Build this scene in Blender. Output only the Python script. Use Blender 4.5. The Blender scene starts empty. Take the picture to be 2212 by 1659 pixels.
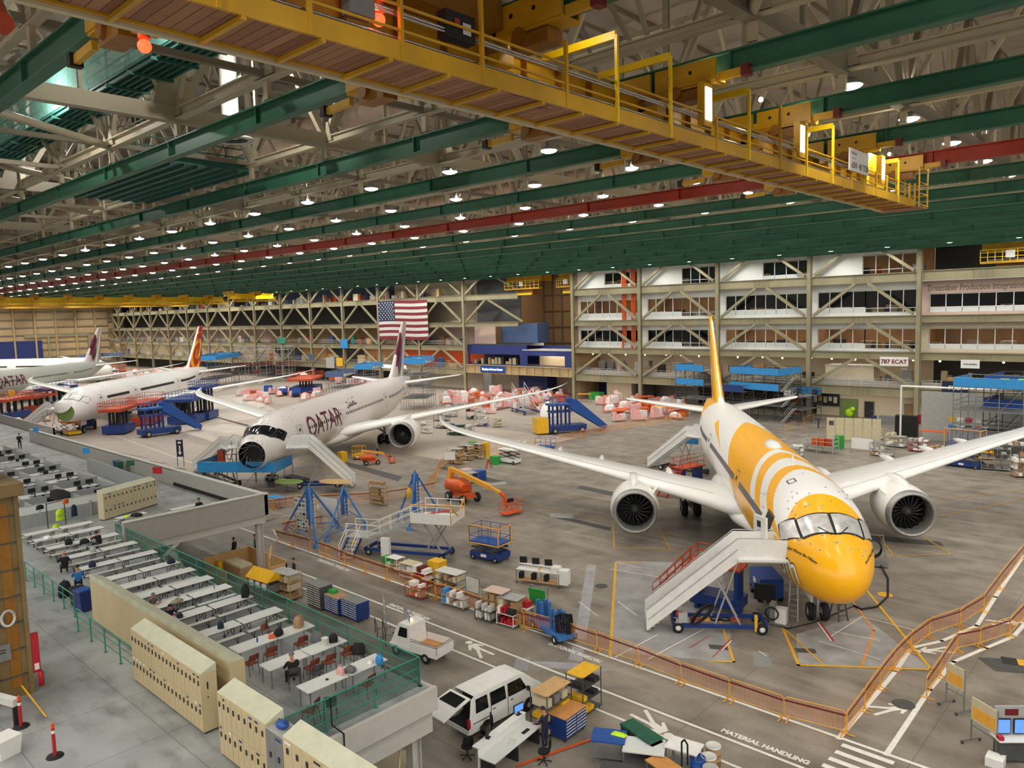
import bpy, bmesh, math, random
from mathutils import Vector as V, Matrix as M4
S = bpy.context.scene; COL = S.collection
PI = math.pi; R = math.radians
rnd = random.Random(7)
# ---------- camera (fitted to the photograph) ----------
FPX, PIT, ROL, YAW, CH = 1641.258, .0931660625, -.0268821806, .748766910, 17.9
_fw = V((-math.sin(YAW)*math.cos(PIT), math.cos(YAW)*math.cos(PIT), -math.sin(PIT)))
_r0 = V((math.cos(YAW), math.sin(YAW), 0)); _u0 = _r0.cross(_fw)
_R = _r0*math.cos(ROL)+_u0*math.sin(ROL); _U = -_r0*math.sin(ROL)+_u0*math.cos(ROL)
cam = bpy.data.cameras.new('camera'); camo = bpy.data.objects.new('camera', cam); COL.objects.link(camo)
cam.sensor_width = 36; cam.lens = 36*FPX/2212; cam.clip_end = 900; cam.clip_start = .3
camo.matrix_world = M4.Translation((0, 0, CH)) @ M4((_R, _U, -_fw)).transposed().to_4x4()
S.camera = camo
def _ray(x, y): return _fw+(x-1106)/FPX*_R-(y-829.5)/FPX*_U
def at(x, y, z=0.):            # ground (or height z) point seen at a photo pixel
    d = _ray(x, y); t = (z-CH)/d.z; return V((0, 0, CH))+d*t
def atY(x, y, Y): d = _ray(x, y); t = Y/d.y; return V((0, 0, CH))+d*t
def atX(x, y, X): d = _ray(x, y); t = X/d.x; return V((0, 0, CH))+d*t
# ---------- materials ----------
_mats = {}
def lin(c):
    if isinstance(c, str): c = [int(c[i:i+2], 16)/255 for i in (0, 2, 4)]
    return [((v+.055)/1.055)**2.4 if v > .04045 else v/12.92 for v in c]
def mat(name, col, rough=.55, metal=0., noise=.12, nscale=3., bump=0., emit=0., alpha=1., coat=0., spec=.5):
    if name in _mats: return _mats[name]
    m = bpy.data.materials.new(name); m.use_nodes = True; nt = m.node_tree; b = nt.nodes['Principled BSDF']
    c = lin(col)+[1]
    b.inputs['Base Color'].default_value = c; b.inputs['Roughness'].default_value = rough
    b.inputs['Metallic'].default_value = metal; b.inputs['Specular IOR Level'].default_value = spec
    if coat: b.inputs['Coat Weight'].default_value = coat; b.inputs['Coat Roughness'].default_value = .08
    if alpha < 1: b.inputs['Alpha'].default_value = alpha
    if emit:
        b.inputs['Emission Color'].default_value = c; b.inputs['Emission Strength'].default_value = emit
    if noise and not emit:
        tc = nt.nodes.new('ShaderNodeTexCoord'); n = nt.nodes.new('ShaderNodeTexNoise')
        n.inputs['Scale'].default_value = nscale; n.inputs['Detail'].default_value = 4
        nt.links.new(tc.outputs['Object'], n.inputs['Vector'])
        mr = nt.nodes.new('ShaderNodeMapRange'); mr.inputs[1].default_value = .3; mr.inputs[2].default_value = .7
        mr.inputs[3].default_value = 1-noise; mr.inputs[4].default_value = 1+noise*.6
        nt.links.new(n.outputs['Fac'], mr.inputs[0])
        mx = nt.nodes.new('ShaderNodeMix'); mx.data_type = 'RGBA'; mx.blend_type = 'MULTIPLY'; mx.inputs[0].default_value = 1
        mx.inputs[6].default_value = c; nt.links.new(mr.outputs[0], mx.inputs[7]); nt.links.new(mx.outputs[2], b.inputs['Base Color'])
        if bump:
            bp = nt.nodes.new('ShaderNodeBump'); bp.inputs['Strength'].default_value = bump
            nt.links.new(n.outputs['Fac'], bp.inputs['Height']); nt.links.new(bp.outputs[0], b.inputs['Normal'])
    _mats[name] = m; return m
class E:                       # tiny compiler: python arithmetic -> math nodes
    nt = None
    def __init__(s, v): s.v = v
    @staticmethod
    def op(k, *a, clamp=False):
        n = E.nt.nodes.new('ShaderNodeMath'); n.operation = k; n.use_clamp = clamp
        for i, x in enumerate(a):
            if isinstance(x, E): E.nt.links.new(x.v, n.inputs[i])
            else: n.inputs[i].default_value = x
        return E(n.outputs[0])
    def __add__(a, b): return E.op('ADD', a, b)
    __radd__ = __add__
    def __sub__(a, b): return E.op('SUBTRACT', a, b)
    def __rsub__(a, b): return E.op('SUBTRACT', b, a)
    def __mul__(a, b): return E.op('MULTIPLY', a, b)
    __rmul__ = __mul__
    def __truediv__(a, b): return E.op('DIVIDE', a, b)
    def __lt__(a, b): return E.op('LESS_THAN', a, b)
    def __gt__(a, b): return E.op('GREATER_THAN', a, b)
    def __and__(a, b): return E.op('MULTIPLY', a, b)
    def __or__(a, b): return E.op('MAXIMUM', a, b)
    def inv(a): return E.op('SUBTRACT', 1., a)
    def abs(a): return E.op('ABSOLUTE', a)
    def sqrt(a): return E.op('SQRT', a)
    def floor(a): return E.op('FLOOR', a)
    def frac(a): return E.op('FRACT', a)
    def sq(a): return a*a
def band(x, a, b): return (x > a) & (x < b)
def ell(x, y, cx, cy, a, b): return (((x-cx)/a).sq()+((y-cy)/b).sq()) < 1.
def mixc(f, a, b):             # a,b colour (hex/tuple) or socket E
    n = E.nt.nodes.new('ShaderNodeMix'); n.data_type = 'RGBA'
    E.nt.links.new(f.v, n.inputs[0])
    for i, x in ((6, a), (7, b)):
        if isinstance(x, E): E.nt.links.new(x.v, n.inputs[i])
        else: n.inputs[i].default_value = lin(x)+[1]
    return E(n.outputs[2])
def shader(name, fn, rough=.4, coat=0., metal=0.):  # fn(x,y,z, noise) -> colour socket
    m = bpy.data.materials.new(name); m.use_nodes = True; nt = m.node_tree; E.nt = nt
    tc = nt.nodes.new('ShaderNodeTexCoord'); sp = nt.nodes.new('ShaderNodeSeparateXYZ'); nt.links.new(tc.outputs['Object'], sp.inputs[0])
    def noise(scale, detail=5, dx=1, dy=1, dz=1, w=0.):
        mp = nt.nodes.new('ShaderNodeMapping'); mp.inputs['Scale'].default_value = (dx, dy, dz); mp.inputs['Location'].default_value = (w, w, 0)
        nt.links.new(tc.outputs['Object'], mp.inputs[0])
        n = nt.nodes.new('ShaderNodeTexNoise'); n.inputs['Scale'].default_value = scale; n.inputs['Detail'].default_value = detail
        nt.links.new(mp.outputs[0], n.inputs['Vector']); return E(n.outputs['Fac'])
    b = nt.nodes['Principled BSDF']; r = fn(E(sp.outputs[0]), E(sp.outputs[1]), E(sp.outputs[2]), noise)
    if isinstance(r, tuple): r, rg = r; nt.links.new(rg.v, b.inputs['Roughness'])
    else: b.inputs['Roughness'].default_value = rough
    nt.links.new(r.v, b.inputs['Base Color'])
    b.inputs['Metallic'].default_value = metal
    if coat: b.inputs['Coat Weight'].default_value = coat; b.inputs['Coat Roughness'].default_value = .06
    _mats[name] = m; return m
def MT(k):                      # palette lookup
    if k in _mats: return _mats[k]
    d = PAL[k]; return mat(k, *d[:1], **(d[1] if len(d) > 1 else {}))
PAL = {
 'white': ('E9E9E5', dict(rough=.35, noise=.05)), 'plane_white': ('F1F1EE', dict(rough=.22, noise=.03, nscale=.6, coat=.3)),
 'offwhite': ('CFCFC8', dict(rough=.5)), 'lightgrey': ('A9ABA8', dict(rough=.5)), 'grey': ('7C7D7B', dict(rough=.55)), 'dark': ('2A2A2B', dict(rough=.6)),
 'black': ('0F0F11', dict(rough=.6)), 'rubber': ('17171A', dict(rough=.8)), 'steel': ('9B9C9C', dict(rough=.35, metal=.7)),
 'chrome': ('C9C9C9', dict(rough=.18, metal=.9)), 'lip': ('A3A2A0', dict(rough=.34, metal=.55)), 'fan': ('3A3A3E', dict(rough=.3, metal=.6)), 'darkgrey': ('48494A', dict(rough=.55)),
 'green_rail': ('35674F', dict(rough=.5, noise=.16, nscale=.6, spec=.3)), 'red_rail': ('9A2A12', dict(rough=.45, spec=.3, noise=.15, nscale=.5)),
 'truss': ('A69C85', dict(rough=.6, noise=.12, nscale=.4)), 'trussdark': ('7E7565', dict(rough=.65, noise=.12, nscale=.4)),
 'chordbeige': ('B4A88F', dict(rough=.6, noise=.1, nscale=.4)), 'deckmat': ('958A7E', dict(rough=.8, noise=.12, nscale=.3)), 'duct': ('C2A793', dict(rough=.55)), 'catwalk': ('2C6258', dict(rough=.55)),
 'netgreen': ('6FA79B', dict(rough=.8, alpha=.45)), 'column': ('948D70', dict(rough=.6, noise=.12, nscale=.5)), 'column2': ('B49E75', dict(rough=.6, noise=.14, nscale=.6)),
 'crane': ('C9990E', dict(rough=.45, noise=.18, nscale=.8)), 'cranebright': ('F2CB12', dict(rough=.4, noise=.1)), 'cranedark': ('8F5F10', dict(rough=.5, noise=.2)),
 'wood': ('A66F4C', dict(rough=.7, noise=.2, nscale=2.)), 'ply': ('C9A36C', dict(rough=.6)), 'card': ('A98A66', dict(rough=.8)), 'oak': ('C98F4E', dict(rough=.5)),
 'beige': ('C9BE9E', dict(rough=.55, noise=.06)), 'locker': ('C7B58D', dict(rough=.5, noise=.05, nscale=1.2)), 'lockertop': ('C6C8AE', dict(rough=.5, noise=.12, nscale=1.5)),
 'cream': ('D9CBB4', dict(rough=.6, noise=.06)), 'pinkwall': ('D3B8AC', dict(rough=.7, noise=.05)), 'mezzgrey': ('A6A39D', dict(rough=.6, noise=.04)),
 'mezzwhite': ('C4C2BB', dict(rough=.6, noise=.05)), 'officewall': ('EFF1EE', dict(rough=.55, noise=.04)), 'navy': ('20306F', dict(rough=.5, noise=.05)), 'wallblue': ('4A6087', dict(rough=.6)),
 'blue': ('1D4F9C', dict(rough=.4)), 'blue2': ('17397C', dict(rough=.4, noise=.15)), 'skyblue': ('2F8FD3', dict(rough=.5, noise=.1)), 'tripod': ('3A6FB0', dict(rough=.4)),
 'orange': ('D85B1E', dict(rough=.4)), 'orange2': ('B8451C', dict(rough=.5, noise=.2)), 'red': ('B3202A', dict(rough=.45)), 'darkred': ('6B1518', dict(rough=.5)),
 'yellow': ('E8B41C', dict(rough=.45)), 'barricade': ('E8A83C', dict(rough=.45)), 'lime': ('C5F01E', dict(rough=.6)), 'greenbin': ('2F9A3E', dict(rough=.5)), 'darkgreen': ('1F5A44', dict(rough=.5)),
 'teal': ('2E8C77', dict(rough=.5)), 'mesh': ('1B5A4C', dict(rough=.8, alpha=.3)), 'tabletop': ('D6D9D6', dict(rough=.35, noise=.03)), 'skin': ('B98262', dict(rough=.6)), 'hair': ('1B1512', dict(rough=.7)),
 'cloth_black': ('17181B', dict(rough=.85)), 'cloth_blue': ('2C6FA8', dict(rough=.85)), 'cloth_grey': ('6A6C70', dict(rough=.85)), 'cloth_navy': ('1B2440', dict(rough=.85)), 'cloth_green': ('1F7A63', dict(rough=.85)), 'jeans': ('2A3550', dict(rough=.85)),
 'chair_brown': ('7A3A24', dict(rough=.5)), 'pink': ('E3A9A6', dict(rough=.7, noise=.15)), 'salmon': ('E58F74', dict(rough=.7, noise=.15)), 'film': ('E4DEDC', dict(rough=.35)), 'foil': ('CFCFCB', dict(rough=.25, metal=.35, noise=.25, nscale=2.5, bump=.5)),
 'glass': ('11161A', dict(rough=.08, noise=0)), 'paint_white': ('E4E2D8', dict(rough=.6, noise=.1, nscale=4.)), 'paint_yellow': ('D9A62C', dict(rough=.6, noise=.12, nscale=4.)), 'paint_orange': ('D9914E', dict(rough=.6, noise=.12)),
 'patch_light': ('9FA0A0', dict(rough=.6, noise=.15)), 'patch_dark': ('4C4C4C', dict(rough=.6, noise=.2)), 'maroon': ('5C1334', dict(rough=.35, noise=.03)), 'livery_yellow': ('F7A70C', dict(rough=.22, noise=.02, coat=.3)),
 'primer': ('7D9A57', dict(rough=.5)), 'cabgrey': ('9A9FA0', dict(rough=.6, noise=.04)), 'cabwhite': ('DDE3E2', dict(rough=.5, noise=.03)), 'burg': ('7B2032', dict(rough=.8)), 'flagblue': ('1C2749', dict(rough=.8)), 'silver': ('B7B9BA', dict(rough=.3, metal=.6)),
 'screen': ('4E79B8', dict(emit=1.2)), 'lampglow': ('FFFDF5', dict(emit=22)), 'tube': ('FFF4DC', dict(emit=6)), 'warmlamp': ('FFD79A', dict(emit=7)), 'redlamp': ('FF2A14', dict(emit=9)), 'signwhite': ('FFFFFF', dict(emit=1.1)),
}
# ---------- mesh builder ----------
class MB:
    def __init__(s): s.v = []; s.f = []; s.m = []; s.mats = []; s.cur = 0; s.sm = []
    def mt(s, k):
        k = MT(k) if isinstance(k, str) else k
        if k not in s.mats: s.mats.append(k)
        s.cur = s.mats.index(k); return s
    def add(s, vs, fs, smooth=False):
        o = len(s.v); s.v += [tuple(p) for p in vs]
        for f in fs: s.f.append(tuple(i+o for i in f)); s.m.append(s.cur); s.sm.append(smooth)
        return s
    def box(s, x0, x1, y0, y1, z0, z1):
        return s.add([(x, y, z) for z in (z0, z1) for y in (y0, y1) for x in (x0, x1)],
                     [(0, 2, 3, 1), (4, 5, 7, 6), (0, 1, 5, 4), (2, 6, 7, 3), (0, 4, 6, 2), (1, 3, 7, 5)])
    def cbox(s, c, sx, sy, sz, rz=0., rx=0., ry=0.):       # box by centre, size, rotation
        m = M4.Translation(c) @ M4.Rotation(rz, 4, 'Z') @ M4.Rotation(ry, 4, 'Y') @ M4.Rotation(rx, 4, 'X')
        return s.add([m @ V((x*sx/2, y*sy/2, z*sz/2)) for z in (-1, 1) for y in (-1, 1) for x in (-1, 1)],
                     [(0, 2, 3, 1), (4, 5, 7, 6), (0, 1, 5, 4), (2, 6, 7, 3), (0, 4, 6, 2), (1, 3, 7, 5)])
    def bar(s, p, q, w, h=None, up=(0, 0, 1)):            # rectangular bar p->q, w sideways, h along up
        p = V(p); q = V(q); h = w if h is None else h; d = (q-p)
        if d.length < 1e-6: return s
        d.normalize(); u = V(up); x = d.cross(u)
        if x.length < 1e-3: x = d.cross(V((1, 0, 0)))
        x.normalize(); u = x.cross(d); x = x*w/2; u = u*h/2
        return s.add([a+i*x+j*u for a in (p, q) for i, j in ((-1, -1), (1, -1), (1, 1), (-1, 1))],
                     [(0, 3, 2, 1), (4, 5, 6, 7), (0, 1, 5, 4), (1, 2, 6, 5), (2, 3, 7, 6), (3, 0, 4, 7)])
    def ibeam(s, p, q, w, h, t=.03, up=(0, 0, 1)):
        p = V(p); q = V(q); u = V(up)*(h/2-t/2)
        return s.bar(p+u, q+u, w, t, up).bar(p-u, q-u, w, t, up).bar(p, q, t, h-t, up)
    def tube(s, p, q, r, n=8, r2=None):
        p = V(p); q = V(q); d = q-p
        if d.length < 1e-6: return s
        d.normalize(); x = d.cross(V((0, 0, 1)))
        if x.length < 1e-3: x = V((1, 0, 0))
        x.normalize(); y = d.cross(x); r2 = r if r2 is None else r2
        vs = [c+(x*math.cos(a)+y*math.sin(a))*rr for c, rr in ((p, r), (q, r2)) for a in [2*PI*i/n for i in range(n)]]
        s.add(vs, [(i, (i+1) % n, n+(i+1) % n, n+i) for i in range(n)], True)
        return s.add(vs, [tuple(range(n-1, -1, -1)), tuple(range(n, 2*n))])
    def pipe(s, pts, r, n=6):
        for a, b in zip(pts, pts[1:]): s.tube(a, b, r, n)
        return s
    def prism(s, pts, a, b):   # pts: list of 3D points (planar), extruded by vector a->offset
        n = len(pts); a = V(a); b = V(b)
        vs = [V(p)+a for p in pts]+[V(p)+b for p in pts]
        return s.add(vs, [tuple(range(n-1, -1, -1)), tuple(range(n, 2*n))]+[(i, (i+1) % n, n+(i+1) % n, n+i) for i in range(n)])
    def ext(s, pts2, z0, z1): return s.prism([(x, y, 0) for x, y in pts2], (0, 0, z0), (0, 0, z1))
    def loft(s, rings, close=True, caps=True, smooth=True):
        n = len(rings[0]); o = [p for r in rings for p in r]; fs = []
        for k in range(len(rings)-1):
            for i in range(n if close else n-1):
                j = (i+1) % n; fs.append((k*n+i, k*n+j, (k+1)*n+j, (k+1)*n+i))
        s.add(o, fs, smooth)
        if caps: s.add(rings[0], [tuple(range(n-1, -1, -1))]).add(rings[-1], [tuple(range(n))])
        return s
    def lathe(s, prof, n=24, mtx=None, axis='Z'):   # prof: (r, h)
        mtx = mtx or M4.Identity(4); rings = []
        for r, h in prof:
            ring = []
            for i in range(n):
                a = 2*PI*i/n; c, d = r*math.cos(a), r*math.sin(a)
                ring.append(mtx @ V({'Z': (c, d, h), 'X': (h, c, d), 'Y': (c, h, d)}[axis]))
            rings.append(ring)
        return s.loft(rings, True, False)
    def disc(s, c, r, n=24, axis='Z', ry=None):
        ry = ry or r
        return s.add([V(c)+V({'Z': (r*math.cos(a), ry*math.sin(a), 0), 'X': (0, r*math.cos(a), ry*math.sin(a)), 'Y': (r*math.cos(a), 0, ry*math.sin(a))}[axis]) for a in [2*PI*i/n for i in range(n)]], [tuple(range(n))])
    def ball(s, c, r, n=10, sx=1, sy=1, sz=1):
        c = V(c); rings = [[c+V((r*sx*math.sin(t)*math.cos(a), r*sy*math.sin(t)*math.sin(a), -r*sz*math.cos(t))) for a in [2*PI*i/n for i in range(n)]] for t in [max(1e-3, min(PI-1e-3, PI*k/(n//2+1))) for k in range(n//2+2)]]
        return s.loft(rings, True, False)
    def quad(s, a, b, c, d): return s.add([a, b, c, d], [(0, 1, 2, 3)])
    def wheel(s, c, r, w, axis='Y', hub='lightgrey'):   # tyre + hub
        T = M4.Translation(c); s.mt('rubber'); b = w*.18
        s.lathe([(r*.55, -w/2), (r-b, -w/2), (r, -w/2+b), (r, w/2-b), (r-b, w/2), (r*.55, w/2)], 18, T, axis)
        s.mt(hub).lathe([(.01, -w/2+.02), (r*.2, -w/2+.01), (r*.56, -w/2+.03), (r*.56, w/2-.03), (r*.2, w/2-.01), (.01, w/2-.02)], 14, T, axis); return s
    def xf(s, m, i0=0):
        for i in range(i0, len(s.v)): s.v[i] = tuple(m @ V(s.v[i]))
        return s
    def build(s, name, parent=None, loc=None, rz=0., kind=None, label=None):
        me = bpy.data.meshes.new(name); me.from_pydata(s.v, [], s.f); 
        for m in s.mats: me.materials.append(m)
        me.polygons.foreach_set('material_index', s.m); me.polygons.foreach_set('use_smooth', s.sm); me.update()
        o = bpy.data.objects.new(name, me); COL.objects.link(o)
        if parent: o.parent = parent
        if loc is not None: o.location = loc
        o.rotation_euler.z = rz
        if kind: o['kind'] = kind
        if label: o['label'] = label
        return o
def tag(o, label, cat, group=None, kind=None):
    o['label'] = label; o['category'] = cat
    if group: o['group'] = group
    if kind: o['kind'] = kind
    return o
def empty(name, loc, rz, label, cat, group=None):
    o = bpy.data.objects.new(name, None); COL.objects.link(o); o.location = loc; o.rotation_euler.z = rz; o.empty_display_size = .1
    return tag(o, label, cat, group)
KIDS = {}
def dup(root, loc, rz=None, label=None, group=None, scale=None):
    if root.name not in KIDS:
        KIDS[root.name] = [(c, [(g, []) for g in COL.objects if g.parent == c]) for c in COL.objects if c.parent == root]
    r = root.copy(); COL.objects.link(r); r.location = loc
    if rz is not None: r.rotation_euler.z = rz
    if scale is not None: r.scale = (scale,)*3 if not isinstance(scale, tuple) else scale
    if label: r['label'] = label
    if group: r['group'] = group
    for c, gs in KIDS[root.name]:
        c2 = c.copy(); COL.objects.link(c2); c2.parent = r
        for g, _ in gs: g2 = g.copy(); COL.objects.link(g2); g2.parent = c2
    return r
def textmesh(txt, size, ext=.004, font_scale=1., bold=0., align='LEFT', shear=0.):
    cu = bpy.data.curves.new('t', 'FONT'); cu.body = txt; cu.size = size; cu.extrude = ext; cu.offset = bold; cu.align_x = align; cu.shear = shear; cu.resolution_u = 3
    o = bpy.data.objects.new('t', cu); COL.objects.link(o); dg = bpy.context.evaluated_depsgraph_get()
    me = bpy.data.meshes.new_from_object(o.evaluated_get(dg)); vs = [v.co.copy() for v in me.vertices]; fs = [tuple(p.vertices) for p in me.polygons]
    bpy.data.objects.remove(o); bpy.data.curves.remove(cu); bpy.data.meshes.remove(me); return vs, fs
def text(name, txt, size, mtl, mtx, parent=None, bold=0., align='LEFT', ext=.004, sx=1., shear=0., label=None):
    vs, fs = textmesh(txt, size, ext, bold=bold, align=align, shear=shear); b = MB().mt(mtl); b.add([mtx @ V((v.x*sx, v.y, v.z)) for v in vs], fs); return b.build(name, parent, label=label)
def frame(o, x, y): # matrix with origin o, x axis, y axis (text runs along x, up along y)
    x = V(x).normalized(); y = V(y).normalized(); z = x.cross(y)
    return M4.Translation(o) @ M4((x, y, z)).transposed().to_4x4()
# ---------- world & render look ----------
S.view_settings.view_transform = 'Standard'; S.view_settings.look = 'None'; S.view_settings.gamma = 1; S.view_settings.exposure = 0.17
S.view_settings.use_curve_mapping = False
w = bpy.data.worlds.new('world'); S.world = w; w.use_nodes = True
w.node_tree.nodes['Background'].inputs[0].default_value = (1., .95, .88, 1); w.node_tree.nodes['Background'].inputs[1].default_value = .5
G = 8.03                      # roof module
YF = 121.5                    # plane of the office front
WIN = [0]; TR = [0]
def struct(name, mb, parent=None): return mb.build(name, parent, kind=None if parent else 'structure')
def sempty(name):
    o = bpy.data.objects.new(name, None); COL.objects.link(o); o['kind'] = 'structure'; return o
# ---------- hangar floor ----------
def floorcol(x, y, z, noise):
    n1 = noise(.055, 6); n2 = noise(.5, 8, w=31.); n3 = noise(.9, 5, .12, 1, 1, w=9.); n4 = noise(6., 4, w=3.)
    f1 = E.op('MULTIPLY', n1-.36, 3., clamp=True); f2 = E.op('MULTIPLY', n2-.4, 3.2, clamp=True); f3 = E.op('MULTIPLY', n3-.5, 5., clamp=True)
    c = mixc(f1, '948C80', '736C62'); c = mixc(f2*.7, c, '575149'); c = mixc(f3*.5, c, 'ABA498')
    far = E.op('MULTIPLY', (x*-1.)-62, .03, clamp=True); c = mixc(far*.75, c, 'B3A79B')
    gx = ((x/G).frac()-.5).abs() > .4975; gy = ((y/G+.5).frac()-.5).abs() > .4975
    c = mixc((gx | gy)*.55, c, '4B463F'); c = mixc((n4 > .66)*.25, c, '4B463F')
    return c, E.op('MULTIPLY', n2, .25)+.3
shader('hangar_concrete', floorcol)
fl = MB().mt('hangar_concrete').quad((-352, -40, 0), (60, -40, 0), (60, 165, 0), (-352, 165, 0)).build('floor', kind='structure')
def mezcol(x, y, z, noise):
    n1 = noise(.35, 6); n2 = noise(1.6, 8, .4, 1, 1, w=5.); n3 = noise(.8, 6, 1, .15, 1, w=15.)
    c = mixc(E.op('MULTIPLY', n1-.35, 3., clamp=True), 'ACB1B0', '858988'); c = mixc(E.op('MULTIPLY', n2-.5, 4., clamp=True)*.6, c, '4C4E4E')
    c = mixc(E.op('MULTIPLY', n3-.52, 5., clamp=True)*.5, c, 'A5AAA8')
    g = ((x/3.6).frac()-.5).abs() > .496; h = ((y/3.6+.3).frac()-.5).abs() > .496
    return mixc((g | h)*.6, c, '454745'), E.op('MULTIPLY', n1, .3)+.22
shader('mezzanine_concrete', mezcol)
# painted lines: strips a few mm above the concrete
LZ = [.006]
def strip(pts, w, mtl, name='painted_line', z=None):
    b = MB().mt(mtl); LZ[0] += .0004; zz = z or LZ[0]
    for p, q in zip(pts, pts[1:]):
        p = V((p[0], p[1], 0)); q = V((q[0], q[1], 0)); d = (q-p).normalized(); n = V((-d.y, d.x, 0))*w/2; e = d*w/2
        b.quad(*[V((k.x, k.y, zz)) for k in (p-n-e, q-n+e, q+n+e, p+n-e)])
    return b.build(name, fl)
def poly(pts, mtl, name='concrete_patch'):
    LZ[0] += .0004; return MB().mt(mtl).add([(p[0], p[1], LZ[0]) for p in pts], [tuple(range(len(pts)))]).build(name, fl)
def pxl(*p): return [at(a, b) for a, b in p]
poly(pxl((415, 862), (520, 850), (640, 905), (560, 955), (503, 968), (350, 920)), mat('epoxy_pale', 'C9C0B4', rough=.45, noise=.1, nscale=.4), 'pale_floor_paint')
poly([(-66, 62), (-128, 62), (-128, 84), (-66, 84)], mat('epoxy_pale2', 'B4A99B', rough=.45, noise=.12, nscale=.4), 'pale_floor_paint')
poly(pxl((1330, 1212), (1560, 1216), (1585, 1430), (1322, 1410)), mat('patch_a', '9A9997', rough=.5, noise=.3, nscale=.7))
poly(pxl((1720, 1370), (1862, 1330), (2012, 1445), (1725, 1437)), mat('patch_b', 'A09F9D', rough=.5, noise=.3, nscale=.8))
poly(pxl((1268, 1220), (1288, 1222), (1266, 1382), (1240, 1380)), mat('patch_c', 'A3A2A6', rough=.5, noise=.2, nscale=1.))
poly(pxl((1150, 1428), (1240, 1432), (1325, 1448), (1290, 1452), (1150, 1440)), 'patch_c')
poly(pxl((1228, 1425), (1236, 1396), (1262, 1402), (1258, 1430)), 'patch_c')
poly(pxl((1116, 1422), (1146, 1420), (1140, 1450), (1108, 1448)), mat('floor_plate', 'AEB3B4', rough=.3, metal=.5, noise=.1), 'steel_floor_plate')
poly(pxl((1624, 1407), (1658, 1410), (1672, 1443), (1632, 1440)), 'floor_plate', 'steel_floor_plate')
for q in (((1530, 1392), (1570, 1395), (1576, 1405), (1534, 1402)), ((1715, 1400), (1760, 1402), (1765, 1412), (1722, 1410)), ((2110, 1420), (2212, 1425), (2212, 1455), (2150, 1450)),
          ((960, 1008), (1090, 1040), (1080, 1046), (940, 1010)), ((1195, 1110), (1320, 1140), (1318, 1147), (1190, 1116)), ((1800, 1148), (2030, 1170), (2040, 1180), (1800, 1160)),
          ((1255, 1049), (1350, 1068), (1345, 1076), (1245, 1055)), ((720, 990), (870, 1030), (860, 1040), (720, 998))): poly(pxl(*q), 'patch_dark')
poly(pxl((1055, 1044), (1090, 1040), (1095, 1046), (1062, 1050)), 'patch_light'); poly(pxl((1185, 1108), (1240, 1110), (1235, 1120), (1190, 1118)), 'patch_light')
Yl = at(900, 1274).y; Yb = at(1460, 1553).y; Yc = at(1351, 1558).y
strip([(-160, Yl), (-2, Yl)], .17, 'paint_white'); strip([(-49, Yb), (-2, Yb)], .15, 'paint_white'); strip([(-49, Yc), (-2, Yc)], .15, 'paint_white')
def ln(w, m, *p): return strip(pxl(*p), w, m)
ln(.22, 'paint_white', (1812, 1595), (1935, 1450), (1968, 1400), (2035, 1385), (2110, 1352), (2150, 1290), (2212, 1200))
ln(.22, 'paint_white', (1915, 1630), (2008, 1490), (2060, 1430), (2130, 1400), (2190, 1375), (2212, 1350))
for i in range(6):
    a = at(1818+8-i*14, 1612+i*14.5); x0, y0 = a.x, a.y; d = V((1, 0)); strip([(x0, y0), (x0+1.7, y0)], .28, 'paint_white', 'crosswalk_stripe')
ln(.16, 'paint_yellow', (1330, 1216), (1318, 1418)); ln(.12, 'paint_yellow', (1332, 1215), (1400, 1216)); ln(.14, 'paint_yellow', (1555, 1336), (1585, 1430), (1535, 1429))
ln(.16, 'paint_yellow', (1690, 1356), (1725, 1437), (2012, 1447), (1866, 1268)); ln(.12, 'paint_orange', (1843, 1301), (1888, 1363), (1862, 1438)); ln(.1, 'paint_yellow', (1690, 1355), (1778, 1436))
ln(.09, 'paint_yellow', (1324, 1130), (1327, 1184), (1448, 1186), (1424, 1145)); ln(.09, 'paint_yellow', (1900, 1160), (1930, 1200), (2056, 1199), (1995, 1160))
ln(.08, 'paint_yellow', (2020, 1082), (2212, 1058)); ln(.08, 'paint_yellow', (2028, 1116), (2212, 1078)); ln(.08, 'paint_yellow', (1075, 1054), (1322, 1082)); ln(.08, 'paint_yellow', (1050, 1072), (1325, 1127)); ln(.08, 'paint_yellow', (1000, 1062), (1075, 1054))
ln(.06, 'paint_yellow', (1427, 1150), (1480, 1160)); ln(.06, 'paint_white', (1290, 1330), (1250, 1300)); ln(.06, 'paint_orange', (860, 1000), (874, 985)); ln(.06, 'paint_orange', (1018, 990), (1030, 985), (1003, 1005))
for a in (((1862, 1333), (1795, 1375)), ((1862, 1333), (1975, 1362)), ((1800, 1365), (1900, 1384)), ((1770, 1386), (1900, 1425)), ((1330, 1420), (1420, 1372)), ((1400, 1425), (1520, 1360)), ((1335, 1300), (1375, 1330)), ((1500, 1260), (1320, 1230)), ((1640, 1408), (1655, 1418)), ((1560, 1405), (1580, 1385)), ((1385, 1228), (1335, 1216))): ln(.07, 'paint_white', *a)
ln(.1, mat('paint_red', 'C0392E', noise=.1), (1772, 1346), (1800, 1385)); ln(.1, 'paint_white', (1767, 1346), (1795, 1385)); ln(.05, 'paint_red', (1490, 1400), (1530, 1375)); ln(.05, 'paint_red', (1540, 1420), (1580, 1380))
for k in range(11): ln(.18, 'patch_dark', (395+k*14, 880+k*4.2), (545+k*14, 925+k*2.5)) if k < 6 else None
for k in range(4): ln(.12, 'patch_dark', (150, 958+k*11), (320+k*40, 990+k*12))
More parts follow.
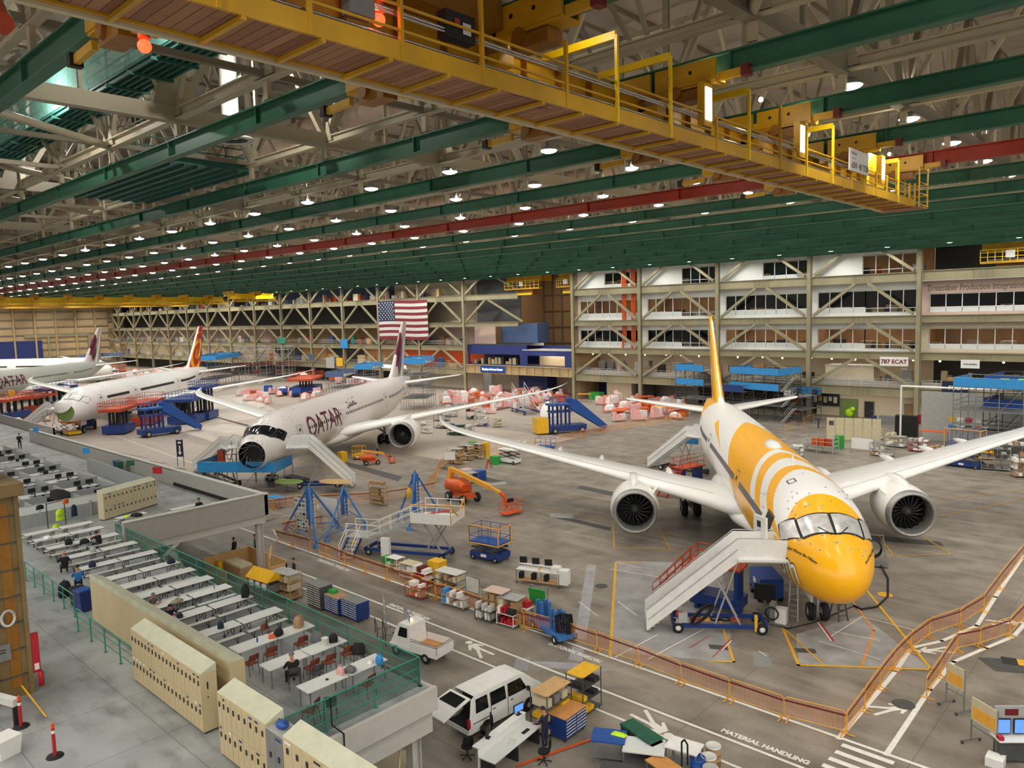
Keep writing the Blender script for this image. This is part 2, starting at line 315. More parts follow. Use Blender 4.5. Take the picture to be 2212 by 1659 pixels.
ln(.15, 'paint_orange', (155, 948), (640, 899)); ln(.15, 'paint_white', (210, 928), (470, 1020)); ln(.1, 'paint_white', (1190, 921), (1060, 905)); ln(.1, 'paint_white', (2110, 1005), (2212, 1012)); ln(.1, 'paint_white', (2110, 1016), (2212, 1026)); ln(.1, 'paint_white', (1620, 962), (1700, 948)); ln(.1, 'paint_white', (1905, 925), (1945, 938))
ln(.1, 'paint_white', (600, 1120), (515, 1141), (640, 1110)); ln(.1, 'paint_white', (590, 1145), (600, 1165))
strip([(at(1300, 1590).x, at(1300, 1590).y), (at(1120, 1655).x, at(1120, 1655).y)], .16, 'orange', 'hazard_tape')
MB().mt('patch_dark').disc((0, 0, .02), .48, 20).build('manhole_cover', fl, at(1952, 1522)); MB().mt('patch_dark').disc((0, 0, .02), .4, 20).build('manhole_cover', fl, at(1299, 1266)); MB().mt('paint_yellow').disc((0, 0, .02), .45, 20).build('painted_disc', fl, at(1912, 1285))
b = MB().mt('dark').cbox((0, 0, .02), 1.1, .8, .01, .3).mt('paint_yellow').cbox((.35, .1, .028), .5, .75, .006, .3); b.build('floor_sign', fl, at(2192, 1430))
def walker(px, py, rz, s=1.):     # painted pedestrian symbol
    b = MB().mt('paint_white'); z = .012; b.disc((0, 1.12, z), .2, 16)
    for pts in (((-.2, .86), (.2, .86), (.19, .1), (-.13, .1)), ((-.2, .86), (-.46, .3), (-.35, .25), (-.08, .62)), ((.2, .86), (.48, .38), (.4, .3), (.1, .62)), ((-.13, .14), (.06, .14), (-.3, -.85), (-.46, -.82)), ((.02, .14), (.19, .14), (.42, -.85), (.26, -.88))):
        z += .0004; b.add([(x, y, z) for x, y in pts], [(3, 2, 1, 0) if False else (0, 1, 2, 3)])
    for i in range(len(b.v)): v = b.v[i]; b.v[i] = (v[0]*s, v[1]*s, v[2])
    b.build('pedestrian_symbol', fl, at(px, py), rz)
walker(1918, 1532, R(-40), 1.); walker(1036, 1405, R(75), 1.05); walker(1405, 1560, R(-110), 1.1); walker(2023, 1405, R(135), .9); walker(2167, 1345, R(-50), .9)
def ftext(t, px, py, size, ang, bold=.02, sx=1.): return text('painted_lettering', t, size, 'paint_white', M4.Translation(at(px, py)+V((0, 0, .015))) @ M4.Rotation(ang, 4, 'Z'), fl, bold=bold, ext=0, sx=sx)
ftext('MATERIAL HANDLING', 1556, 1580, .4, 0., sx=.93); ftext('MATERIAL HANDLING', 1302, 1428, .42, PI, sx=.82); ftext('MATERIAL HANDLING', 932, 1337, .42, PI, sx=.9)
ftext('MATERIAL HANDLING', 760, 1232, .5, PI, sx=.8)
# ---------- mezzanine slab, seen from above ----------
ZM = 4.2
mz = sempty('trim_1')
b = MB().mt('mezzanine_concrete')
b.box(-92, -20.6, -8, 17.35, ZM-.25, ZM).box(-92, -49.3, 17.35, 26.8, ZM-.25, ZM).box(-20.6, -2, -8, 10.9, ZM-.25, ZM)
b.build('slab', mz)
b = MB().mt('mezzwhite'); b.box(-20.62, -20.45, 10.9, 17.53, ZM-.75, ZM+.12).box(-49.3, -20.63, 17.36, 17.5, ZM-.74, ZM+.11); b.cbox((-21.2, 14.2, ZM-1.25), .9, 6.6, .9)
b.box(-92, -20.6, 8.5, 9, 2.8, 3.95).box(-92, -49.3, 26.2, 26.7, 3.45, 4.0).box(-49.7, -49.28, 17.3, 26.8, 3.5, 4.05)
for x in range(-88, -50, 8): b.box(x, x+.25, 17.3, 26.7, 3.5, 3.95)
b.build('fascia_beam', mz)
for x, y in ((-49.55, 26.4), (-49.55, 18.2), (-21.3, 17.0), (-35.5, 17.0), (-63.5, 26.4), (-77.5, 26.4), (-21.3, 12.4)):
    MB().mt('mezzwhite').ibeam((x, y, 0), (x, y, ZM-.3), .38, .42, .04, (0, 1, 0)).build('column', mz)
MB().mt('truss').tube((-47, 19.2, 3.6), (-42.5, 19.4, .1), .22, 12).build('raking_strut', mz); MB().mt('mezzwhite').tube((-49.5, 18.4, 1.9), (-49.4, 20.6, 3.5), .15, 10).build('raking_strut', mz)
# ---------- office front at the back of the hall ----------
wb = sempty('wall_back')
def XK(k): return -95.6+15.93*k
BEAMS = [(3.9, 5.3), (9.5, 10.6), (14.95, 16.0), (20.95, 22.3)]
for k in range(-16, 8):
    if k in (-1,): continue
    x = XK(k); c = 'column'; b = MB().mt(c); h = 27.5
    b.ibeam((x, YF, 0), (x, YF, h), .62, .7, .07, (0, 1, 0)).mt('trussdark').box(x+.42, x+.5, YF-.46, YF-.4, 0, h)
    b.build('steel_column', wb)
for k in range(-16, 7):
    if k in (-2, -1): continue
    x0, x1 = XK(k)+.4, XK(k+1)-.4; xm = (x0+x1)/2
    for j, (a, c) in enumerate(BEAMS):
        if k >= 4 and j == 3: a, c = 20.95, 22.4
        b = MB().mt('column'); b.ibeam((x0, YF, (a+c)/2), (x1, YF, (a+c)/2), .5, c-a, .08)
        b.mt('trussdark')
        for q in (-1.2, -.4, .4, 1.2): b.box(xm+q, xm+q+.06, YF-.28, YF-.2, a+.1, c-.1)
        b.build('floor_beam', wb)
    if k >= 4: continue
    b = MB().mt('column')
    for j in range(4):
        z0 = BEAMS[j][1]+.1; z1 = BEAMS[j+1][0] if j < 3 else 26.6; e = .9 if j < 3 else 1.6
        b.bar((x0+.3, YF-.15, z0+.1), (xm-e, YF-.15, z1), .42, .42).bar((x1-.3, YF-.15, z0+.1), (xm+e, YF-.15, z1), .42, .42)
    b.build('diagonal_brace', wb)
# storey slabs behind the frame
for k in range(-16, 7):
    if k in (-2, -1): continue
    b = MB().mt('trussdark')
    for a, c in BEAMS: b.box(XK(k), XK(k+1), YF+.3, YF+9, c-.35, c)
    b.build('floor_slab', wb)
rw = random.Random(3)
# white office walls with window bands (bays 0..3, then 4..6)
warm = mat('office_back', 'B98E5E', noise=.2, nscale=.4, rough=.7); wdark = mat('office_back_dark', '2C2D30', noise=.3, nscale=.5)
gl_d = mat('window_glass', '0E1418', rough=.06, noise=0, alpha=.28)
def window(x0, x1, z0, z1, n, y, panel=0., dark=False, low=False):
    WIN[0] += 1; o = sempty('window_%d' % WIN[0]); o.location = (x0, y, z0); w_, h = x1-x0, z1-z0; b = MB().mt('officewall')
    for i in range(n+1): b.box(w_*i/n-.05, w_*i/n+.05, -.1, .06, 0, h)
    for z in (0, h): b.box(0, w_, -.1, .06, z-.05, z+.05)
    if low: b.box(0, w_, -.1, .06, .6, .67)
    b.build('window_frame', o); MB().mt('window_glass').box(0, w_, .0, .02, 0, h).build('glass', o)
    if panel: 
        b = MB().mt('cabwhite')
        for i in range(n): b.box(w_*i/n+.04, w_*(i+1)/n-.04, -.06, .03, -panel, -.05)
        b.build('spandrel_panel', o)
def holewall(x0, x1, z0, z1, holes, y, mtl='officewall', t=.25, name='office_wall', par=wb):
    b = MB().mt(mtl); holes = sorted(holes); cx = x0
    for hx0, hx1, hz0, hz1 in holes:
        b.box(cx, hx0, y, y+t, z0, z1); b.box(hx0, hx1, y, y+t, z0, hz0); b.box(hx0, hx1, y, y+t, hz1, z1); cx = hx1
    b.box(cx, x1, y, y+t, z0, z1); return b.build(name, par)
YW = YF+1.3
wins = {0: [(1, 9.5, 24.9, 7)], }
for k in range(4):
    a, c = XK(k), XK(k+1)
    # storey 2 and 3
    for (z0, z1, wz0, wz1, pn) in ((10.6, 15.3, 11.75, 14.0, .75), (16.0, 21.3, 17.3, 19.8, .8)):
        hx0, hx1 = a+.9, c-.7; holewall(a, c, z0, z1, [(hx0, hx1, wz0-pn, wz1)], YW)
        if k in (1, 3):
            hm = hx0+(hx1-hx0)*.5; window(hx0, hm, wz0, wz1, 4, YW+.1, pn); window(hm, hx1, wz0-pn, wz1, 4, YW+.1, 0, low=True)
        else: window(hx0, hx1, wz0, wz1, 8, YW+.1, pn)
    z0, z1 = 22.3, 27.5
    hx = {0: (a+7, c-1), 1: (a+8.2, c-.6), 2: (a+7.6, c-.4), 3: (a+7.6, c-.8)}[k]; hz = (22.9, 25.1)
    holewall(a, c, z0, z1, [(hx[0], hx[1], hz[0]-.6, hz[1])], YW)
    if k in (1, 3): window(hx[0], hx[1], hz[0]-.6, hz[1], 4, YW+.1, 0, low=True)
    else: window(hx[0], hx[1], hz[0], hz[1], 4, YW+.1, .6)
# rooms behind the glass
def room(x0, x1, z0, z1, back, lights=3, desks=6, y=YW+.4, d=6.5):
    MB().mt(back).box(x0, x1, y+d, y+d+.1, z0, z1).box(x0-.05, x0, y, y+d, z0, z1).build('room_wall', wb)
    MB().mt('offwhite').box(x0, x1, y, y+d, z1-.1, z1).build('room_ceiling', wb)
    b = MB()
    for i in range(desks):
        xx = x0+(i+.5+rw.uniform(-.2, .2))*(x1-x0)/desks; b.mt(rw.choice(['beige', 'cream', 'grey', 'ply', 'dark'])).box(xx-.9, xx+.7, y+1.2+rw.random()*2, y+1.4+rw.random()*2+1, z0, z0+rw.uniform(1., 1.7))
        b.mt(rw.choice(['dark', 'white', 'orange2', 'blue2'])).box(xx-.3, xx+.2, y+.6, y+.9, z0, z0+rw.uniform(.9, 1.3))
    b.build('office_desk_row', wb)
    if lights:
        b = MB().mt('tube')
        for i in range(lights): xx = x0+(i+.5)*(x1-x0)/lights; b.box(xx-1.1, xx+1.1, y+2.2, y+2.4, z1-.22, z1-.12)
        b.build('ceiling_tube', wb)
        l = bpy.data.lights.new('office_light', 'AREA'); l.energy = 300*lights/3; l.color = (1, .82, .6); l.shape = 'RECTANGLE'; l.size = (x1-x0)*.8; l.size_y = .8
        lo = bpy.data.objects.new('office_light', l); COL.objects.link(lo); lo.location = ((x0+x1)/2, y+2.6, z1-.25); lo.parent = wb
for k in range(4):
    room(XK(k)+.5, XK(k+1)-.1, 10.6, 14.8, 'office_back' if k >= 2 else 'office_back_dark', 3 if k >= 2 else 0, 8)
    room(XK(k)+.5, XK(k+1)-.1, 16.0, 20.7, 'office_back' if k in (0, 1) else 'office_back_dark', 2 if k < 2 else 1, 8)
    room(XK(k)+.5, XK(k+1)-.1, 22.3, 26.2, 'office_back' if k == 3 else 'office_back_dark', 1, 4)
# right-hand bays
for k in (4, 5, 6):
    a, c = XK(k), XK(k+1)
    holewall(a, c, 16.0, 20.9, [(a+1.1, c-.4, 16.4, 19.0)], YW, 'pinkwall'); window(a+1.1, c-.4, 17.1, 19.0, 7, YW+.1, .7)
    holewall(a, c, 10.6, 15.2, [(a+1.1, c-.4, 11.1, 14.0)], YW, 'cream'); window(a+1.1, c-.4, 11.75, 14.0, 7, YW+.1, .7)
    room(a+.5, c-.1, 10.6, 14.8, 'office_back', 2, 7); room(a+.5, c-.1, 16., 20., 'office_back_dark', 0, 7)
    MB().mt('dark').box(a, c, YF+8, YF+8.3, 22.3, 28).build('room_wall', wb)
    MB().mt('steel').tube((a+8, YF+2, 23.2), (c, YF+2, 23.3), .28, 10).build('duct_pipe', wb)
vs = text('sign_lettering', 'Dreamliner Production Integration', 1.25, mat('letter_tan', '8A7C72', rough=.3, metal=.3), frame((XK(4)+.75, YW-.02, 19.45), (1, 0, 0), (0, 0, 1)), wb, bold=.02, ext=.03, sx=.67)
# gallery storey (5.3..9.5) : floor, balustrade, clutter and back wall; ground storey walls
for k in range(0, 7):
    a, c = XK(k), XK(k+1)
    MB().mt('cream' if k < 4 else 'dark').box(a, c, YF+8.6, YF+8.9, 5.3, 9.6).build('room_wall', wb)
    b = MB().mt('offwhite')
    for z in (5.65, 6.05, 6.45): b.box(a+.5, c-.4, YF+.28, YF+.33, z, z+.05)
    for i in range(9): x = a+.5+(c-a-.9)*i/8; b.box(x, x+.06, YF+.28, YF+.34, 5.3, 6.5)
    b.mt('mezzgrey').box(a+.4, c-.4, YF+.36, YF+.38, 5.3, 6.2); b.build('gallery_balustrade', wb)
    b = MB()
    for i in range(14):
        x = a+.7+rw.random()*13.6; y = YF+1.5+rw.random()*5.5; h = rw.uniform(.8, 2.6); w_ = rw.uniform(.3, 1.8)
        b.mt(rw.choice(['beige', 'offwhite', 'grey', 'ply', 'dark', 'lightgrey', 'card', 'pinkwall', 'steel'])).box(x, x+w_, y, y+.8, 5.3, 5.3+h)
    b.build('stored_goods', wb)['kind'] = 'stuff'
    b = MB().mt('warmlamp')
    for i in range(4): b.ball((a+2+i*4, YF+3+rw.random()*3, 9.1), .16, 8)
    b.build('gallery_lamp', wb)
    l = bpy.data.lights.new('gallery_light', 'AREA'); l.energy = 140; l.color = (1, .84, .66); l.shape = 'RECTANGLE'; l.size = 12; l.size_y = 4
    lo = bpy.data.objects.new('gallery_light', l); COL.objects.link(lo); lo.location = ((a+c)/2, YF+4, 9.3); lo.parent = wb
# bay 3: wide low cabin on the gallery (787 ECAT)
MB().mt('cream').box(XK(3)+2.2, XK(3)+9.5, YF+1.2, YF+4, 5.3, 8.2).mt('offwhite').box(XK(3)+2.1, XK(3)+11, YF+1.1, YF+4.5, 8.2, 8.35).build('office_cabin', wb)
# ground storey
gw = {0: 'navy', 1: 'dark', 2: 'dark', 3: 'cream', 4: 'cream', 5: 'cream', 6: 'cream'}
for k in range(0, 7):
    a, c = XK(k), XK(k+1); MB().mt(gw[k]).box(a, c, YF+3.5 if k >= 3 else YF+8, YF+3.7 if k >= 3 else YF+8.2, 0, 3.9).build('ground_wall', wb)
    l = bpy.data.lights.new('ground_light', 'AREA'); l.energy = 70; l.color = (1, .88, .7); l.shape = 'RECTANGLE'; l.size = 11; l.size_y = 2
    lo = bpy.data.objects.new('ground_light', l); COL.objects.link(lo); lo.location = ((a+c)/2, YF+1.8, 3.7); lo.parent = wb
# ---------- left half: open steel bays with rooms behind ----------
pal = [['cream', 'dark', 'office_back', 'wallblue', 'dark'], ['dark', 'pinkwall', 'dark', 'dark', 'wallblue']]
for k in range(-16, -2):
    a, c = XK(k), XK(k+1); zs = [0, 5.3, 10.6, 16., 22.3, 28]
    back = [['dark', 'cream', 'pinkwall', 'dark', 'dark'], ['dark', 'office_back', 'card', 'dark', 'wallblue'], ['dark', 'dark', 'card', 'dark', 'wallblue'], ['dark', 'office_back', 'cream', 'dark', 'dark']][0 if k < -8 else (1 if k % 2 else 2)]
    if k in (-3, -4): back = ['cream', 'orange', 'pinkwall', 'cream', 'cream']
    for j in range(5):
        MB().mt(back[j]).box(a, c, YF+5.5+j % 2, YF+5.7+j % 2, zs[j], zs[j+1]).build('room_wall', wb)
    b = MB()
    for j in (1, 2, 4):
        for i in range(7):
            x = a+.7+rw.random()*13.6; y = YF+1.2+rw.random()*3; h = rw.uniform(.6, 2.3)
            b.mt(rw.choice(['beige', 'offwhite', 'grey', 'ply', 'wallblue', 'card', 'pinkwall', 'orange2', 'teal' if j == 2 else 'cream'])).box(x, x+rw.uniform(.4, 2.6), y, y+1, zs[j], zs[j]+h)
    b.build('stored_goods', wb)['kind'] = 'stuff'
    b = MB().mt('offwhite')
    for j in (1, 2):
        for z in (.4, .8, 1.15): b.box(a+.5, c-.4, YF+.28, YF+.33, zs[j]+z, zs[j]+z+.06)
    b.build('gallery_balustrade', wb)
    if k >= -99:
        l = bpy.data.lights.new('gallery_light', 'AREA'); l.energy = 200; l.color = (1, .84, .66); l.shape = 'RECTANGLE'; l.size = 12; l.size_y = 3  # added area fill with no lamp behind it, brightens the left bays
        lo = bpy.data.objects.new('gallery_light', l); COL.objects.link(lo); lo.location = ((a+c)/2, YF+3, 9.3); lo.parent = wb
# recess between k=-2 and 0 : deep bay with panelled wall
a, c = XK(-2), XK(0)
b = MB().mt('card').box(a, c+2, 150, 150.3, 0, 30)
for i in range(12): b.mt('trussdark').box(a+i*3, a+i*3+.3, 149.6, 150, 0, 30)
for z in range(2, 28, 4): b.mt('trussdark').box(a, c, 149.7, 150, z, z+.25)
b.mt('card').box(a-.3, a, YF+6, 150, 10, 30).box(c, c+.3, YF+.5, 150, 0, 28); b.build('recess_wall', wb)
MB().mt('darkgrey').box(XK(-2)+.4, XK(-1)-2, YF+4, YF+4.3, 16, 27).build('recess_wall', wb)
MB().mt('wallblue').box(XK(-2)+7, XK(-1)+2, YF+5, YF+9, 11.2, 15.5).build('recess_wall', wb)
MB().mt('pinkwall').box(XK(-2)+.3, XK(-2)+7, YF+3, YF+3.2, 11, 15.4).build('recess_wall', wb)
b = MB().mt('column')
for z0, z1 in ((16, 20.95), (22.3, 27)): b.bar((a+.5, YF, z0), (a+7, YF, z1), .42).bar((XK(-1)-.5, YF+3, z0), (a+8, YF, z1), .42)
b.ibeam((a, YF, 15.5), (XK(-1), YF+1, 15.5), .5, 1., .08).ibeam((a, YF, 21.6), (XK(-1), YF+1, 21.6), .5, 1.2, .08).build('diagonal_brace', wb)
# blue service block on a plate girder, spanning the recess
b = MB().mt('column2').ibeam((a+.4, YF-.2, 5.45), (c-.4, YF-.2, 5.45), .7, 1.9, .1)
for i in range(14): x = a+1+i*2.27; b.box(x, x+.1, YF-.5, YF-.2, 4.6, 6.3)
b.box(a+.3, c, YF, YF+9, 6., 6.3); b.build('plate_girder', wb)
holewall(a+.4, a+18.5, 6.4, 10.9, [(a+.8, a+16.5, 6.6, 8.8)], YF+.6, 'navy', name='service_block_wall'); holewall(a+17.5, c-.4, 6.4, 9.8, [(a+18.8, c-2.6, 6.6, 8.7)], YF+.3, 'navy', name='service_block_wall')
MB().mt('navy').box(a+.4, c-.4, YF+6, YF+6.2, 6.4, 10.6).mt('offwhite').box(a+17.5, c-.4, YF+.3, YF+6, 9.8, 9.95).mt('darkgrey').box(a+.4, a+18.5, YF+.6, YF+6, 10.85, 10.95).build('service_block_roof', wb)
MB().mt('tube').box(a+20, c-4, YF+3, YF+3.3, 9.4, 9.5).build('ceiling_tube', wb); MB().mt('cream').box(a+18.8, c-2.7, YF+4.5, YF+4.6, 6.4, 9.6).build('room_wall', wb)
b = MB()
for i in range(14): x = a+1+i*1.1; b.mt(rw.choice(['dark', 'beige', 'black', 'ply', 'grey'])).box(x, x+rw.uniform(.4, 1), YF+2, YF+3, 6.4, 6.4+rw.uniform(.6, 2.))
b.build('office_desk_row', wb)
l = bpy.data.lights.new('office_light', 'AREA'); l.energy = 200; l.color = (1, .9, .75); l.size = 6; lo = bpy.data.objects.new('office_light', l); COL.objects.link(lo); lo.location = (c-8, YF+3, 9.3); lo.parent = wb
b = MB().mt('cream').box(a, c, YF+8.5, YF+8.7, 0, 6).mt('navy').box(a+12, a+20.5, YF+5, YF+8, 0, 4.4); b.build('ground_wall', wb)
# far left end wall (panelled hangar door)
wl = sempty('wall_left'); X0 = -347
b = MB().mt('column2')
for i in range(20): y = -10+i*7.4; b.box(X0, X0+1., y, y+.6, 0, 28)
b.build('door_post', wl)
pm = mat('door_panel', 'BFA67E', rough=.6, noise=.16, nscale=.12)
b = MB().mt('door_panel').box(X0-.3, X0, -20, YF+30, 0, 30); b.build('door_leaf', wl)
b = MB().mt('trussdark')
for z in range(2, 28, 3): b.box(X0, X0+.5, -20, YF, z, z+.45)
b.build('door_rail', wl)
MB().mt('navy').box(X0, X0+.7, 60, 96, 0, 12).build('blue_door', wl); MB().mt('column').box(X0, X0+.9, 90, 113, 13.2, 14.2).box(X0, X0+.9, 98, 98.7, 0, 13.2).box(X0, X0+.9, 113, 114, 0, 14).build('door_frame', wl)
# ---------- roof ----------
ce = sempty('ceiling')
b = MB().mt('deckmat'); 
b.box(-352, 60, -45, 165, 35.2, 35.4); b.build('roof_deck', ce)
b = MB().mt('trussdark')
for i in range(0, 100): x = -350+i*4.1; b.box(x, x+.14, -40, 160, 34.9, 35.2)
b.build('purlin', ce)['kind'] = 'stuff'
ZB, ZT = 27.35, 34.3; XN = [-11.4-G*j+G*4 for j in range(0, 44)]
def near(k): return True
for k in range(0, 17):           # trusses along the rails
    y = G*k; b = MB().mt('truss'); c = .42 if k % 2 == 0 else .34
    b.mt('chordbeige').ibeam((58, y, ZB), (-347, y, ZB), c, c*1.2, .06).mt('truss'); b.bar((58, y, ZT), (-347, y, ZT), .3, .3)
    for j, x in enumerate(XN):
        b.ibeam((x, y, ZB), (x, y, ZT), .26, .26, .04, (0, 1, 0)) if j < 16 else b.bar((x, y, ZB), (x, y, ZT), .24)
        b.bar((x, y, ZB), (x-G/2, y, ZT), .2).bar((x, y, ZB), (x+G/2, y, ZT), .2)
        if j < 24: b.prism([(x-.7, 0, ZB-.1), (x+.7, 0, ZB-.1), (x+.45, 0, ZB+.9), (x-.45, 0, ZB+.9)], (0, y-.16, 0), (0, y+.16, 0))
    b.build('long_truss', ce)
    b = MB().mt('chordbeige')
    for j, x in enumerate(XN):
        if j < 30: b.bar((x, y, ZB), (x, y, 26.4), .2, .3)
    b.build('rail_hanger', ce)
for j, x in enumerate(XN):
    heavy = j % 3 == 1; b = MB().mt('truss' if j % 2 else 'trussdark'); c = .5 if heavy else .24
    b.bar((x, -40, ZB), (x, 135, ZB), c, c*1.4 if heavy else c); b.bar((x, -40, ZT), (x, 135, ZT), .26)
    for k in range(-4, 17):
        y = G*k; b.bar((x, y, ZB), (x, y+G/2, ZT), .18 if not heavy else .3).bar((x, y+G, ZB), (x, y+G/2, ZT), .18 if not heavy else .3)
        if heavy and j < 18: b.bar((x, y+G/2, ZB), (x, y+G/2, ZT), .16)
        if heavy and k % 2 == 0 and j < 14: b.prism([(0, y-1.3, ZB-.2), (0, y+1.3, ZB-.2), (0, y+.7, ZB+1.6), (0, y-.7, ZB+1.6)], (x-.2, 0, 0), (x+.2, 0, 0))
    b.build('cross_truss', ce)
for j in range(0, 16): # horizontal wind braces in the bottom plane, round pipes
    x = XN[j*2]; MB().mt('truss').tube((x, -8+8*(j % 3), ZB-.1), (x-2*G, 8+8*(j % 3)+8, ZB-.1), .2, 8).build('wind_brace', ce)
for yy in (28, 60, 92): MB().mt('duct').tube((-36, yy+4, 31.5), (-330, yy+4, 31.5), .9, 14).build('air_duct', ce)
# ---------- crane runway beams ----------
pos = {1: 'nearest, crossing the top left corner', 2: 'second from the top left', 3: 'third from the top left', 4: 'fourth from the top left', 5: 'fifth, the last above the red one', 7: 'first beyond the red one', 8: 'second beyond the red one'}
for k in range(1, 16):
    y = G*k; red = k == 6; b = MB().mt("red_rail" if red else "green_rail"); h = .78
    zt = 26.28; b.ibeam((57, 0, zt-h/2), (-345, 0, zt-h/2), .42, h, .06)
    for j in range(0, 40): x = 20-j*8.03; b.box(x, x+.05, -.19, .19, zt-h+.06, zt-.06)
    o = b.build('runway_beam', None, (0, y, 0))
    if red: lab = 'brick red crane runway beam crossing the hall under the roof, the only red one'
    elif k in pos: lab = 'green steel crane runway beam, '+pos[k]
    else: lab = 'one of the green runway beams packed close together under the far roof'
    tag(o, lab, 'runway beam', 'green runway beams far' if not red and k not in pos else None)
b = MB().mt('mesh'); MB().mt('green_rail').box(-345, 57, 120.7, 121.0, 25.6, 27.9).build('trim_2', kind='structure')
# ---------- high-bay lamps ----------
lab = 'round high-bay lamp glowing white, hung beside the runway beams'
def lampproto():
    e = empty('high_bay_lamp', (0, 0, 0), 0, lab, 'lamp', 'high-bay lamps under the roof')
    MB().mt('silver').lathe([(.05, .55), (.12, .5), (.17, .3), (.34, .1), (.48, 0)], 16).build('reflector', e)
    MB().mt('lampglow').lathe([(.001, -.14), (.24, -.12), (.4, -.06), (.47, .0)], 16).build('lens', e)
    MB().mt('offwhite').tube((0, 0, .5), (0, 0, 1.4), .03, 6).build('hanger', e); return e
lp = None; ld = bpy.data.lights.new('bay_light', 'SPOT'); ld.energy = 1000; ld.spot_size = R(168); ld.spot_blend = .6; ld.shadow_soft_size = .33; ld.color = (1., .96, .9)
lf = bpy.data.lights.new('bay_light_far', 'SPOT'); lf.energy = 5200; lf.spot_size = R(168); lf.spot_blend = .6; lf.shadow_soft_size = .5; lf.color = (1., .96, .9)
ud = bpy.data.lights.new('roof_fill', 'POINT'); ud.energy = 230; ud.shadow_soft_size = .5; ud.color = (1., .92, .8)  # added fill above the lamps, no fixture of its own, brightens trusses and rails
ld2 = ld.copy(); ld2.energy = 900
def bl(x, y, data):
    if (int(round(x/G))+int(round(y/G))) % 2 == 0 and data is ld: u = bpy.data.objects.new('roof_fill', ud); COL.objects.link(u); u.location = (x, y, 28.6)
    o = bpy.data.objects.new('bay_light', data); COL.objects.link(o); o.location = (x, y, 26.6)
    return o
n = 0
for k in range(4, 15):
    for j in range(0, 27):
        x, y = -11.4-G*j, G*k+.9
        if lp is None: lp = lampproto(); lp.location = (x, y, 26.75); o = lp
        else: o = dup(lp, (x, y, 26.75))
        if j < 12: bl(x, y, ld).parent = None
        elif j % 2 == 0 and k % 2 == 0: bl(x, y, lf)
sb = MB()
for k in range(4, 15, 1):
    for j in range(27, 41):
        x, y = -11.4-G*j, G*k+.9; sb.mt('lampglow').disc((x, y, 26.65), .38, 10)
        if j % 2 == 0 and k % 2 == 0: bl(x, y, lf)
for j in range(-1, 30):
    sb.mt('lampglow').disc((-11.4-G*j, 118.6, 25.9), .32, 10); sb.mt('silver').lathe([(.33, 25.9), (.1, 26.3)], 10, M4.Translation((-11.4-G*j, 118.6, 0)))
    o = bpy.data.objects.new('bay_light', ld2); COL.objects.link(o); o.location = (-11.4-G*j, 118.6, 25.8)
tag(sb.build('distant_lamps'), 'farthest ceiling lamps, tiny glowing dots under the far roof', 'lamps', None, 'stuff')
for k in range(-3, 15):
    for j in range(-6, 12):
        if k >= 4 and j >= 0: continue
        if k in (1, 2, 3) and j >= 0: continue
        if k < 1 or j < 0: bl(-11.4-G*j, G*k+.9, ld)
for x, y, en in ((-112, 138, 1500), (-16, 126, 260), (0, 126, 260)):  # added area fills without fixtures, brighten the recess and the right top bays
    l = bpy.data.lights.new('recess_fill', 'AREA'); l.energy = en; l.color = (1, .86, .68); l.shape = 'RECTANGLE'; l.size = 20; l.size_y = 3; lo = bpy.data.objects.new('recess_fill', l); COL.objects.link(lo); lo.location = (x, y, 27.2); lo.parent = wb
# ---------- airliners ----------
def th_of(y, z, zc=4.87): return E.op('ARCTAN2', y.abs()/2.885, (z-zc)/2.98)*57.2958
def pw(a, e): return E.op('POWER', a, e)
def scootcol(x, y, z, noise):
    d = 18.5-x; t = th_of(y, z); Y, W = 'FFB800', 'F1F1EE'
    def bd(d0, c, tn, e): return d0-c*pw(t/tn, e)
    A, B, C, D, Ee, F = bd(9.6, 3.6, 60., 1.5), bd(10.8, 4., 65., 2.), bd(13.2, 5.3, 72., 1.5), bd(15.1, 5.5, 71., 1.5), bd(16.4, 4.8, 68., 1.3), bd(29.4, 8.2, 69., 1.1)
    f = ((d > A) & (d < B)) | ((d > C) & (d < D)) | ((d > Ee) & (d < F))
    tc = 67.-(d-25.4)*3.1; hw = (d-25.4)*.62; f = f | (((t-tc).abs() < hw) & band(d, 25.4, 34.5))
    f = f | (d < (5.1-pw(t/62., 2.)*1.1)) & (d < 5.2) | ((t > 84.) & (d < 16.) & (z > 2.6)) | ((d > 45.) & (t < 70.))
    return mixc(f, W, Y)
shader('yellow_band_skin', scootcol, rough=.3, coat=.12)
def fusering(st):
    return st
def stations(L):
    nose = [(0, .02, 3.97, 3.93), (.05, .36, 4.28, 3.58), (.14, .6, 4.52, 3.32), (.4, .98, 4.9, 2.98), (.9, 1.4, 5.33, 2.66), (1.6, 1.78, 5.79, 2.42), (2.5, 2.12, 6.29, 2.23), (3.5, 2.39, 6.78, 2.09), (4.6, 2.58, 7.24, 2.03), (6, 2.76, 7.6, 1.94), (8, 2.87, 7.8, 1.9), (10.5, 2.885, 7.85, 1.89)]
    tail = [(20, 2.885, 7.85, 1.89), (17, 2.76, 7.84, 2.12), (13, 2.42, 7.77, 2.8), (9, 1.86, 7.62, 3.7), (5, 1.15, 7.38, 4.85), (2, .55, 7.08, 5.75), (.6, .3, 6.9, 6.2), (0, .12, 6.75, 6.4)]
    return nose+[(L-a, b, c, e) for a, b, c, e in tail]
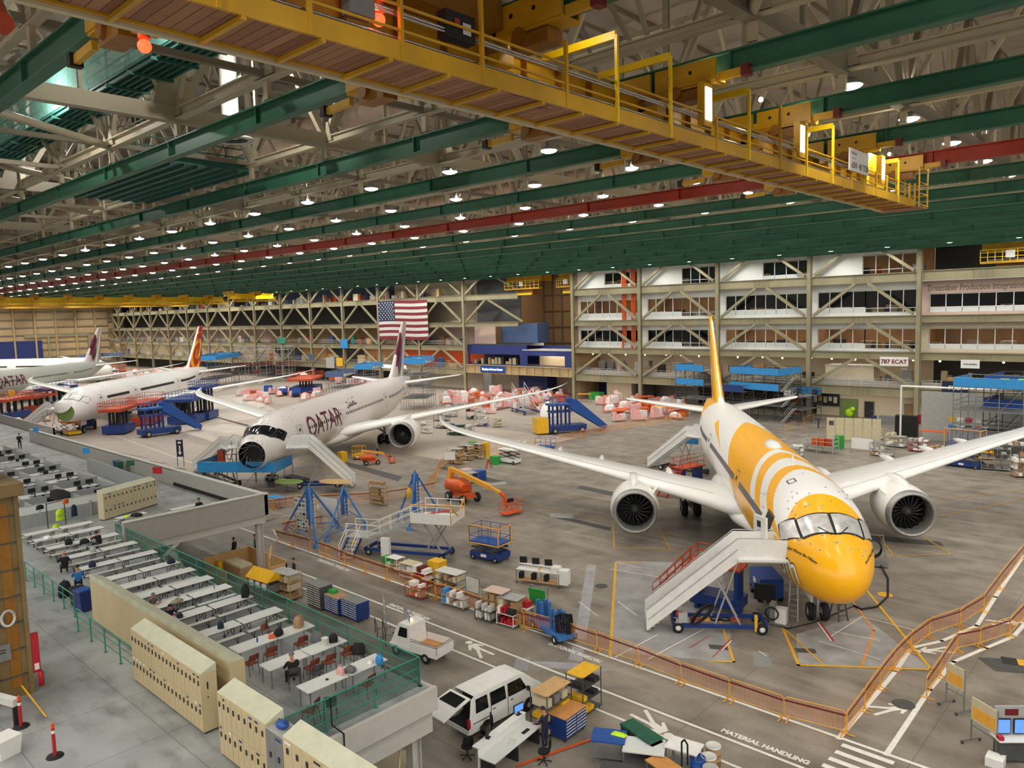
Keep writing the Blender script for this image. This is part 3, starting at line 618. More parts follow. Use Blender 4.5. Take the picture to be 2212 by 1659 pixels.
def interp(st, d):
    n = len(st)
    for i in range(n-1):
        if st[i][0] <= d <= st[i+1][0]: break
    p0, p1, p2, p3 = st[max(i-1, 0)], st[i], st[i+1], st[min(i+2, n-1)]; h = p2[0]-p1[0] or 1; t = (d-p1[0])/h; r = []
    for k in (1, 2, 3):
        s1 = (p2[k]-p1[k])/h; sa = (p1[k]-p0[k])/((p1[0]-p0[0]) or 1e9); sb = (p3[k]-p2[k])/((p3[0]-p2[0]) or 1e9)
        m1 = 0 if sa*s1 <= 0 else 2*sa*s1/(sa+s1); m2 = 0 if sb*s1 <= 0 else 2*sb*s1/(sb+s1)
        if i == 0: m1 = s1
        r.append(p1[k]*(2*t**3-3*t*t+1)+m1*h*(t**3-2*t*t+t)+p2[k]*(3*t*t-2*t**3)+m2*h*(t**3-t*t))
    return r
class Plane:
    def __init__(s, name, L, xn, label, group=None):
        s.L, s.xn, s.st = L, xn, stations(L); s.T = xn-L; s.root = empty(name, (0, 0, 0), 0, label, 'airliner', group)
    def P(s, d, th, off=0.):   # surface point: distance aft of the nose, angle from crown (deg, + left)
        w, t, b = interp(s.st, max(0., min(s.L, d))); zc = (t+b)/2; h = (t-b)/2; a = R(th)
        return V((s.xn-d, (w+off)*math.sin(a), zc+(h+off)*math.cos(a)))
    def fuse(s, mtl, cut=0.):
        ds = sorted(set([x for x in (0, .015, .05, .1, .14, .25, .4, .65, .9, 1.25, 1.6, 2.05, 2.5, 3, 3.5, 4, 4.6, 5.3, 6, 7, 8, 9.2, 10.5) if x >= cut]+[10.5+(s.L-30.5)*i/16 for i in range(1, 17)]+[s.L-20+i for i in range(1, 20)]+[s.L-.6, s.L-.3, s.L]))
        if cut: ds = [cut]+ds
        n = 56; b = MB().mt(mtl); b.loft([[s.P(d, 360*i/n) for i in range(n)] for d in ds], True, not cut)
        b.build('fuselage', s.root)
    def patch(s, pts, mtl, name, off=.02, n=5, parent=None, border=None):   # quad/poly patch of (d,th) corners bilinear
        b = MB().mt(mtl); a, c, d_, e = pts; rows = []
        for i in range(n+1):
            u = i/n; rows.append([s.P(*( [ (1-v)*((1-u)*a[k]+u*c[k])+v*((1-u)*e[k]+u*d_[k]) for k in (0, 1)] ), off) for v in [j/n for j in range(n+1)]])
        b.loft(rows, False, False)
        return b
    def patches(s, quads, mtl, name, off=.02, n=3):
        B = MB().mt(mtl)
        for q in quads: p = s.patch(q, mtl, '', off, n); B.add(p.v, p.f, True)
        return B.build(name, s.root)
    def rects(s, dlist, t0, t1, w, mtl, name, side=-1, off=.02, n=2):
        return s.patches([[(d, side*t0), (d+w, side*t0), (d+w, side*t1), (d, side*t1)] for d in dlist], mtl, name, off, n)
    def frame(s, d0, d1, t0, t1, w, mtl, name, side, off=.03):
        tw = w/2.9*57.3; q = []
        for a, b_, c, e in ((d0, d1, t0, t0+tw), (d0, d1, t1-tw, t1), (d0, d0+w, t0, t1), (d1-w, d1, t0, t1)): q.append([(a, side*c), (b_, side*c), (b_, side*e), (a, side*e)])
        return s.patches(q, mtl, name, off, 3)
    def lettering(s, txt, size, d0, th0, side, mtl, sx=1., bold=.03, slope=0., off=.025, name='lettering', shear=0., label=None, end=None):
        vs, fs = textmesh(txt, size, 0., bold=bold, shear=shear); d0 = d0 if end is None else end+max(v.x for v in vs)*sx; bm = bmesh.new(); bv = [bm.verts.new(v) for v in vs]
        for f in fs:
            try: bm.faces.new([bv[i] for i in f])
            except ValueError: pass
        bmesh.ops.triangulate(bm, faces=bm.faces); bmesh.ops.subdivide_edges(bm, edges=[e for e in bm.edges if e.calc_length() > size*.16], cuts=2, use_grid_fill=True)
        bmesh.ops.triangulate(bm, faces=bm.faces); b = MB().mt(mtl); bm.verts.index_update(); o = []
        for v in bm.verts:
            x = v.co.x*sx; d = d0+x if side > 0 else d0-x
            o.append(s.P(d, side*(th0+slope*x-v.co.y/2.9*57.3), off))
        b.add(o, [tuple(v.index for v in f.verts) for f in bm.faces]); bm.free(); return b.build(name, s.root, label=label)
    def wingset(s, dz=0., kx=0.):
        def wing(side):
            secs = [(0, 3.6, 13.4, 3.0, .13), (2.9, 1.2, 11.2, 3.05, .125), (5.5, -.7, 9.2, 3.5, .12), (9.9, -3.9, 7.0, 4.15, .115), (15, -7.5, 5.4, 4.8, .105), (20, -11., 4.3, 5.45, .1), (25, -14.5, 3.2, 6.05, .095), (27.3, -16.3, 2.6, 6.4, .09), (28.6, -18.1, 1.9, 6.65, .09), (29.5, -20., 1.25, 6.85, .09), (30.05, -22.3, .5, 7.05, .09)]
            rings = []
            prof = [(0, 0), (.02, .28), (.08, .5), (.2, .62), (.4, .6), (.65, .4), (.85, .18), (1, .02), (1, -.02), (.85, -.12), (.65, -.28), (.4, -.42), (.2, -.42), (.08, -.34), (.02, -.2)]
            for S_, xl, c, z, t in secs: rings.append([(xl-u*c, side*S_, z+v*t*c+dz-u*c*.02) for u, v in prof])
            b = MB().mt('plane_white').loft(rings, True, True); b.build('wing', s.root)
            b = MB().mt('plane_white')
            for S_, xl, c, z, l in ((6.6, -8.9, 4.6, 3.35, .33), (12.6, -11.2, 4.4, 4.1, .3), (16.6, -13.3, 4., 4.6, .27), (20.2, -15.2, 3.4, 5.05, .24)):
                b.loft([[(xl+1.2-k*(c+1.2), side*S_+l*q*math.cos(a), z-.05*k*c/4+l*1.3*q*math.sin(a)) for a in [2*PI*i/10 for i in range(10)]] for k, q in ((0, .1), (.2, .8), (.5, 1), (.8, .7), (1, .1))], True, True)
            b.build('flap_fairing', s.root)
            b = MB().mt('lightgrey')  # spoiler / slat seam lines on top
            for f0, S0, S1 in ((.13, 4, 27), (.66, 4.5, 21), (.78, 4.5, 21)):
                def pt(S_):
                    for q in range(len(secs)-1):
                        if secs[q][0] <= S_ <= secs[q+1][0]: break
                    u = (S_-secs[q][0])/(secs[q+1][0]-secs[q][0]); xl, c, z, t = [secs[q][k]*(1-u)+secs[q+1][k]*u for k in (1, 2, 3, 4)]
                    for w_ in range(len(prof)-1):
                        if prof[w_][0] <= f0 <= prof[w_+1][0]: break
                    v = prof[w_][1]+(prof[w_+1][1]-prof[w_][1])*(f0-prof[w_][0])/(prof[w_+1][0]-prof[w_][0]); return V((xl-f0*c, side*S_, z+v*t*c+dz+.012-f0*c*.02))
                ks = [S0+(S1-S0)*i/12 for i in range(13)]
                for a, c in zip(ks, ks[1:]): b.bar(pt(a), pt(c), .035, .02)
            b.build('panel_seam', s.root)
        wing(1); wing(-1)
    def fairing(s):
        b = MB().mt('plane_white'); rings = []
        for x, w, zb, zt in ((4.5, .6, 2.1, 2.5), (3, 2.2, 1.75, 3.1), (1, 3.05, 1.5, 3.7), (-2, 3.3, 1.4, 3.95), (-6, 3.35, 1.38, 3.95), (-10, 3.25, 1.42, 3.8), (-13, 2.6, 1.6, 3.3), (-15.5, .7, 1.95, 2.4)):
            rings.append([(x, w*math.cos(a)*(1 if abs(math.cos(a)) < .7 else .97), (zt+zb)/2+(zt-zb)/2*math.sin(a)) for a in [2*PI*i/24 for i in range(24)]])
        b.loft(rings, True, True).build('wing_body_fairing', s.root)
        b = MB().mt('plane_white')
        s.patches([], 'plane_white', 'x') if False else None
    def tail(s, finm, rudm='plane_white'):
        T = s.T; prof = [(0, 0), (.06, .45), (.3, .6), (.7, .35)]
        def surf(rings_, nm, mtl): MB().mt(mtl).loft(rings_, True, True).build(nm, s.root)
        for side in (1, -1):
            rings = []
            for S_, xl, c, z in ((.3, T+10.6, 6.2, 6.35), (1.0, T+9.9, 5.6, 6.42), (9.5, T+3.6, 2.1, 7.15), (9.95, T+3.0, 1.5, 7.2)):
                rings.append([(xl-u*c, side*S_, z+v*.1*c) for u, v in ((0, 0), (.05, .35), (.3, .5), (.7, .3), (1, 0), (.7, -.3), (.3, -.5), (.05, -.35))])
            surf(rings, 'stabiliser', 'plane_white')
        def fin(x0, x1, nm, mtl):
            rings = []
            for z, xl, c in ((7.2, T+13.2, 9.), (8.4, T+11.4, 7.7), (12, T+8.1, 5.6), (16.2, T+4.4, 3.2), (16.9, T+3.4, 2.3)):
                pr = []
                for u, v in ((0, 0), (.05, .4), (.3, .5), (.68, .3), (1, .03)): 
                    pr.append((u, v))
                us = [(u, v) for u, v in pr if x0 <= u <= x1]; us += [(u, -v) for u, v in reversed(us) if v > 0]
                rings.append([(xl-u*c, v*.11*c, z) for u, v in us])
            surf(rings, nm, mtl)
        fin(0, .68, 'fin', finm); fin(.68, 1, 'rudder', rudm)
    def engine(s, side, cover=False, cowl='plane_white'):
        T0 = M4.Translation((0, side*9.9, 2.6)); b = MB().mt(cowl)
        b.lathe([(1.74, -.55), (1.84, -1.2), (1.87, -2.1), (1.83, -3.), (1.7, -3.9), (1.52, -4.7), (1.46, -4.7), (1.4, -3.9)], 40, T0, 'X'); nac = b.build('nacelle', s.root)
        MB().mt('lip').lathe([(1.74, -.55), (1.7, -.3), (1.62, -.08), (1.53, 0), (1.45, -.05), (1.4, -.2), (1.38, -.45)], 40, T0, 'X').build('inlet_lip', s.root)
        MB().mt('grey').lathe([(1.38, -.45), (1.38, -.9), (1.41, -1.35), (1.42, -1.6)], 40, T0, 'X').mt('black').lathe([(1.42, -1.6), (.1, -1.62)], 40, T0, 'X').build('inlet_duct', s.root)
        b = MB().mt('fan')
        for i in range(18):
            a0 = 2*PI*i/18; rings = []
            for r, tw, sw, ch in ((.33, .05, 0, .3), (.7, .12, .1, .42), (1.05, .1, .3, .46), (1.38, .02, .42, .4)):
                ring = []
                for u, q in ((0, 0), (.5, .025), (1, 0), (.5, -.025)):
                    a = a0+sw*.5+(u-.5)*ch*.5/r*.9+q/r; ring.append(T0 @ V((-1.28-u*.3+tw, r*math.cos(a), r*math.sin(a))))
                rings.append(ring)
            b.loft(rings, True, True)
        fan = b.build('fan', s.root)
        MB().mt('darkgrey').lathe([(.36, -1.35), (.3, -1.1), (.17, -.9), (.05, -.8), (.005, -.78)], 20, T0, 'X').mt('white').pipe([T0 @ V((-.87+i*-.012, (.06+i*.016)*math.cos(i*.55), (.06+i*.016)*math.sin(i*.55))) for i in range(9)], .028, 5).build('spinner', fan)
        MB().mt('grey').lathe([(1.2, -3.4), (1.1, -4.6), (.75, -5.9), (.6, -6.1)], 28, T0, 'X').mt('steel').lathe([(.55, -5.6), (.5, -6.3), (.05, -7.)], 20, T0, 'X').build('core_cowl', s.root)
        b = MB().mt(cowl); rings = []
        for x, w, z0, z1 in ((-.9, .06, 4.38, 4.44), (-1.6, .28, 4.3, 4.62), (-3., .34, 4.1, 4.85), (-4.6, .34, 3.7, 4.75), (-6.5, .28, 3.5, 4.2), (-8.3, .1, 3.65, 3.9)):
            rings.append([(x, side*9.9-w, z0), (x, side*9.9+w, z0), (x, side*9.9+w*.8, z1), (x, side*9.9-w*.8, z1)])
        b.loft(rings, True, True).build('pylon', s.root)
        a = R(40); cy, cz = math.cos(a)*1.84, math.sin(a)*1.84; sd = -side
        MB().mt(cowl).add([(-1.1, side*9.9+sd*cy, 2.6+cz), (-2.6, side*9.9+sd*cy, 2.6+cz), (-2.3, side*9.9+sd*(cy+.38), 2.6+cz+.36), (-1.9, side*9.9+sd*(cy+.36), 2.6+cz+.34)], [(0, 1, 2, 3)]).build('chine', nac)
    def gear(s):
        x = s.xn-5.3; b = MB().mt('silver').tube((x, 0, .5), (x, 0, 2.6), .13, 10).tube((x, -.32, .51), (x, .32, .51), .08).tube((x, 0, 1.4), (x+1.3, 0, 2.5), .07).tube((x-.3, 0, .9), (x, 0, 1.4), .05)
        g = b.build('nose_gear', s.root); d = MB().mt('plane_white').cbox((x+.1, .55, 1.75), 1.7, .05, .75).cbox((x+.1, -.55, 1.75), 1.7, .05, .75); d.build('gear_door', g)
        for q in (-.38, .38): MB().wheel((x, q, .51), .51, .38).build('wheel', g)
        xm = s.xn-5.3-(22.8 if s.L < 60 else 25.8)
        for side in (1, -1):
            y = side*4.9; b = MB().mt('silver').tube((xm, y, .7), (xm, y-side*.2, 3.1), .22, 10).tube((xm-.75, y, .67), (xm+.75, y, .67), .12).tube((xm, y, 1.4), (xm+1.6, y-side*.8, 2.9), .1).tube((xm, y, 1.5), (xm, y-side*2., 2.5), .09)
            g = b.build('main_gear', s.root); MB().mt('plane_white').cbox((xm, y+side*.5, 2.1), 1.6, .06, 1.9, 0, side*.2).build('gear_door', g)
            for qx in (-.74, .74):
                for qy in (-.55, .55): MB().wheel((xm+qx, y+qy, .67), .67, .52).build('wheel', g)
    def cockpit(s, mtl, border='black'):
        for side in (1, -1):
            for q, nm in (([(2.0, 2), (2.42, 45), (3.6, 40), (3.3, 2)], 0), ([(2.5, 49), (3.7, 75), (4.5, 63), (3.75, 43)], 1)):
                qb = [(d+(-.1 if i < 2 else .1), t+(-2.2 if i in (0, 3) else 2.2)) for i, (d, t) in enumerate(q)]
                s.patches([[(d, side*t) for d, t in qb]], border, 'window_surround', .022, 8); s.patches([[(d, side*t) for d, t in q]], mtl, 'cockpit_window', .034, 8)
            MB().mt('black').bar(s.P(1.9, side*6, .05), s.P(2.5, side*20, .06), .04).build('wiper', s.root)
    def rain(s):
        b = MB().mt('silver')
        rr = random.Random(5)
        for i in range(70):
            d = rr.uniform(1.2, 10); t = rr.uniform(-75, 75) if d > 5 else rr.uniform(-60, 60); p = s.P(d, t, .0); b.ball(p, .055, 6)
        b.build('skin_fastener', s.root)
def doors(pl, ds, side, mtl='grey', w=1.07):
    for d in ds: pl.frame(d, d+w, 62, 102, .05, mtl, 'door_outline', side); pl.rects([d+w*.35], 70, 76, .3, 'glass', 'door_window', side, .035)
def place(pl, x, y, rz): pl.root.location = (x, y, 0); pl.root.rotation_euler.z = rz
HD = math.atan2(-.818, .5752)
# --- yellow and white airliner (front right)
p = Plane('airliner', 56.7, 18.5, 'white airliner with yellow nose and yellow bands, nearest of the parked airliners')
p.fuse('yellow_band_skin'); p.fairing(); p.wingset()
def finyellow(x, y, z, noise):
    s_ = E.op('SINE', z*1.5)*.55+(x+31.6)-((z-8.)*-.55); q = E.op('SINE', z*1.5+1.)*.9
    c = ((x+31.6+(z-8.4)*.75+q).abs() < .3)
    f = (x+26.9+(z-8.4)*.9) > 0.
    return mixc(f, mixc(c, 'FFB800', 'F1F1EE'), 'F1F1EE')
shader('fin_scroll', finyellow, rough=.25, coat=.3)
p.tail('fin_scroll', 'livery_yellow'); p.engine(1); p.engine(-1); p.gear(); p.cockpit('foil'); p.rain()
shade = mat('window_film', '6A6468', rough=.5, noise=.2, nscale=2)
for side in (1, -1):
    p.patches([[(a, side*72.5), (b_, side*72.5), (b_, side*80.5), (a, side*80.5)] for a, b_ in ((7.2, 10.), (10, 13), (13., 15.2), (17.6, 22), (22, 27), (27, 31.3), (33.6, 37), (37, 41))], 'window_film', 'window_cover', .02, 6)
    doors(p, (16.0, 32.0, 43.5), side, 'darkgrey')
p.frame(5.3, 6.45, 62, 102, .06, 'black', 'door_outline', -1); p.patches([[(5.35, -64), (6.4, -64), (6.4, -100), (5.35, -100)]], 'dark', 'door_opening', .018, 5)
p.frame(5.3, 6.45, 62, 102, .05, 'grey', 'door_outline', 1)
dr = MB(); q0 = p.P(4.9, -66, .35); q1 = p.P(4.9, -98, .5)
dr.mt('white').cbox((q0+q1)/2+V((.1, -.35, .1)), 1.1, .14, 2.0, R(25)).mt('dark').cbox((q0+q1)/2+V((.1, -.43, .65)), .3, .06, .35, R(25)); dr.build('cabin_door', p.root)
p.lettering("Don't Worry Be Happy", .31, 3.05, 77, -1, 'black', sx=.72, bold=.01, slope=-9.5)
p.lettering("Don't Worry Be Happy", .31, .95, 57, 1, 'black', sx=.72, bold=.01, slope=9.5)
p.lettering('scoot.com', 3.3, 0, 119, -1, 'black', sx=.52, bold=.11, off=.02, end=1.95); p.lettering('scoot.com', 3.3, 0, 119, -1, 'white', sx=.52, bold=.04, off=.03, end=1.95)
p.frame(7.05, 7.7, 16, 26, .06, 'black', 'escape_hatch', -1)
MB().mt('plane_white').loft([[(x, w_*math.cos(a), 7.8+h_*math.sin(a)) for a in [PI*i/12 for i in range(13)]] for x, w_, h_ in ((1.9, .05, .02), (1.6, .4, .25), (1.1, .52, .42), (.1, .52, .42), (-.8, .3, .2), (-1.1, .05, .02))], False, False).build('satcom_dome', p.root)
b = MB().mt('plane_white').bar((7, 0, 7.8), (6.7, 0, 8.2), .05, .3); b.build('blade_antenna', p.root)
place(p, -23.6, 53.1, HD)
# --- burgundy lettered airliner (centre)
q = Plane('airliner', 62.8, 21.5, 'pale grey airliner with burgundy lettering, its nose ringed by a blue work platform')
mat('pearl_skin', 'DDD8D4', rough=.28, noise=.02, coat=.25)
q.fuse('pearl_skin', cut=1.0); q.fairing(); q.wingset()
def oryx(x, y, z, noise):
    e = ell(x, z, -34.2, 11.2, 1.5, 2.6) | ell(x, z, -35.6, 13.6, .8, 1.6) | (((x+31.8+(z-9)*.62).abs() < .38) & band(z, 9.3, 15.5)) | ell(x, z, -33.5, 9.2, .9, 1.3)
    return mixc(e, 'CFC8C4', '5C1334')
shader('oryx_fin', oryx, rough=.3, coat=.2)
q.tail('oryx_fin', 'oryx_fin'); q.engine(1); q.engine(-1); q.gear(); q.cockpit('glass'); q.rain()
MB().mt('black').loft([[q.P(1.0, a, -.02) for a in range(0, 360, 15)], [q.P(1.9, a, -.35) for a in range(0, 360, 15)]], True, False).add([q.P(1.6, a, -.4) for a in range(0, 360, 15)], [tuple(range(24))]).build('nose_bulkhead', q.root)
b = MB().mt('steel')
for a in range(0, 360, 30): b.bar(q.P(1.0, a, -.1), q.P(1.5, a+40, -.9), .05)
b.build('bulkhead_rib', q.root)
for side in (1, -1):
    q.rects([9.5+i*.62 for i in range(14)]+[21.5+i*.62 for i in range(26)]+[40.5+i*.62 for i in range(17)], 74, 80.5, .3, 'glass', 'cabin_window_row', side)
    doors(q, (6.5, 19.0, 38.2, 50.0), side)
# the near side is the airliner's left (+y)
q.lettering('QATAR', 3.3, 9.0, 98, 1, 'maroon', sx=.96, bold=.03, off=.03)
ar = MB().mt('maroon')
def arc(pts, w=.16):
    for (a, b_), (c, e) in zip(pts, pts[1:]):
        n = V((b_-e, c-a, 0)).normalized()*w/2; o = []
        for x, y in ((a-n.x, b_-n.y), (c-n.x, e-n.y), (c+n.x, e+n.y), (a+n.x, b_+n.y)): o.append(q.P(22.6+x, 62-y/2.9*57.3, .03))
        ar.add(o, [(0, 1, 2, 3)])
for pts in ([(0, 0), (.3, -.25), (.8, 0), (.8, .6), (.4, .6)], [(.8, 0), (1.3, 0), (1.3, .35)], [(1.3, 0), (1.9, 0), (2.1, .3), (1.9, .45), (1.7, .3), (1.8, 0)], [(1.9, 0), (2.6, 0), (3.1, .15), (2.9, .45), (2.6, .2)], [(2.5, 0), (2.5, 1.1)], [(3.1, 0), (3.5, 0), (3.6, .3), (3.4, .5), (3.2, .3)], [(3.5, 0), (4.0, 0), (4.0, 1.1)], [(4.3, 0), (4.3, 1.1)], [(.3, -.5), (.4, -.5)], [(1.2, .6), (1.3, .6)], [(3.3, .8), (3.4, .8)]): arc([(x*.9, y) for x, y in pts])
ar.build('lettering', q.root)
place(q, -84.5, 55.2, HD)
# --- white airliner with red and yellow fin
r = Plane('airliner', 62.8, 21.5, 'plain white airliner with a red and gold fin, raised green-lined nose cap')
r.fuse('plane_white', cut=1.0); r.fairing(); r.wingset()
def hain(x, y, z, noise):
    u = x+35.5+(z-11)*.7; rr = (u.sq()+((z-11.).sq())).sqrt(); sp = E.op('SINE', rr*2.6+E.op('ARCTAN2', z-11., u)*1.0)
    f = (sp > .25) & (z < 15.5); return mixc((x+30.2+(z-8.4)*.9) > 0., mixc(f, 'C4231F', 'F0B21C'), 'E9E9E5')
shader('red_gold_fin', hain, rough=.3, coat=.2)
r.tail('red_gold_fin', 'red_gold_fin'); r.engine(1); r.engine(-1); r.gear(); r.cockpit('white', 'grey'); r.rain()
for side in (1, -1):
    r.patches([[(a, side*72), (b_, side*72), (b_, side*81), (a, side*81)] for a, b_ in ((9, 13), (13, 17), (21.5, 27), (27, 32), (32, 36.5), (40, 44), (44, 49), (52, 54))], 'dark', 'window_cover', .02, 6); doors(r, (6.5, 19, 38.2, 50), side)
b = MB().mt('white').lathe([(.02, 1.1), (.6, .85), (1.0, .45), (1.3, 0)], 24, M4.Translation(r.P(1.0, 0)+V((.5, 0, -.35))) @ M4.Rotation(R(48), 4, 'Y')).mt('primer').lathe([(.02, 1.04), (.58, .8), (.96, .42), (1.25, 0.02)], 24, M4.Translation(r.P(1.0, 0)+V((.5, 0, -.35))) @ M4.Rotation(R(48), 4, 'Y')); b.build('radome', r.root)
MB().mt('primer').loft([[r.P(1.0, a, -.02) for a in range(0, 360, 15)], [r.P(1.3, a, -.3) for a in range(0, 360, 15)]], True, True).build('nose_bulkhead', r.root)
h3 = R(-45.5); N3 = at(133, 893, 4.); place(r, N3.x-21.5*math.cos(h3), N3.y-21.5*math.sin(h3), h3)
# --- fourth: grey-green, burgundy animal on fin; nose out of frame
s4 = Plane('airliner', 62.8, 21.5, 'grey airliner with a burgundy fin emblem, its nose out of frame at the left edge')
mat('grey_skin', 'AEB3AA', rough=.4, noise=.03); s4.fuse('grey_skin'); s4.fairing(); s4.wingset(); s4.tail('oryx_fin', 'oryx_fin'); s4.engine(1); s4.engine(-1); s4.gear()
for side in (1, -1): s4.rects([9.5+i*.62 for i in range(14)]+[21.5+i*.62 for i in range(26)]+[40.5+i*.62 for i in range(17)], 74, 80.5, .3, 'glass', 'cabin_window_row', side)
s4.lettering('QATAR', 3.3, 9.0, 98, 1, 'maroon', bold=.03, off=.03)
place(s4, -208, 52, R(-46))
# --- fifth: far, tail to the left
s5 = Plane('airliner', 56.7, 18.5, 'farthest airliner, white with a thin red-striped fin, tail towards the left wall')
s5.fuse('plane_white'); s5.fairing(); s5.wingset()
def jal(x, y, z, noise): return mixc((x+33+(z-10.)*.6).abs() < .7, 'E9E9E5', 'B3202A')
shader('stripe_fin', jal); s5.tail('stripe_fin', 'stripe_fin'); s5.engine(1); s5.engine(-1); s5.gear()
for side in (1, -1): s5.patches([[(a, side*72), (b_, side*72), (b_, side*81), (a, side*81)] for a, b_ in ((20, 30), (33, 42))], 'dark', 'window_cover', .02, 6)
place(s5, -262, 76, R(35))
# ---------- underslung bridge crane (near) ----------
cr = empty('bridge_crane', (0, 0, 0), 0, 'yellow underslung bridge crane with timber walkway, slanting across the top of the photo', 'crane')
XN0, XF0, ZW, Y0c, Y1c = -12.75, -14.35, 23.2, 1.5, 47.3
def plank(x, y, z, noise):
    k = (y*4.2).floor(); s = E.op('FRACT', E.op('SINE', k*12.9)*43.7); c = mixc(s, '8A5B40', 'AB7C5C'); n = noise(2., 5, 4, .5, 1)
    return mixc((((y*4.2).frac()-.5).abs() > .46) | (n > .68), c, '54321F')
shader('plank_underside', plank, rough=.75)
MB().mt('plank_underside').box(XF0+.05, XN0-.02, Y0c, Y1c, ZW+.03, ZW+.09).build('timber_deck', cr)
b = MB().mt('crane').bar((XN0, Y0c, ZW+.2), (XN0, Y1c, ZW+.2), .07, .4).mt('beige').bar((XF0-.12, Y0c, ZW-.02), (XF0-.12, Y1c, ZW-.02), .14, .12).mt('crane').bar((XF0+.03, Y0c, ZW+.04), (XF0+.03, Y1c, ZW+.04), .06, .12)
b.build('toe_channel', cr)
y = 2.2; i = 0
while y < Y1c:
    MB().mt('crane').bar((XF0-.05, y, ZW-.03), (XN0+.03, y, ZW-.03), .1, .09).build('cross_bearer', cr); y += 1.62; i += 1
posts = [(18.39, 2.4, 1), (21.26, 2.45, 1), (26.65, 2.45, 1), (34.83, 2.5, 1), (24.2, 1.1, 0), (29.3, 2.4, 0), (31.9, 2.4, 1), (16.09, 1.7, 0), (12.98, 1.95, 0), (10.6, 2.0, 0), (8.4, 2.0, 0), (6.6, 1.9, 0), (5.0, 1.9, 0), (38.9, 2.0, 0), (40.6, 1.2, 0), (42.3, 1.2, 0), (44.2, 2.2, 1), (46.2, 1.2, 0), (47.2, 1.3, 0), (37.2, 1.1, 0)]
for y, h, portal in posts:
    b = MB().mt('cranebright' if portal else 'crane').bar((XN0+.02, y, ZW), (XN0+.02, y, ZW+h), .09, .09, (0, 1, 0))
    if portal: b.bar((XN0, y, ZW+h), (XF0-1.1, y, ZW+h), .1, .22)
    b.build('portal_post' if portal else 'railing_post', cr)
for y in [Y0c+.8+k*1.55 for k in range(29)]: MB().mt('crane').bar((XF0+.05, y, ZW), (XF0+.05, y, ZW+1.1), .05, .05, (0, 1, 0)).build('inner_railing_post', cr)
b = MB().mt('crane')
for z in (.62, 1.12): b.bar((XN0, Y0c, ZW+z), (XN0, Y1c, ZW+z), .05, .05)
b.bar((XF0+.05, Y0c, ZW+1.1), (XF0+.05, Y1c, ZW+1.1), .05, .05).bar((XF0+.05, Y0c, ZW+.55), (XF0+.05, Y1c, ZW+.55), .04, .04); b.build('handrail', cr)
b = MB().mt('chrome')
for z, dx in ((.5, -.12), (.43, -.12), (.36, -.13), (.95, -.1), (1.02, -.1)): b.tube((XN0+dx, Y0c, ZW+z), (XN0+dx, 46, ZW+z), .03, 6)
b.mt('dark').bar((XN0-.2, Y0c, ZW+.42), (XN0-.2, 46, ZW+.42), .05, .18); b.build('conduit', cr)
b = MB().mt('crane').ibeam((-15.6, Y0c, 24.75), (-15.6, 49.5, 24.75), .55, 1.5, .06).mt('cranedark')
for k in range(30): b.box(-15.85, -15.35, Y0c+k*1.6, Y0c+k*1.6+.05, 24.1, 25.4)
b.build('main_girder', cr)
def truck(cx, k, mtl='crane', par=None):
    y = G*k; b = MB().mt(mtl)
    for x0, x1 in ((cx-4.9, cx-2.6), (cx-2.4, cx+1.9), (cx+2.1, cx+4.4)):
        for dy in (-.36, .36): b.box(x0, x1, y+dy-.05, y+dy+.05, 25.4, 26.12)
        b.mt('black')
        for q in (.25, .6): b.disc((x0+(x1-x0)*q, y-.415, 25.8), .07, 10, 'Y')
        b.mt(mtl).box(x0, x1, y-.36, y+.36, 25.32, 25.4)
    b.mt('cranedark')
    for q in (-3.7, -1.5, 1., 3.2):
        b.cbox((cx+q, y, 25.1), 1.3, .6, .35).tube((cx+q-.3, y-.42, 25.25), (cx+q-.3, y+.42, 25.25), .22, 10)
    b.mt(mtl).bar((cx-4.9, y-.2, 25.15), (cx-6.3, y-.2, 25.1), .16, .24).bar((cx+4.4, y-.2, 25.5), (cx+5.3, y-.2, 25.5), .16, .26).mt('black').cbox((cx-6.4, y-.2, 25.1), .25, .35, .35).mt('darkred').cbox((cx+5.4, y-.2, 25.5), .25, .35, .35)
    b.mt(mtl).box(cx-2.3, cx+2.1, y-.3, y+.3, 24.75, 25.05); return b
for k in range(1, 7): truck(-16.9, k).build('end_truck', cr)
for pt in ((-16.4, 6.85, 23.55), (-13.2, 10.4, 24.1), (-17, 47.6, 24.6)):
    b = MB().mt('cranedark').tube((pt[0], pt[1], pt[2]+.15), (pt[0], pt[1], pt[2]+.5), .12, 10); o = b.build('warning_lamp', cr); MB().mt('redlamp').ball(pt, .14, 10).build('red_lens', o)
    l = bpy.data.lights.new('red_light', 'POINT'); l.energy = 15; l.color = (1, .1, .03); l.shadow_soft_size = .12; lo = bpy.data.objects.new('red_light', l); COL.objects.link(lo); lo.location = (pt[0]+.3, pt[1]-.3, pt[2]); lo.parent = cr
b = MB().mt('black').cbox((-12.95, 12.4, 24.35), .3, .9, .6).mt('offwhite').box(-12.79, -12.78, 12.45, 12.7, 24.2, 24.45).mt('red').box(-12.79, -12.78, 12.2, 12.35, 24.35, 24.5); b.build('control_box', cr)
MB().mt('grey').cbox((-12.95, 9.7, 24.3), .3, .6, .8).build('control_box', cr); MB().mt('grey').cbox((-12.95, 8.4, 24.6), .25, .5, .5).build('control_box', cr)
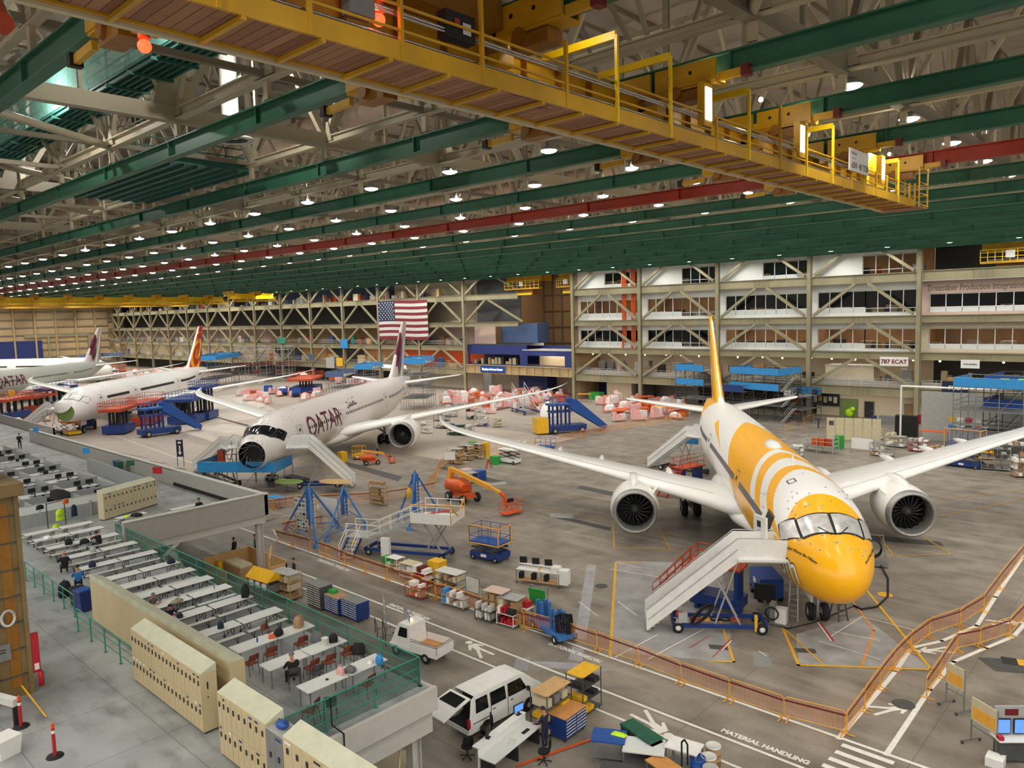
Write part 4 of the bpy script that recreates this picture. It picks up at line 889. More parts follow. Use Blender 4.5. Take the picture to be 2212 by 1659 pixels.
for y in (23.6, 31.4, 41.6):
    g = MB().mt('crane').box(-12.95, -12.7, y-.28, y+.28, 23.9, 25.3); o = g.build('lamp_box', cr); MB().mt('tube').box(-12.7, -12.68, y-.2, y+.2, 24.1, 25.15).build('light_panel', o)
    l = bpy.data.lights.new('walkway_light', 'POINT'); l.energy = 90; l.color = (1, .9, .7); l.shadow_soft_size = .2; lo = bpy.data.objects.new('walkway_light', l); COL.objects.link(lo); lo.location = (-12.9, y+.5, 25.6); lo.parent = cr
for y in (17.2, 29.5, 45.5):
    l = bpy.data.lights.new('walkway_light', 'POINT'); l.energy = 70; l.color = (1, .92, .75); l.shadow_soft_size = .15; lo = bpy.data.objects.new('walkway_light', l); COL.objects.link(lo); lo.location = (-13.6, y, 25.9); lo.parent = cr
    MB().mt('warmlamp').ball((-13.6, y, 26.02), .1, 8).build('bulb', cr)
# capacity board
bd = MB().mt('white').box(-12.68, -12.62, 36.6, 39.1, 24.0, 25.0); bo = bd.build('capacity_board', cr)
fm = frame((-12.6, 39.0, 24.12), (0, -1, 0), (0, 0, 1))
def brd(t, u, v, sz): 
    m = M4.Translation((-12.6, 36.7+u, 24.+v)) @ M4((V((0, 1, 0)), V((0, 0, 1)), V((1, 0, 0)))).transposed().to_4x4(); text('board_lettering', t, sz, 'black', m, bo, ext=0, sx=.9)
brd('60W  40 TON', .1, .12, .42); brd('BOEING', .1, .72, .2); brd('CRANE NO.', .1, .52, .12)
# end basket (cab side)
b = MB().mt('crane')
for x in (-12.4, -13.6, -14.8):
    for y in (46.8, 48.4): b.bar((x, y, 23.2), (x, y, 25.4), .07, .07, (0, 1, 0))
for z in (23.3, 23.9, 24.5, 25.3):
    b.bar((-12.4, 46.8, z), (-12.4, 48.4, z), .05).bar((-14.8, 48.4, z), (-12.4, 48.4, z), .05)
b.mt('plank_underside').box(-14.8, -12.4, 46.8, 48.4, 23.15, 23.22); b.build('end_basket', cr); MB().mt('cranebright').box(-13.4, -13.3, 41., 43.8, 23.6, 25.5).build('yellow_guard_plate', cr)
# trolley hanging on the bridge
b = MB().mt('cranedark').box(-19.8, -14.5, 12.2, 15.6, 25.5, 27.).mt('crane').box(-18.5, -15.2, 9.5, 12., 25.4, 26.3); b.build('hoist_trolley', cr)
MB().mt('orange2').tube(atY(-60, -60, 6.), atY(2, 50, 6.), .3, 14).build('bumper', cr)
# ---------- far bridge cranes: yellow bands on the left ----------
def farcrane(x, y0, y1, label):
    e = empty('bridge_crane', (x, 0, 0), 0, label, 'crane')
    b = MB().mt('cranebright').ibeam((0, y0, 24.7), (0, y1, 24.7), .6, 1.5, .1); b.build('main_girder', e)
    MB().mt('crane').box(1.2, 2.6, y0, y1, 23.1, 23.25).bar((2.6, y0, 23.35), (2.6, y1, 23.35), .1, .45).build('walkway', e)
    b = MB().mt('cranebright'); 
    for k in range(int((y1-y0)/2.2)+1): b.bar((2.6, y0+k*2.2, 23.2), (2.6, y0+k*2.2, 24.5+(k % 4 == 0)*1.2), .09, .09, (0, 1, 0))
    for z in (23.8, 24.5): b.bar((2.6, y0, z), (2.6, y1, z), .07)
    b.build('handrail', e)
    b = MB().mt('crane')
    for k in range(int(y0/G)+1, int(y1/G)+1): b.box(-3, 3.6, G*k-.4, G*k+.4, 25.3, 26.1).box(-2, 2.5, G*k-.3, G*k+.3, 24.8, 25.3)
    b.build('end_truck', e); return e
farcrane(-234, 18, 117, 'long yellow bridge crane far off, spanning the hall in front of the left wall')
farcrane(-262, 18, 117, 'yellow bridge crane behind the long far one, half hidden by it')
farcrane(-205, 104, 118, 'short yellow crane end beyond the steel bays, left of the flag')
farcrane(-300, -5, 70, 'yellow bridge crane at the far left edge above the plain end wall')
def cabcrane(x, y, label, w=10.):
    e = empty('bridge_crane', (x, y, 0), 0, label, 'crane'); b = MB().mt('crane').box(-w/2, w/2, 0, .6, 24.6, 25.9).box(-w/2, w/2, 3, 3.6, 24.6, 25.9); b.build('main_girder', e)
    b = MB().mt('cranebright')
    for i in range(9):
        xx = -w/2+w*i/8; b.bar((xx, -.8, 23.2), (xx, -.8, 24.8), .1, .1, (0, 1, 0))
    for z in (23.8, 24.4, 24.8): b.bar((-w/2, -.8, z), (w/2, -.8, z), .08)
    b.mt('crane').box(-w/2, w/2, -.9, .4, 22.9, 23.2); b.build('walkway', e)
    MB().mt('cranedark').box(-w/4, w/4, 0, 2.5, 21.8, 23).mt('cranebright').box(-w/4, w/4, -.3, 0, 21.7, 22.1).build('hoist_trolley', e); MB().mt('white').box(-.5, .6, -1., -.95, 23.6, 24.6).build('number_board', e)
cabcrane(-111, 124, 'yellow crane parked in the dark recess above the blue service block', 10); cabcrane(-99.5, 125, 'smaller yellow crane cab at the right side of the dark recess', 5); cabcrane(-21, 123.2, 'yellow crane cab in the dark top bay at the right edge', 7)
# ---------- green catwalk and plant in the roof, top left ----------
cw = empty('roof_catwalk', (0, 0, 0), 0, 'dark green catwalk with netted sides high in the roof, top left', 'catwalk')
b = MB().mt('catwalk').box(-90, -27, 13.9, 15.7, 28.9, 29.0)
for k in range(6): b.bar((-90, 14.05+k*.32, 28.8), (-27, 14.05+k*.32, 28.8), .1, .14)
for k in range(26): b.bar((-90+k*2.5, 13.8, 28.7), (-90+k*2.5, 15.8, 28.7), .1, .14)
b.build('deck', cw)
b = MB().mt('teal')
for yy in (13.9, 15.7):
    for z in (29.5, 30.1, 30.7): b.bar((-90, yy, z), (-27, yy, z), .06)
    for k in range(26): b.bar((-90+k*2.5, yy, 29), (-90+k*2.5, yy, 30.8), .06, .06, (0, 1, 0))
b.build('handrail', cw)
MB().mt('netgreen').box(-90, -27, 13.86, 13.88, 29., 30.7).box(-90, -27, 15.72, 15.74, 29., 30.7).build('safety_net', cw)
pf = empty('roof_platform', (0, 0, 0), 0, 'dark green steel platform with railing below the catwalk, top left', 'platform')
b = MB().mt('catwalk').box(-60, -44, 17.6, 24.5, 26.95, 27.1)
for k in range(9): b.bar((-60, 17.8+k*.8, 26.85), (-44, 17.8+k*.8, 26.85), .08, .16)
b.build('deck', pf)
b = MB().mt('catwalk').box(-60, -44, 24.4, 24.45, 27.1, 27.5).box(-44.1, -44, 17.6, 24.5, 27.1, 27.5)
for z in (27.7, 28.2): b.bar((-60, 24.4, z), (-44, 24.4, z), .07).bar((-44, 17.6, z), (-44, 24.4, z), .07)
for k in range(9): b.bar((-60+k*2, 24.4, 27), (-60+k*2, 24.4, 28.2), .07, .07, (0, 1, 0))
for k in range(5): b.bar((-44, 17.6+k*1.7, 27), (-44, 17.6+k*1.7, 28.2), .07, .07, (0, 1, 0))
b.build('handrail', pf); MB().mt('netgreen').box(-60, -44, 24.46, 24.48, 27.1, 28.2).build('safety_net', pf)
for (x, y, s_) in ((-39.5, 20.8, 'white round air duct dropping to a flat diffuser, top left of the crane walkway'),):
    e = empty('air_diffuser', (x, y, 27.6), 0, s_, 'vent'); MB().mt('white').lathe([(.45, .5), (.45, 7)], 20).build('duct', e); MB().mt('offwhite').lathe([(.45, .5), (1.15, .08), (1.2, 0), (.9, -.05), (.88, .06), (.5, .1), (.02, .1)], 28).mt('dark').lathe([(.86, .02), (.4, .05)], 24).build('diffuser', e)
e = empty('pipe_rack', (-43, 17.2, 28.6), 0, 'small rack of black valves in a white railing by the catwalk, top left', 'pipework'); b = MB().mt('white')
for z in (0, .5, 1.): b.bar((-1.2, 0, z), (1.2, 0, z), .05)
for x in (-1.2, 0, 1.2): b.bar((x, 0, 0), (x, 0, 1), .05, .05, (0, 1, 0))
b.build('guard', e); b = MB().mt('black')
for i in range(7): b.cbox((-.9+i*.3, .3, .4), .16, .2, .5+.1*(i % 3))
b.build('valve', e)['kind'] = 'stuff'
MB().mt('offwhite').pipe([(-1.4, .5, 1.2), (-.2, .5, 1.3), (-.2, .5, .2)], .12, 8).build('pipe', e)
for i, (x, y, z, en) in enumerate(((-44, 12.6, 29.6, 900), (-36, 19.6, 29.8, 900), (-56, 17.0, 30.2, 900), (-30, 13.0, 30.2, 600), (-70, 19.0, 30., 700))):
    e = empty('work_lamp', (x, y, z), 0, ['small white work lamp by the roof catwalk, middle', 'small work lamp beside the round air duct', 'small work lamp over the green roof platform', 'small work lamp at the crane end of the catwalk', 'small work lamp at the far end of the catwalk'][i], 'lamp', 'work lamps in the roof'); MB().mt('lampglow').ball((0, 0, 0), .14, 8).build('bulb', e); MB().mt('grey').tube((0, 0, .1), (0, 0, 1.2), .04, 6).build('stem', e)
    l = bpy.data.lights.new('work_light', 'POINT'); l.energy = en; l.shadow_soft_size = .14; l.color = (1, .97, .9); lo = bpy.data.objects.new('work_light', l); COL.objects.link(lo); lo.location = (x, y, z-.25)
# ================= mezzanine furniture =================
ZT_ = ZM+.74
# ---- people: one skinned body per person ----
def person(name, loc, rz, pose, top, bottom, label, hairc='hair', sleeves=True, skin='skin'):
    J = dict(pelvis=(0, 0, .95), waist=(0, 0, 1.1), chest=(0, 0, 1.35), neck=(0, 0, 1.5), head0=(0, .02, 1.6), head=(0, .03, 1.7))
    for s, q in ((1, 'l'), (-1, 'r')):
        J.update({'sh'+q: (s*.19, 0, 1.43), 'el'+q: (s*.24, -.02, 1.15), 'wr'+q: (s*.25, .08, .92), 'hd'+q: (s*.25, .1, .83), 'hp'+q: (s*.1, 0, .92), 'kn'+q: (s*.11, .03, .5), 'an'+q: (s*.12, 0, .09), 'to'+q: (s*.13, .17, .04)})
    if pose in ('sit', 'lean', 'look'):
        dz = -.47; f = {'sit': .04, 'lean': .2, 'look': .08}[pose]
        for k in ('pelvis', 'waist', 'chest', 'neck', 'head0', 'head', 'shl', 'shr', 'ell', 'elr', 'wrl', 'wrr', 'hdl', 'hdr', 'hpl', 'hpr'):
            x, y, z = J[k]; t = max(0, z-1.0)/.7; J[k] = (x, y+f*t*1.1, z+dz-(.12 if pose == 'lean' else 0)*t*t)
        hy, hz = .36 if pose != 'sit' else .3, .76-.0
        for s, q in ((1, 'l'), (-1, 'r')):
            J['el'+q] = (s*.27, .16+f, .72 if pose != 'lean' else .78); J['wr'+q] = (s*.13, .36+f, .79); J['hd'+q] = (s*.05, .42+f, .81)
            J['kn'+q] = (s*.14, .42, .5); J['an'+q] = (s*.14, .4, .09); J['to'+q] = (s*.15, .56, .04); J['hp'+q] = (s*.1, .03, .46)
        if pose == 'look': J['wrl'] = (.12, .3, .75)
    if pose == 'work':
        for s, q in ((1, 'l'), (-1, 'r')): J['el'+q] = (s*.26, .12, 1.15); J['wr'+q] = (s*.2, .36, 1.05); J['hd'+q] = (s*.18, .44, 1.03)
        x, y, z = J['head']; J['head'] = (x, y+.05, z-.02)
    if pose == 'walk': J['knl'] = (.1, .16, .5); J['anl'] = (.1, .18, .09); J['tol'] = (.1, .35, .05); J['knr'] = (-.1, -.05, .5); J['anr'] = (-.1, -.28, .14); J['tor'] = (-.1, -.12, .05)
    R_ = dict(pelvis=.15, waist=.135, chest=.165, neck=.06, head0=.075, head=.1, sh=.075, el=.05, wr=.035, hd=.035, hp=.1, kn=.065, an=.045, to=.035)
    names = list(J); ed = [('pelvis', 'waist'), ('waist', 'chest'), ('chest', 'neck'), ('neck', 'head0'), ('head0', 'head')]
    for q in 'lr': ed += [('chest', 'sh'+q), ('sh'+q, 'el'+q), ('el'+q, 'wr'+q), ('wr'+q, 'hd'+q), ('pelvis', 'hp'+q), ('hp'+q, 'kn'+q), ('kn'+q, 'an'+q), ('an'+q, 'to'+q)]
    vs = [V(J[k]) for k in names]; rr = [R_[k if k in R_ else k[:-1]] for k in names]; es = [(names.index(a), names.index(b)) for a, b in ed]
    for q, s in (('l', 1), ('r', -1)):    # five fingers each
        h = V(J['hd'+q]); w_ = V(J['wr'+q]); d = (h-w_).normalized(); sd = V((s, 0, 0))
        for i, (o, ln_) in enumerate(((-.03, .05), (-.01, .075), (.01, .08), (.03, .065), (-.045, .03))):
            a = h+d*(.02 if i < 4 else -.01)+sd*o*-1; b_ = a+d*ln_*.55+V((0, 0, -.008)); c = a+d*ln_+V((0, 0, -.025)); n0 = len(vs); vs += [a, b_, c]; rr += [.012, .01, .009]; es += [(names.index('hd'+q), n0), (n0, n0+1), (n0+1, n0+2)]
    me = bpy.data.meshes.new('body'); me.from_pydata(vs, es, []); o = bpy.data.objects.new('body', me); COL.objects.link(o)
    m = o.modifiers.new('s', 'SKIN'); m.use_smooth_shade = True
    for i, sv in enumerate(me.skin_vertices[0].data): sv.radius = (rr[i], rr[i]*(.8 if names[i:i+1] and names[i] in ('pelvis', 'waist', 'chest') else 1)); sv.use_root = (i == 0)
    m2 = o.modifiers.new('d', 'SUBSURF'); m2.levels = 1; m2.render_levels = 1
    me2 = bpy.data.meshes.new_from_object(o.evaluated_get(bpy.context.evaluated_depsgraph_get())); bpy.data.objects.remove(o)
    for k in (skin, top, bottom, 'black'): me2.materials.append(MT(k))
    segs = [(V(J[a]), V(J[b]), a, b) for a, b in ed]
    for f in me2.polygons:
        c = f.center; best = (9, None, None)
        for p_, q_, a, b in segs:
            t = max(0, min(1, (c-p_).dot(q_-p_)/((q_-p_).length_squared or 1))); dd = (c-(p_+(q_-p_)*t)).length
            if dd < best[0]: best = (dd, a, b)
        a, b = best[1], best[2]; k = 0
        if b in ('waist', 'chest') or b[:2] == 'sh' or (b[:2] == 'el') or (sleeves and b[:2] == 'wr'): k = 1
        if b == 'neck' and c.z < J['neck'][2]-.02: k = 1
        if b[:2] in ('hp', 'kn', 'an'): k = 2
        if b[:2] == 'to': k = 3
        f.material_index = k; f.use_smooth = True
    po = bpy.data.objects.new('person', me2); COL.objects.link(po); po.location = loc; po.rotation_euler.z = rz; tag(po, label, 'person')
    h = V(J['head']); b = MB().mt(hairc)
    n = 14; rings = [[h+V((.105*math.sin(t)*math.cos(a), -.012+.118*math.sin(t)*math.sin(a), .125*math.cos(t)+.015)) for a in [2*PI*i/n for i in range(n)]] for t in [.01, .4, .8, 1.15, 1.5]]
    for r_ in rings[3:]:
        for i, p_ in enumerate(r_):
            if p_.y > h.y+.03: r_[i] = V((p_.x, p_.y-.03, max(p_.z, h.z+.05)))
    b.loft(rings, True, False).build('hair', po)
    b = MB().mt(skin).ball(h+V((0, .108, -.005)), .017, 6, .8, 1.3, 1.3)
    for s in (-1, 1): b.ball(h+V((s*.105, 0, 0)), .022, 6, .5, 1, 1.4)
    b.build('nose_and_ears', po); b = MB().mt('dark')
    for s in (-1, 1): b.ball(h+V((s*.035, .095, .02)), .009, 6)
    b.build('eyes', po); MB().mt('darkred').cbox(h+V((0, .1, -.045)), .045, .012, .008).build('mouth', po); return po
# ---- mobile cafeteria tables ----
def caf_table(L=1.95):
    e = empty('cafeteria_table', (0, 0, 0), 0, 'white folding cafeteria table', 'table')
    MB().mt('tabletop').box(-.38, .38, .02, L-.02, .71, .74).mt('dark').box(-.385, .385, .015, L-.015, .705, .728).build('table_top', e)
    for s in (-1, 1): MB().mt('tabletop').box(s*.62-.14, s*.62+.14, .05, L-.05, .42, .45).mt('dark').box(s*.62-.145, s*.62+.145, .045, L-.045, .415, .435).build('bench', e)
    for y in (.35, L-.35):
        b = MB().mt('black').pipe([(-.62, y, .42), (-.62, y, .08), (-.3, y, .25), (-.3, y, .7)], .016, 5).pipe([(.62, y, .42), (.62, y, .08), (.3, y, .25), (.3, y, .7)], .016, 5).pipe([(-.3, y, .7), (.3, y, .25)], .014, 5).pipe([(.3, y, .7), (-.3, y, .25)], .014, 5)
        for s in (-1, 1): b.tube((s*.62-.015, y, .05), (s*.62+.015, y, .05), .05, 8)
        b.build('folding_leg', e)
    return e
TX = [-53.95, -52.0, -49.55, -46.7, -43.9, -41., -39.1, -37.1, -35.15, -33.1, -30.45]
tproto = None; ordw = ['first', 'second', 'third', 'fourth', 'fifth', 'sixth', 'seventh', 'eighth', 'ninth', 'tenth', 'eleventh']
for i, x in enumerate(TX):
    for h in (0, 1):
        lab_ = 'white cafeteria table, %s half of the %s row from the grey partition' % (('near', 'rail')[h], ordw[i])
        loc = (x, 13.05+h*2.0, ZM)
        if tproto is None: tproto = caf_table(); tproto.location = loc; tproto['label'] = lab_; tproto['group'] = 'cafeteria tables with benches'
        else: dup(tproto, loc, 0, lab_, 'cafeteria tables with benches')
for i, (x, y) in enumerate(((-52.7, 21.6), (-53.4, 18.3), (-51.9, 24.4))): dup(tproto, (x, y, ZM), R(3), ['white folding cafeteria table beside the seated hooded person', 'white folding cafeteria table with a black jacket, in front of the cream lockers', 'white folding cafeteria table in the far corner by the parapet'][i], 'cafeteria tables with benches')
def plain_table():
    e = empty('long_table', (0, 0, 0), 0, 'x', 'table'); MB().mt('tabletop').box(-.4, .4, .01, 1.69, .71, .745).build('table_top', e)
    for x in (-.34, .34):
        for y in (.12, 1.58): MB().mt('steel').box(x-.02, x+.02, y-.02, y+.02, 0, .71).build('leg', e)
    MB().mt('steel').box(-.36, .36, .1, .13, .63, .71).box(-.36, .36, 1.57, 1.6, .63, .71).build('apron', e); return e
pt_ = plain_table(); tl = ['nearest white table row to the corner rail', 'middle white table row, by the seated person in black', 'third white table row from the corner rail, with the backpack']; n = 0
for i, x in enumerate((-27.95, -25.6, -23.0)):
    for h in (0, 1):
        lb = '%s half of %s' % (('near', 'rail')[h], ['white table row furthest from the corner, with the brown backpack', 'middle white table row, where the person in black sits', 'white table row nearest the corner rail, with the pink bag'][i]); lb = 'long table, '+lb
        loc = (x+.05*h, 13.5+h*1.74, ZM)
        if n == 0: pt_.location = loc; pt_['label'] = lb; pt_['group'] = 'long white tables'; n = 1
        else: dup(pt_, loc, R(rnd.uniform(-1, 1)), lb, 'long white tables')
def caf_chair(c='chair_brown'):
    e = empty('stacking_chair', (0, 0, 0), 0, 'x', 'chair'); MB().mt(c).box(-.21, .21, -.2, .21, .43, .47).build('seat', e)
    MB().mt(c).loft([[(-.2, -.2, .6), (.2, -.2, .6), (.2, -.23, .6), (-.2, -.23, .6)], [(-.21, -.24, .72), (.21, -.24, .72), (.21, -.27, .72), (-.21, -.27, .72)], [(-.19, -.26, .85), (.19, -.26, .85), (.19, -.29, .85), (-.19, -.29, .85)]]).build('backrest', e)
    for s in (-1, 1): MB().mt('dark').pipe([(s*.21, -.28, .8), (s*.2, -.2, .44), (s*.22, -.26, 0)], .012, 5).build('leg', e); MB().mt('dark').pipe([(s*.19, .18, .43), (s*.22, .22, 0)], .012, 5).build('leg', e)
    return e
cp = caf_chair(); cl = [(-27.0, 13.7, 95, 'brown chair at the near end of the backpack table row'), (-27.1, 14.6, 80, 'second brown chair along the backpack table row'), (-27.0, 15.9, 85, 'third brown chair along the backpack table row, near the rail'), (-28.9, 15.6, -70, 'rust brown chair standing behind the backpack table row'), (-24.8, 15.0, 95, 'brown chair tucked under the middle table row'), (-24.7, 15.7, 85, 'brown chair beside the dark coat chair, middle table row'), (-24.75, 16.6, 75, 'brown chair at the rail end of the middle table row'), (-22.1, 13.25, 120, 'brown chair at the near end of the corner table row'), (-22.1, 15.6, 100, 'brown chair between the corner table row and the mesh rail')]
for i, (x, y, a, lb) in enumerate(cl):
    if i == 0: cp.location = (x, y, ZM); cp.rotation_euler.z = R(a); cp['label'] = lb; cp['group'] = 'brown stacking chairs'
    else: dup(cp, (x, y, ZM), R(a), lb, 'brown stacking chairs')
gch = caf_chair('darkgrey'); gch.location = (-24.75, 14.25, ZM); gch.rotation_euler.z = R(65); gch['label'] = 'grey chair under the seated person in black'
for x, y, a, lb in ((-24.3, 14.9, 80, 'dark grey upholstered chair between the two nearer table rows'), (-21.9, 13.9, 60, 'black chair under the corner table row by the mesh'), (-26.6, 16.6, 30, 'dark chair draped with a grey coat near the rail'), (-24.4, 17.0, 40, 'dark chair draped with a black coat near the rail')):
    d_ = dup(gch, (x, y, ZM), R(a), lb)
    if 'draped' in lb: c = MB().mt('cloth_grey' if 'grey coat' in lb else 'cloth_black').loft([[(-.24, -.2, .5), (.24, -.2, .5), (.26, -.36, .5), (-.26, -.36, .5)], [(-.26, -.2, .8), (.26, -.2, .8), (.25, -.34, .8), (-.25, -.34, .8)], [(-.15, -.22, .95), (.15, -.22, .95), (.14, -.32, .95), (-.14, -.32, .95)]]); o = c.build('coat', None, (x, y, ZM), R(a)); tag(o, 'coat hung over the '+('grey' if 'grey' in lb else 'black')+' chair back near the rail', 'coat')
# ---- lockers ----
def locker_unit(n, mtl='locker', h=2.08, dep=.55, w=.305, tiers=2, top='lockertop', slope=.24, labels=True):
    e = empty('locker_unit', (0, 0, 0), 0, 'x', 'locker'); W = n*w
    MB().mt(mtl).box(0, W, .012, dep, .06, h).mt('dark').box(.02, W-.02, .04, dep-.04, 0, .06).build('body', e)
    MB().mt(top).prism([(0, 0, h), (0, dep, h), (0, dep, h+slope)], (-.005, 0, 0), (W+.005, 0, 0)).build('sloped_top', e) if slope else MB().mt(top).box(0, W, 0, dep, h, h+.02).build('flat_top', e)
    for i in range(n):
        for t in range(tiers):
            z0 = .08+t*(h-.1)/tiers; z1 = z0+(h-.1)/tiers-.02
            d = MB().mt(mtl).box(i*w+.008, (i+1)*w-.008, -.006, .012, z0, z1).build('door', e)
            zz = z1-.38 if tiers == 2 else 1.2
            MB().mt('dark').box(i*w+w*.42, i*w+w*.62, -.03, -.005, zz, zz+.16).build('handle', d)
            if rnd.random() < .4: MB().mt(rnd.choice(['white', 'blue2', 'blue2', 'dark'])).box(i*w+.08, (i+1)*w-.08, -.009, -.006, z1-.12, z1-.05).build('name_tag', d)
    return e
for i in range(6):
    u = locker_unit(3 if i < 5 else 4); u.location = (-30.0+i*.925, 10.48, ZM); u['label'] = 'cream sloped-top locker unit, %s from left in front row by teal railing' % ordw[i]; u['group'] = 'front locker row'
    if i == 5:
        b = MB().mt('dark').box(1.225, 1.232, .2, .25, 1.5, 1.75).box(1.225, 1.232, .2, .24, 1.2, 1.25); b.build('stencil', u)
for i in range(7):
    u = locker_unit(6, w=.317); u.location = (-37.45+(i+1)*1.9, 12.05, ZM); u.rotation_euler.z = PI; u['label'] = 'tan locker unit with plain back, %s from left in row beside tables' % ordw[i]; u['group'] = 'rear locker row'
xb = [at(x_, y_, ZM+2.08).x for x_, y_ in ((485, 1488), (516, 1506), (589, 1558), (625, 1583), (711, 1641))]
specs = [(3, xb[0], xb[1], 'locker', 2, 'cream locker unit with blue tags, leftmost of the nearest locker row'), (6, xb[1], xb[2], 'locker', 2, 'wide cream locker unit with blue tags, second in the nearest row'), (2, xb[2], xb[3], 'grey', 1, 'grey flat-topped locker unit with a blue bag on it'), (4, xb[3], xb[4], 'locker', 2, 'cream locker unit just right of the grey one'), (3, xb[4], xb[4]+1.25, 'locker', 2, 'pale cream locker unit at the bottom edge, second right of the grey one'), (3, xb[4]+1.25, xb[4]+2.5, 'locker', 2, 'cream locker unit cut by the bottom edge, last of the nearest row')]
for n_, a, c, m_, t_, lb in specs:
    u = locker_unit(n_, m_, 2.08 if m_ == 'locker' else 1.98, .6, (c-a-.01)/n_, t_, 'lockertop' if m_ == 'locker' else 'lightgrey', .24 if m_ == 'locker' else 0); u.location = (a, 10.3, ZM); u['label'] = lb
tag(MB().mt('blue').ball((0, 0, .12), .2, 10, 1.2, .9, .6).mt('dark').tube((-.18, 0, .2), (.18, 0, .2), .03).build('bag', None, (xb[2]+.42, 10.6, ZM+2.0)), 'blue bag lying on the grey locker unit', 'bag')
for i in range(3):
    u = locker_unit(4 if i else 5, 'beige', 1.9, .55, .36); u.rotation_euler.z = R(112); a = V((-56.5, 18.6)); d = V((-.375, .927)); u.location = (a.x+d.x*(i*1.46+(.34 if i else 0)), a.y+d.y*(i*1.46+(.34 if i else 0)), ZM); u['label'] = 'pale cream locker unit beside the partitions, %s' % ['nearest the green vest', 'middle of the three', 'nearest the parapet']
    u['label'] = 'pale cream locker unit between cubicles and tables, '+['the one nearest the green vest', 'the middle one', 'the one nearest the parapet'][i]
# ---- railings ----
def railing(name, pts, label, posts=1.5, h=1.07, mtl='teal', mesh=False, z0=ZM, mids=(.36, .72), cat='railing'):
    e = empty(name, (pts[0][0], pts[0][1], z0), 0, label, cat); o = V((pts[0][0], pts[0][1], 0)); P = [V((x, y, 0))-o for x, y in pts]
    b = MB().mt(mtl)
    for a, c in zip(P, P[1:]):
        for z in (h,)+tuple(mids): b.tube(a+V((0, 0, z)), c+V((0, 0, z)), .028 if z == h else .02, 6)
    b.build('rail', e)
    for a, c in zip(P, P[1:]):
        n = max(1, round((c-a).length/posts))
        for i in range(n+1): p_ = a+(c-a)*i/n; MB().mt(mtl).tube(p_, p_+V((0, 0, h)), .028, 6).box(p_.x-.08, p_.x+.08, p_.y-.06, p_.y+.06, 0, .015).build('post', e)
        if mesh: b = MB().mt('mesh').bar(a+V((0, 0, h/2)), c+V((0, 0, h/2)), .012, h-.05).build('mesh_panel', e)
    return e
railing('guard_rail', [(-50.7, 17.3), (-21.15, 17.3), (-21.15, 11.2)], 'long teal pipe railing with green mesh round the open table area', 2.2, 1.12, mesh=True)
railing('guard_rail', [(-46.6, 11.2), (-38.9, 11.2)], 'short teal pipe railing beside the blue bin', 1.55)
railing('guard_rail', [(-36.9, 10.7), (-30.3, 10.7)], 'teal pipe railing running up to the front locker row', 1.6)
railing('guard_rail', [(-24.0, 11.1), (-22.7, 11.1)], 'short teal rail piece between the locker rows', 1.3)
# ---- parapets round the platform (part of the mezzanine) ----
b = MB().mt('mezzgrey').box(-49.35, -49.1, 17.2, 26.95, ZM-.15, ZM+1.4).box(-64, -49.1, 26.7, 26.95, ZM-.15, ZM+1.35).box(-104, -64, 26.7, 26.95, ZM-.15, ZM+1.2).mt('offwhite').box(-49.4, -49.05, 17.2, 27, ZM+1.38, ZM+1.44).box(-104, -49.05, 26.65, 27, ZM+1.33, ZM+1.38).mt('black').box(-64, -49.4, 26.6, 26.7, ZM, ZM+.25).box(-49.45, -49.36, 17.4, 26.6, ZM, ZM+.2).mt('mezzgrey').box(-130, -104, 29.2, 29.4, 2.6, ZM+1.2).box(-104.2, -104, 26.7, 29.4, 2.6, ZM+1.2)
b.build('parapet', mz); MB().mt('mezzanine_concrete').box(-130, -92, -8, 29.2, ZM-.25, ZM).build('slab', mz)
# ---- office cubicles ----
def partition(x0, y0, x1, y1, lb, h=1.1, glass=False):
    a = V((x0, y0, ZM)); d = V((x1-x0, y1-y0, 0)); L = d.length; e = empty('office_partition', a, math.atan2(d.y, d.x), lb, 'partition', 'grey office partitions')
    MB().mt('cabgrey').box(0, L, -.03, .03, 0, h if not glass else h*.62).build('panel', e)
    if glass: MB().mt('cabwhite').box(0, L, -.02, .02, h*.62, h).build('frosted_panel', e)
    MB().mt('lightgrey').box(0, L, -.045, .045, h, h+.03).box(-.04, .04, -.04, .04, 0, h).box(L-.04, L+.04, -.04, .04, 0, h).build('trim', e); return e
def desk():
    e = empty('office_desk', (0, 0, 0), 0, 'x', 'desk', 'cubicle desks'); MB().mt('tabletop').box(-1.2, 1.2, -.35, .35, .7, .735).box(-1.2, -.6, -1.1, -.35, .7, .735).build('desk_top', e)
    MB().mt('black').box(-1.1, -.7, -.3, .3, 0, .69).build('drawer_unit', e)
    for x in (.5, 1.15): MB().mt('dark').box(x-.02, x+.02, -.3, .3, 0, .7).build('leg', e)
    return e
def monitor():
    e = empty('computer_monitor', (0, 0, 0), 0, 'x', 'monitor', 'office monitors'); MB().mt('black').cbox((0, 0, .3), .55, .04, .34).build('screen_housing', e); MB().mt('dark').box(-.03, .03, -.02, .03, .0, .2).box(-.12, .12, -.08, .08, 0, .015).build('stand', e); return e
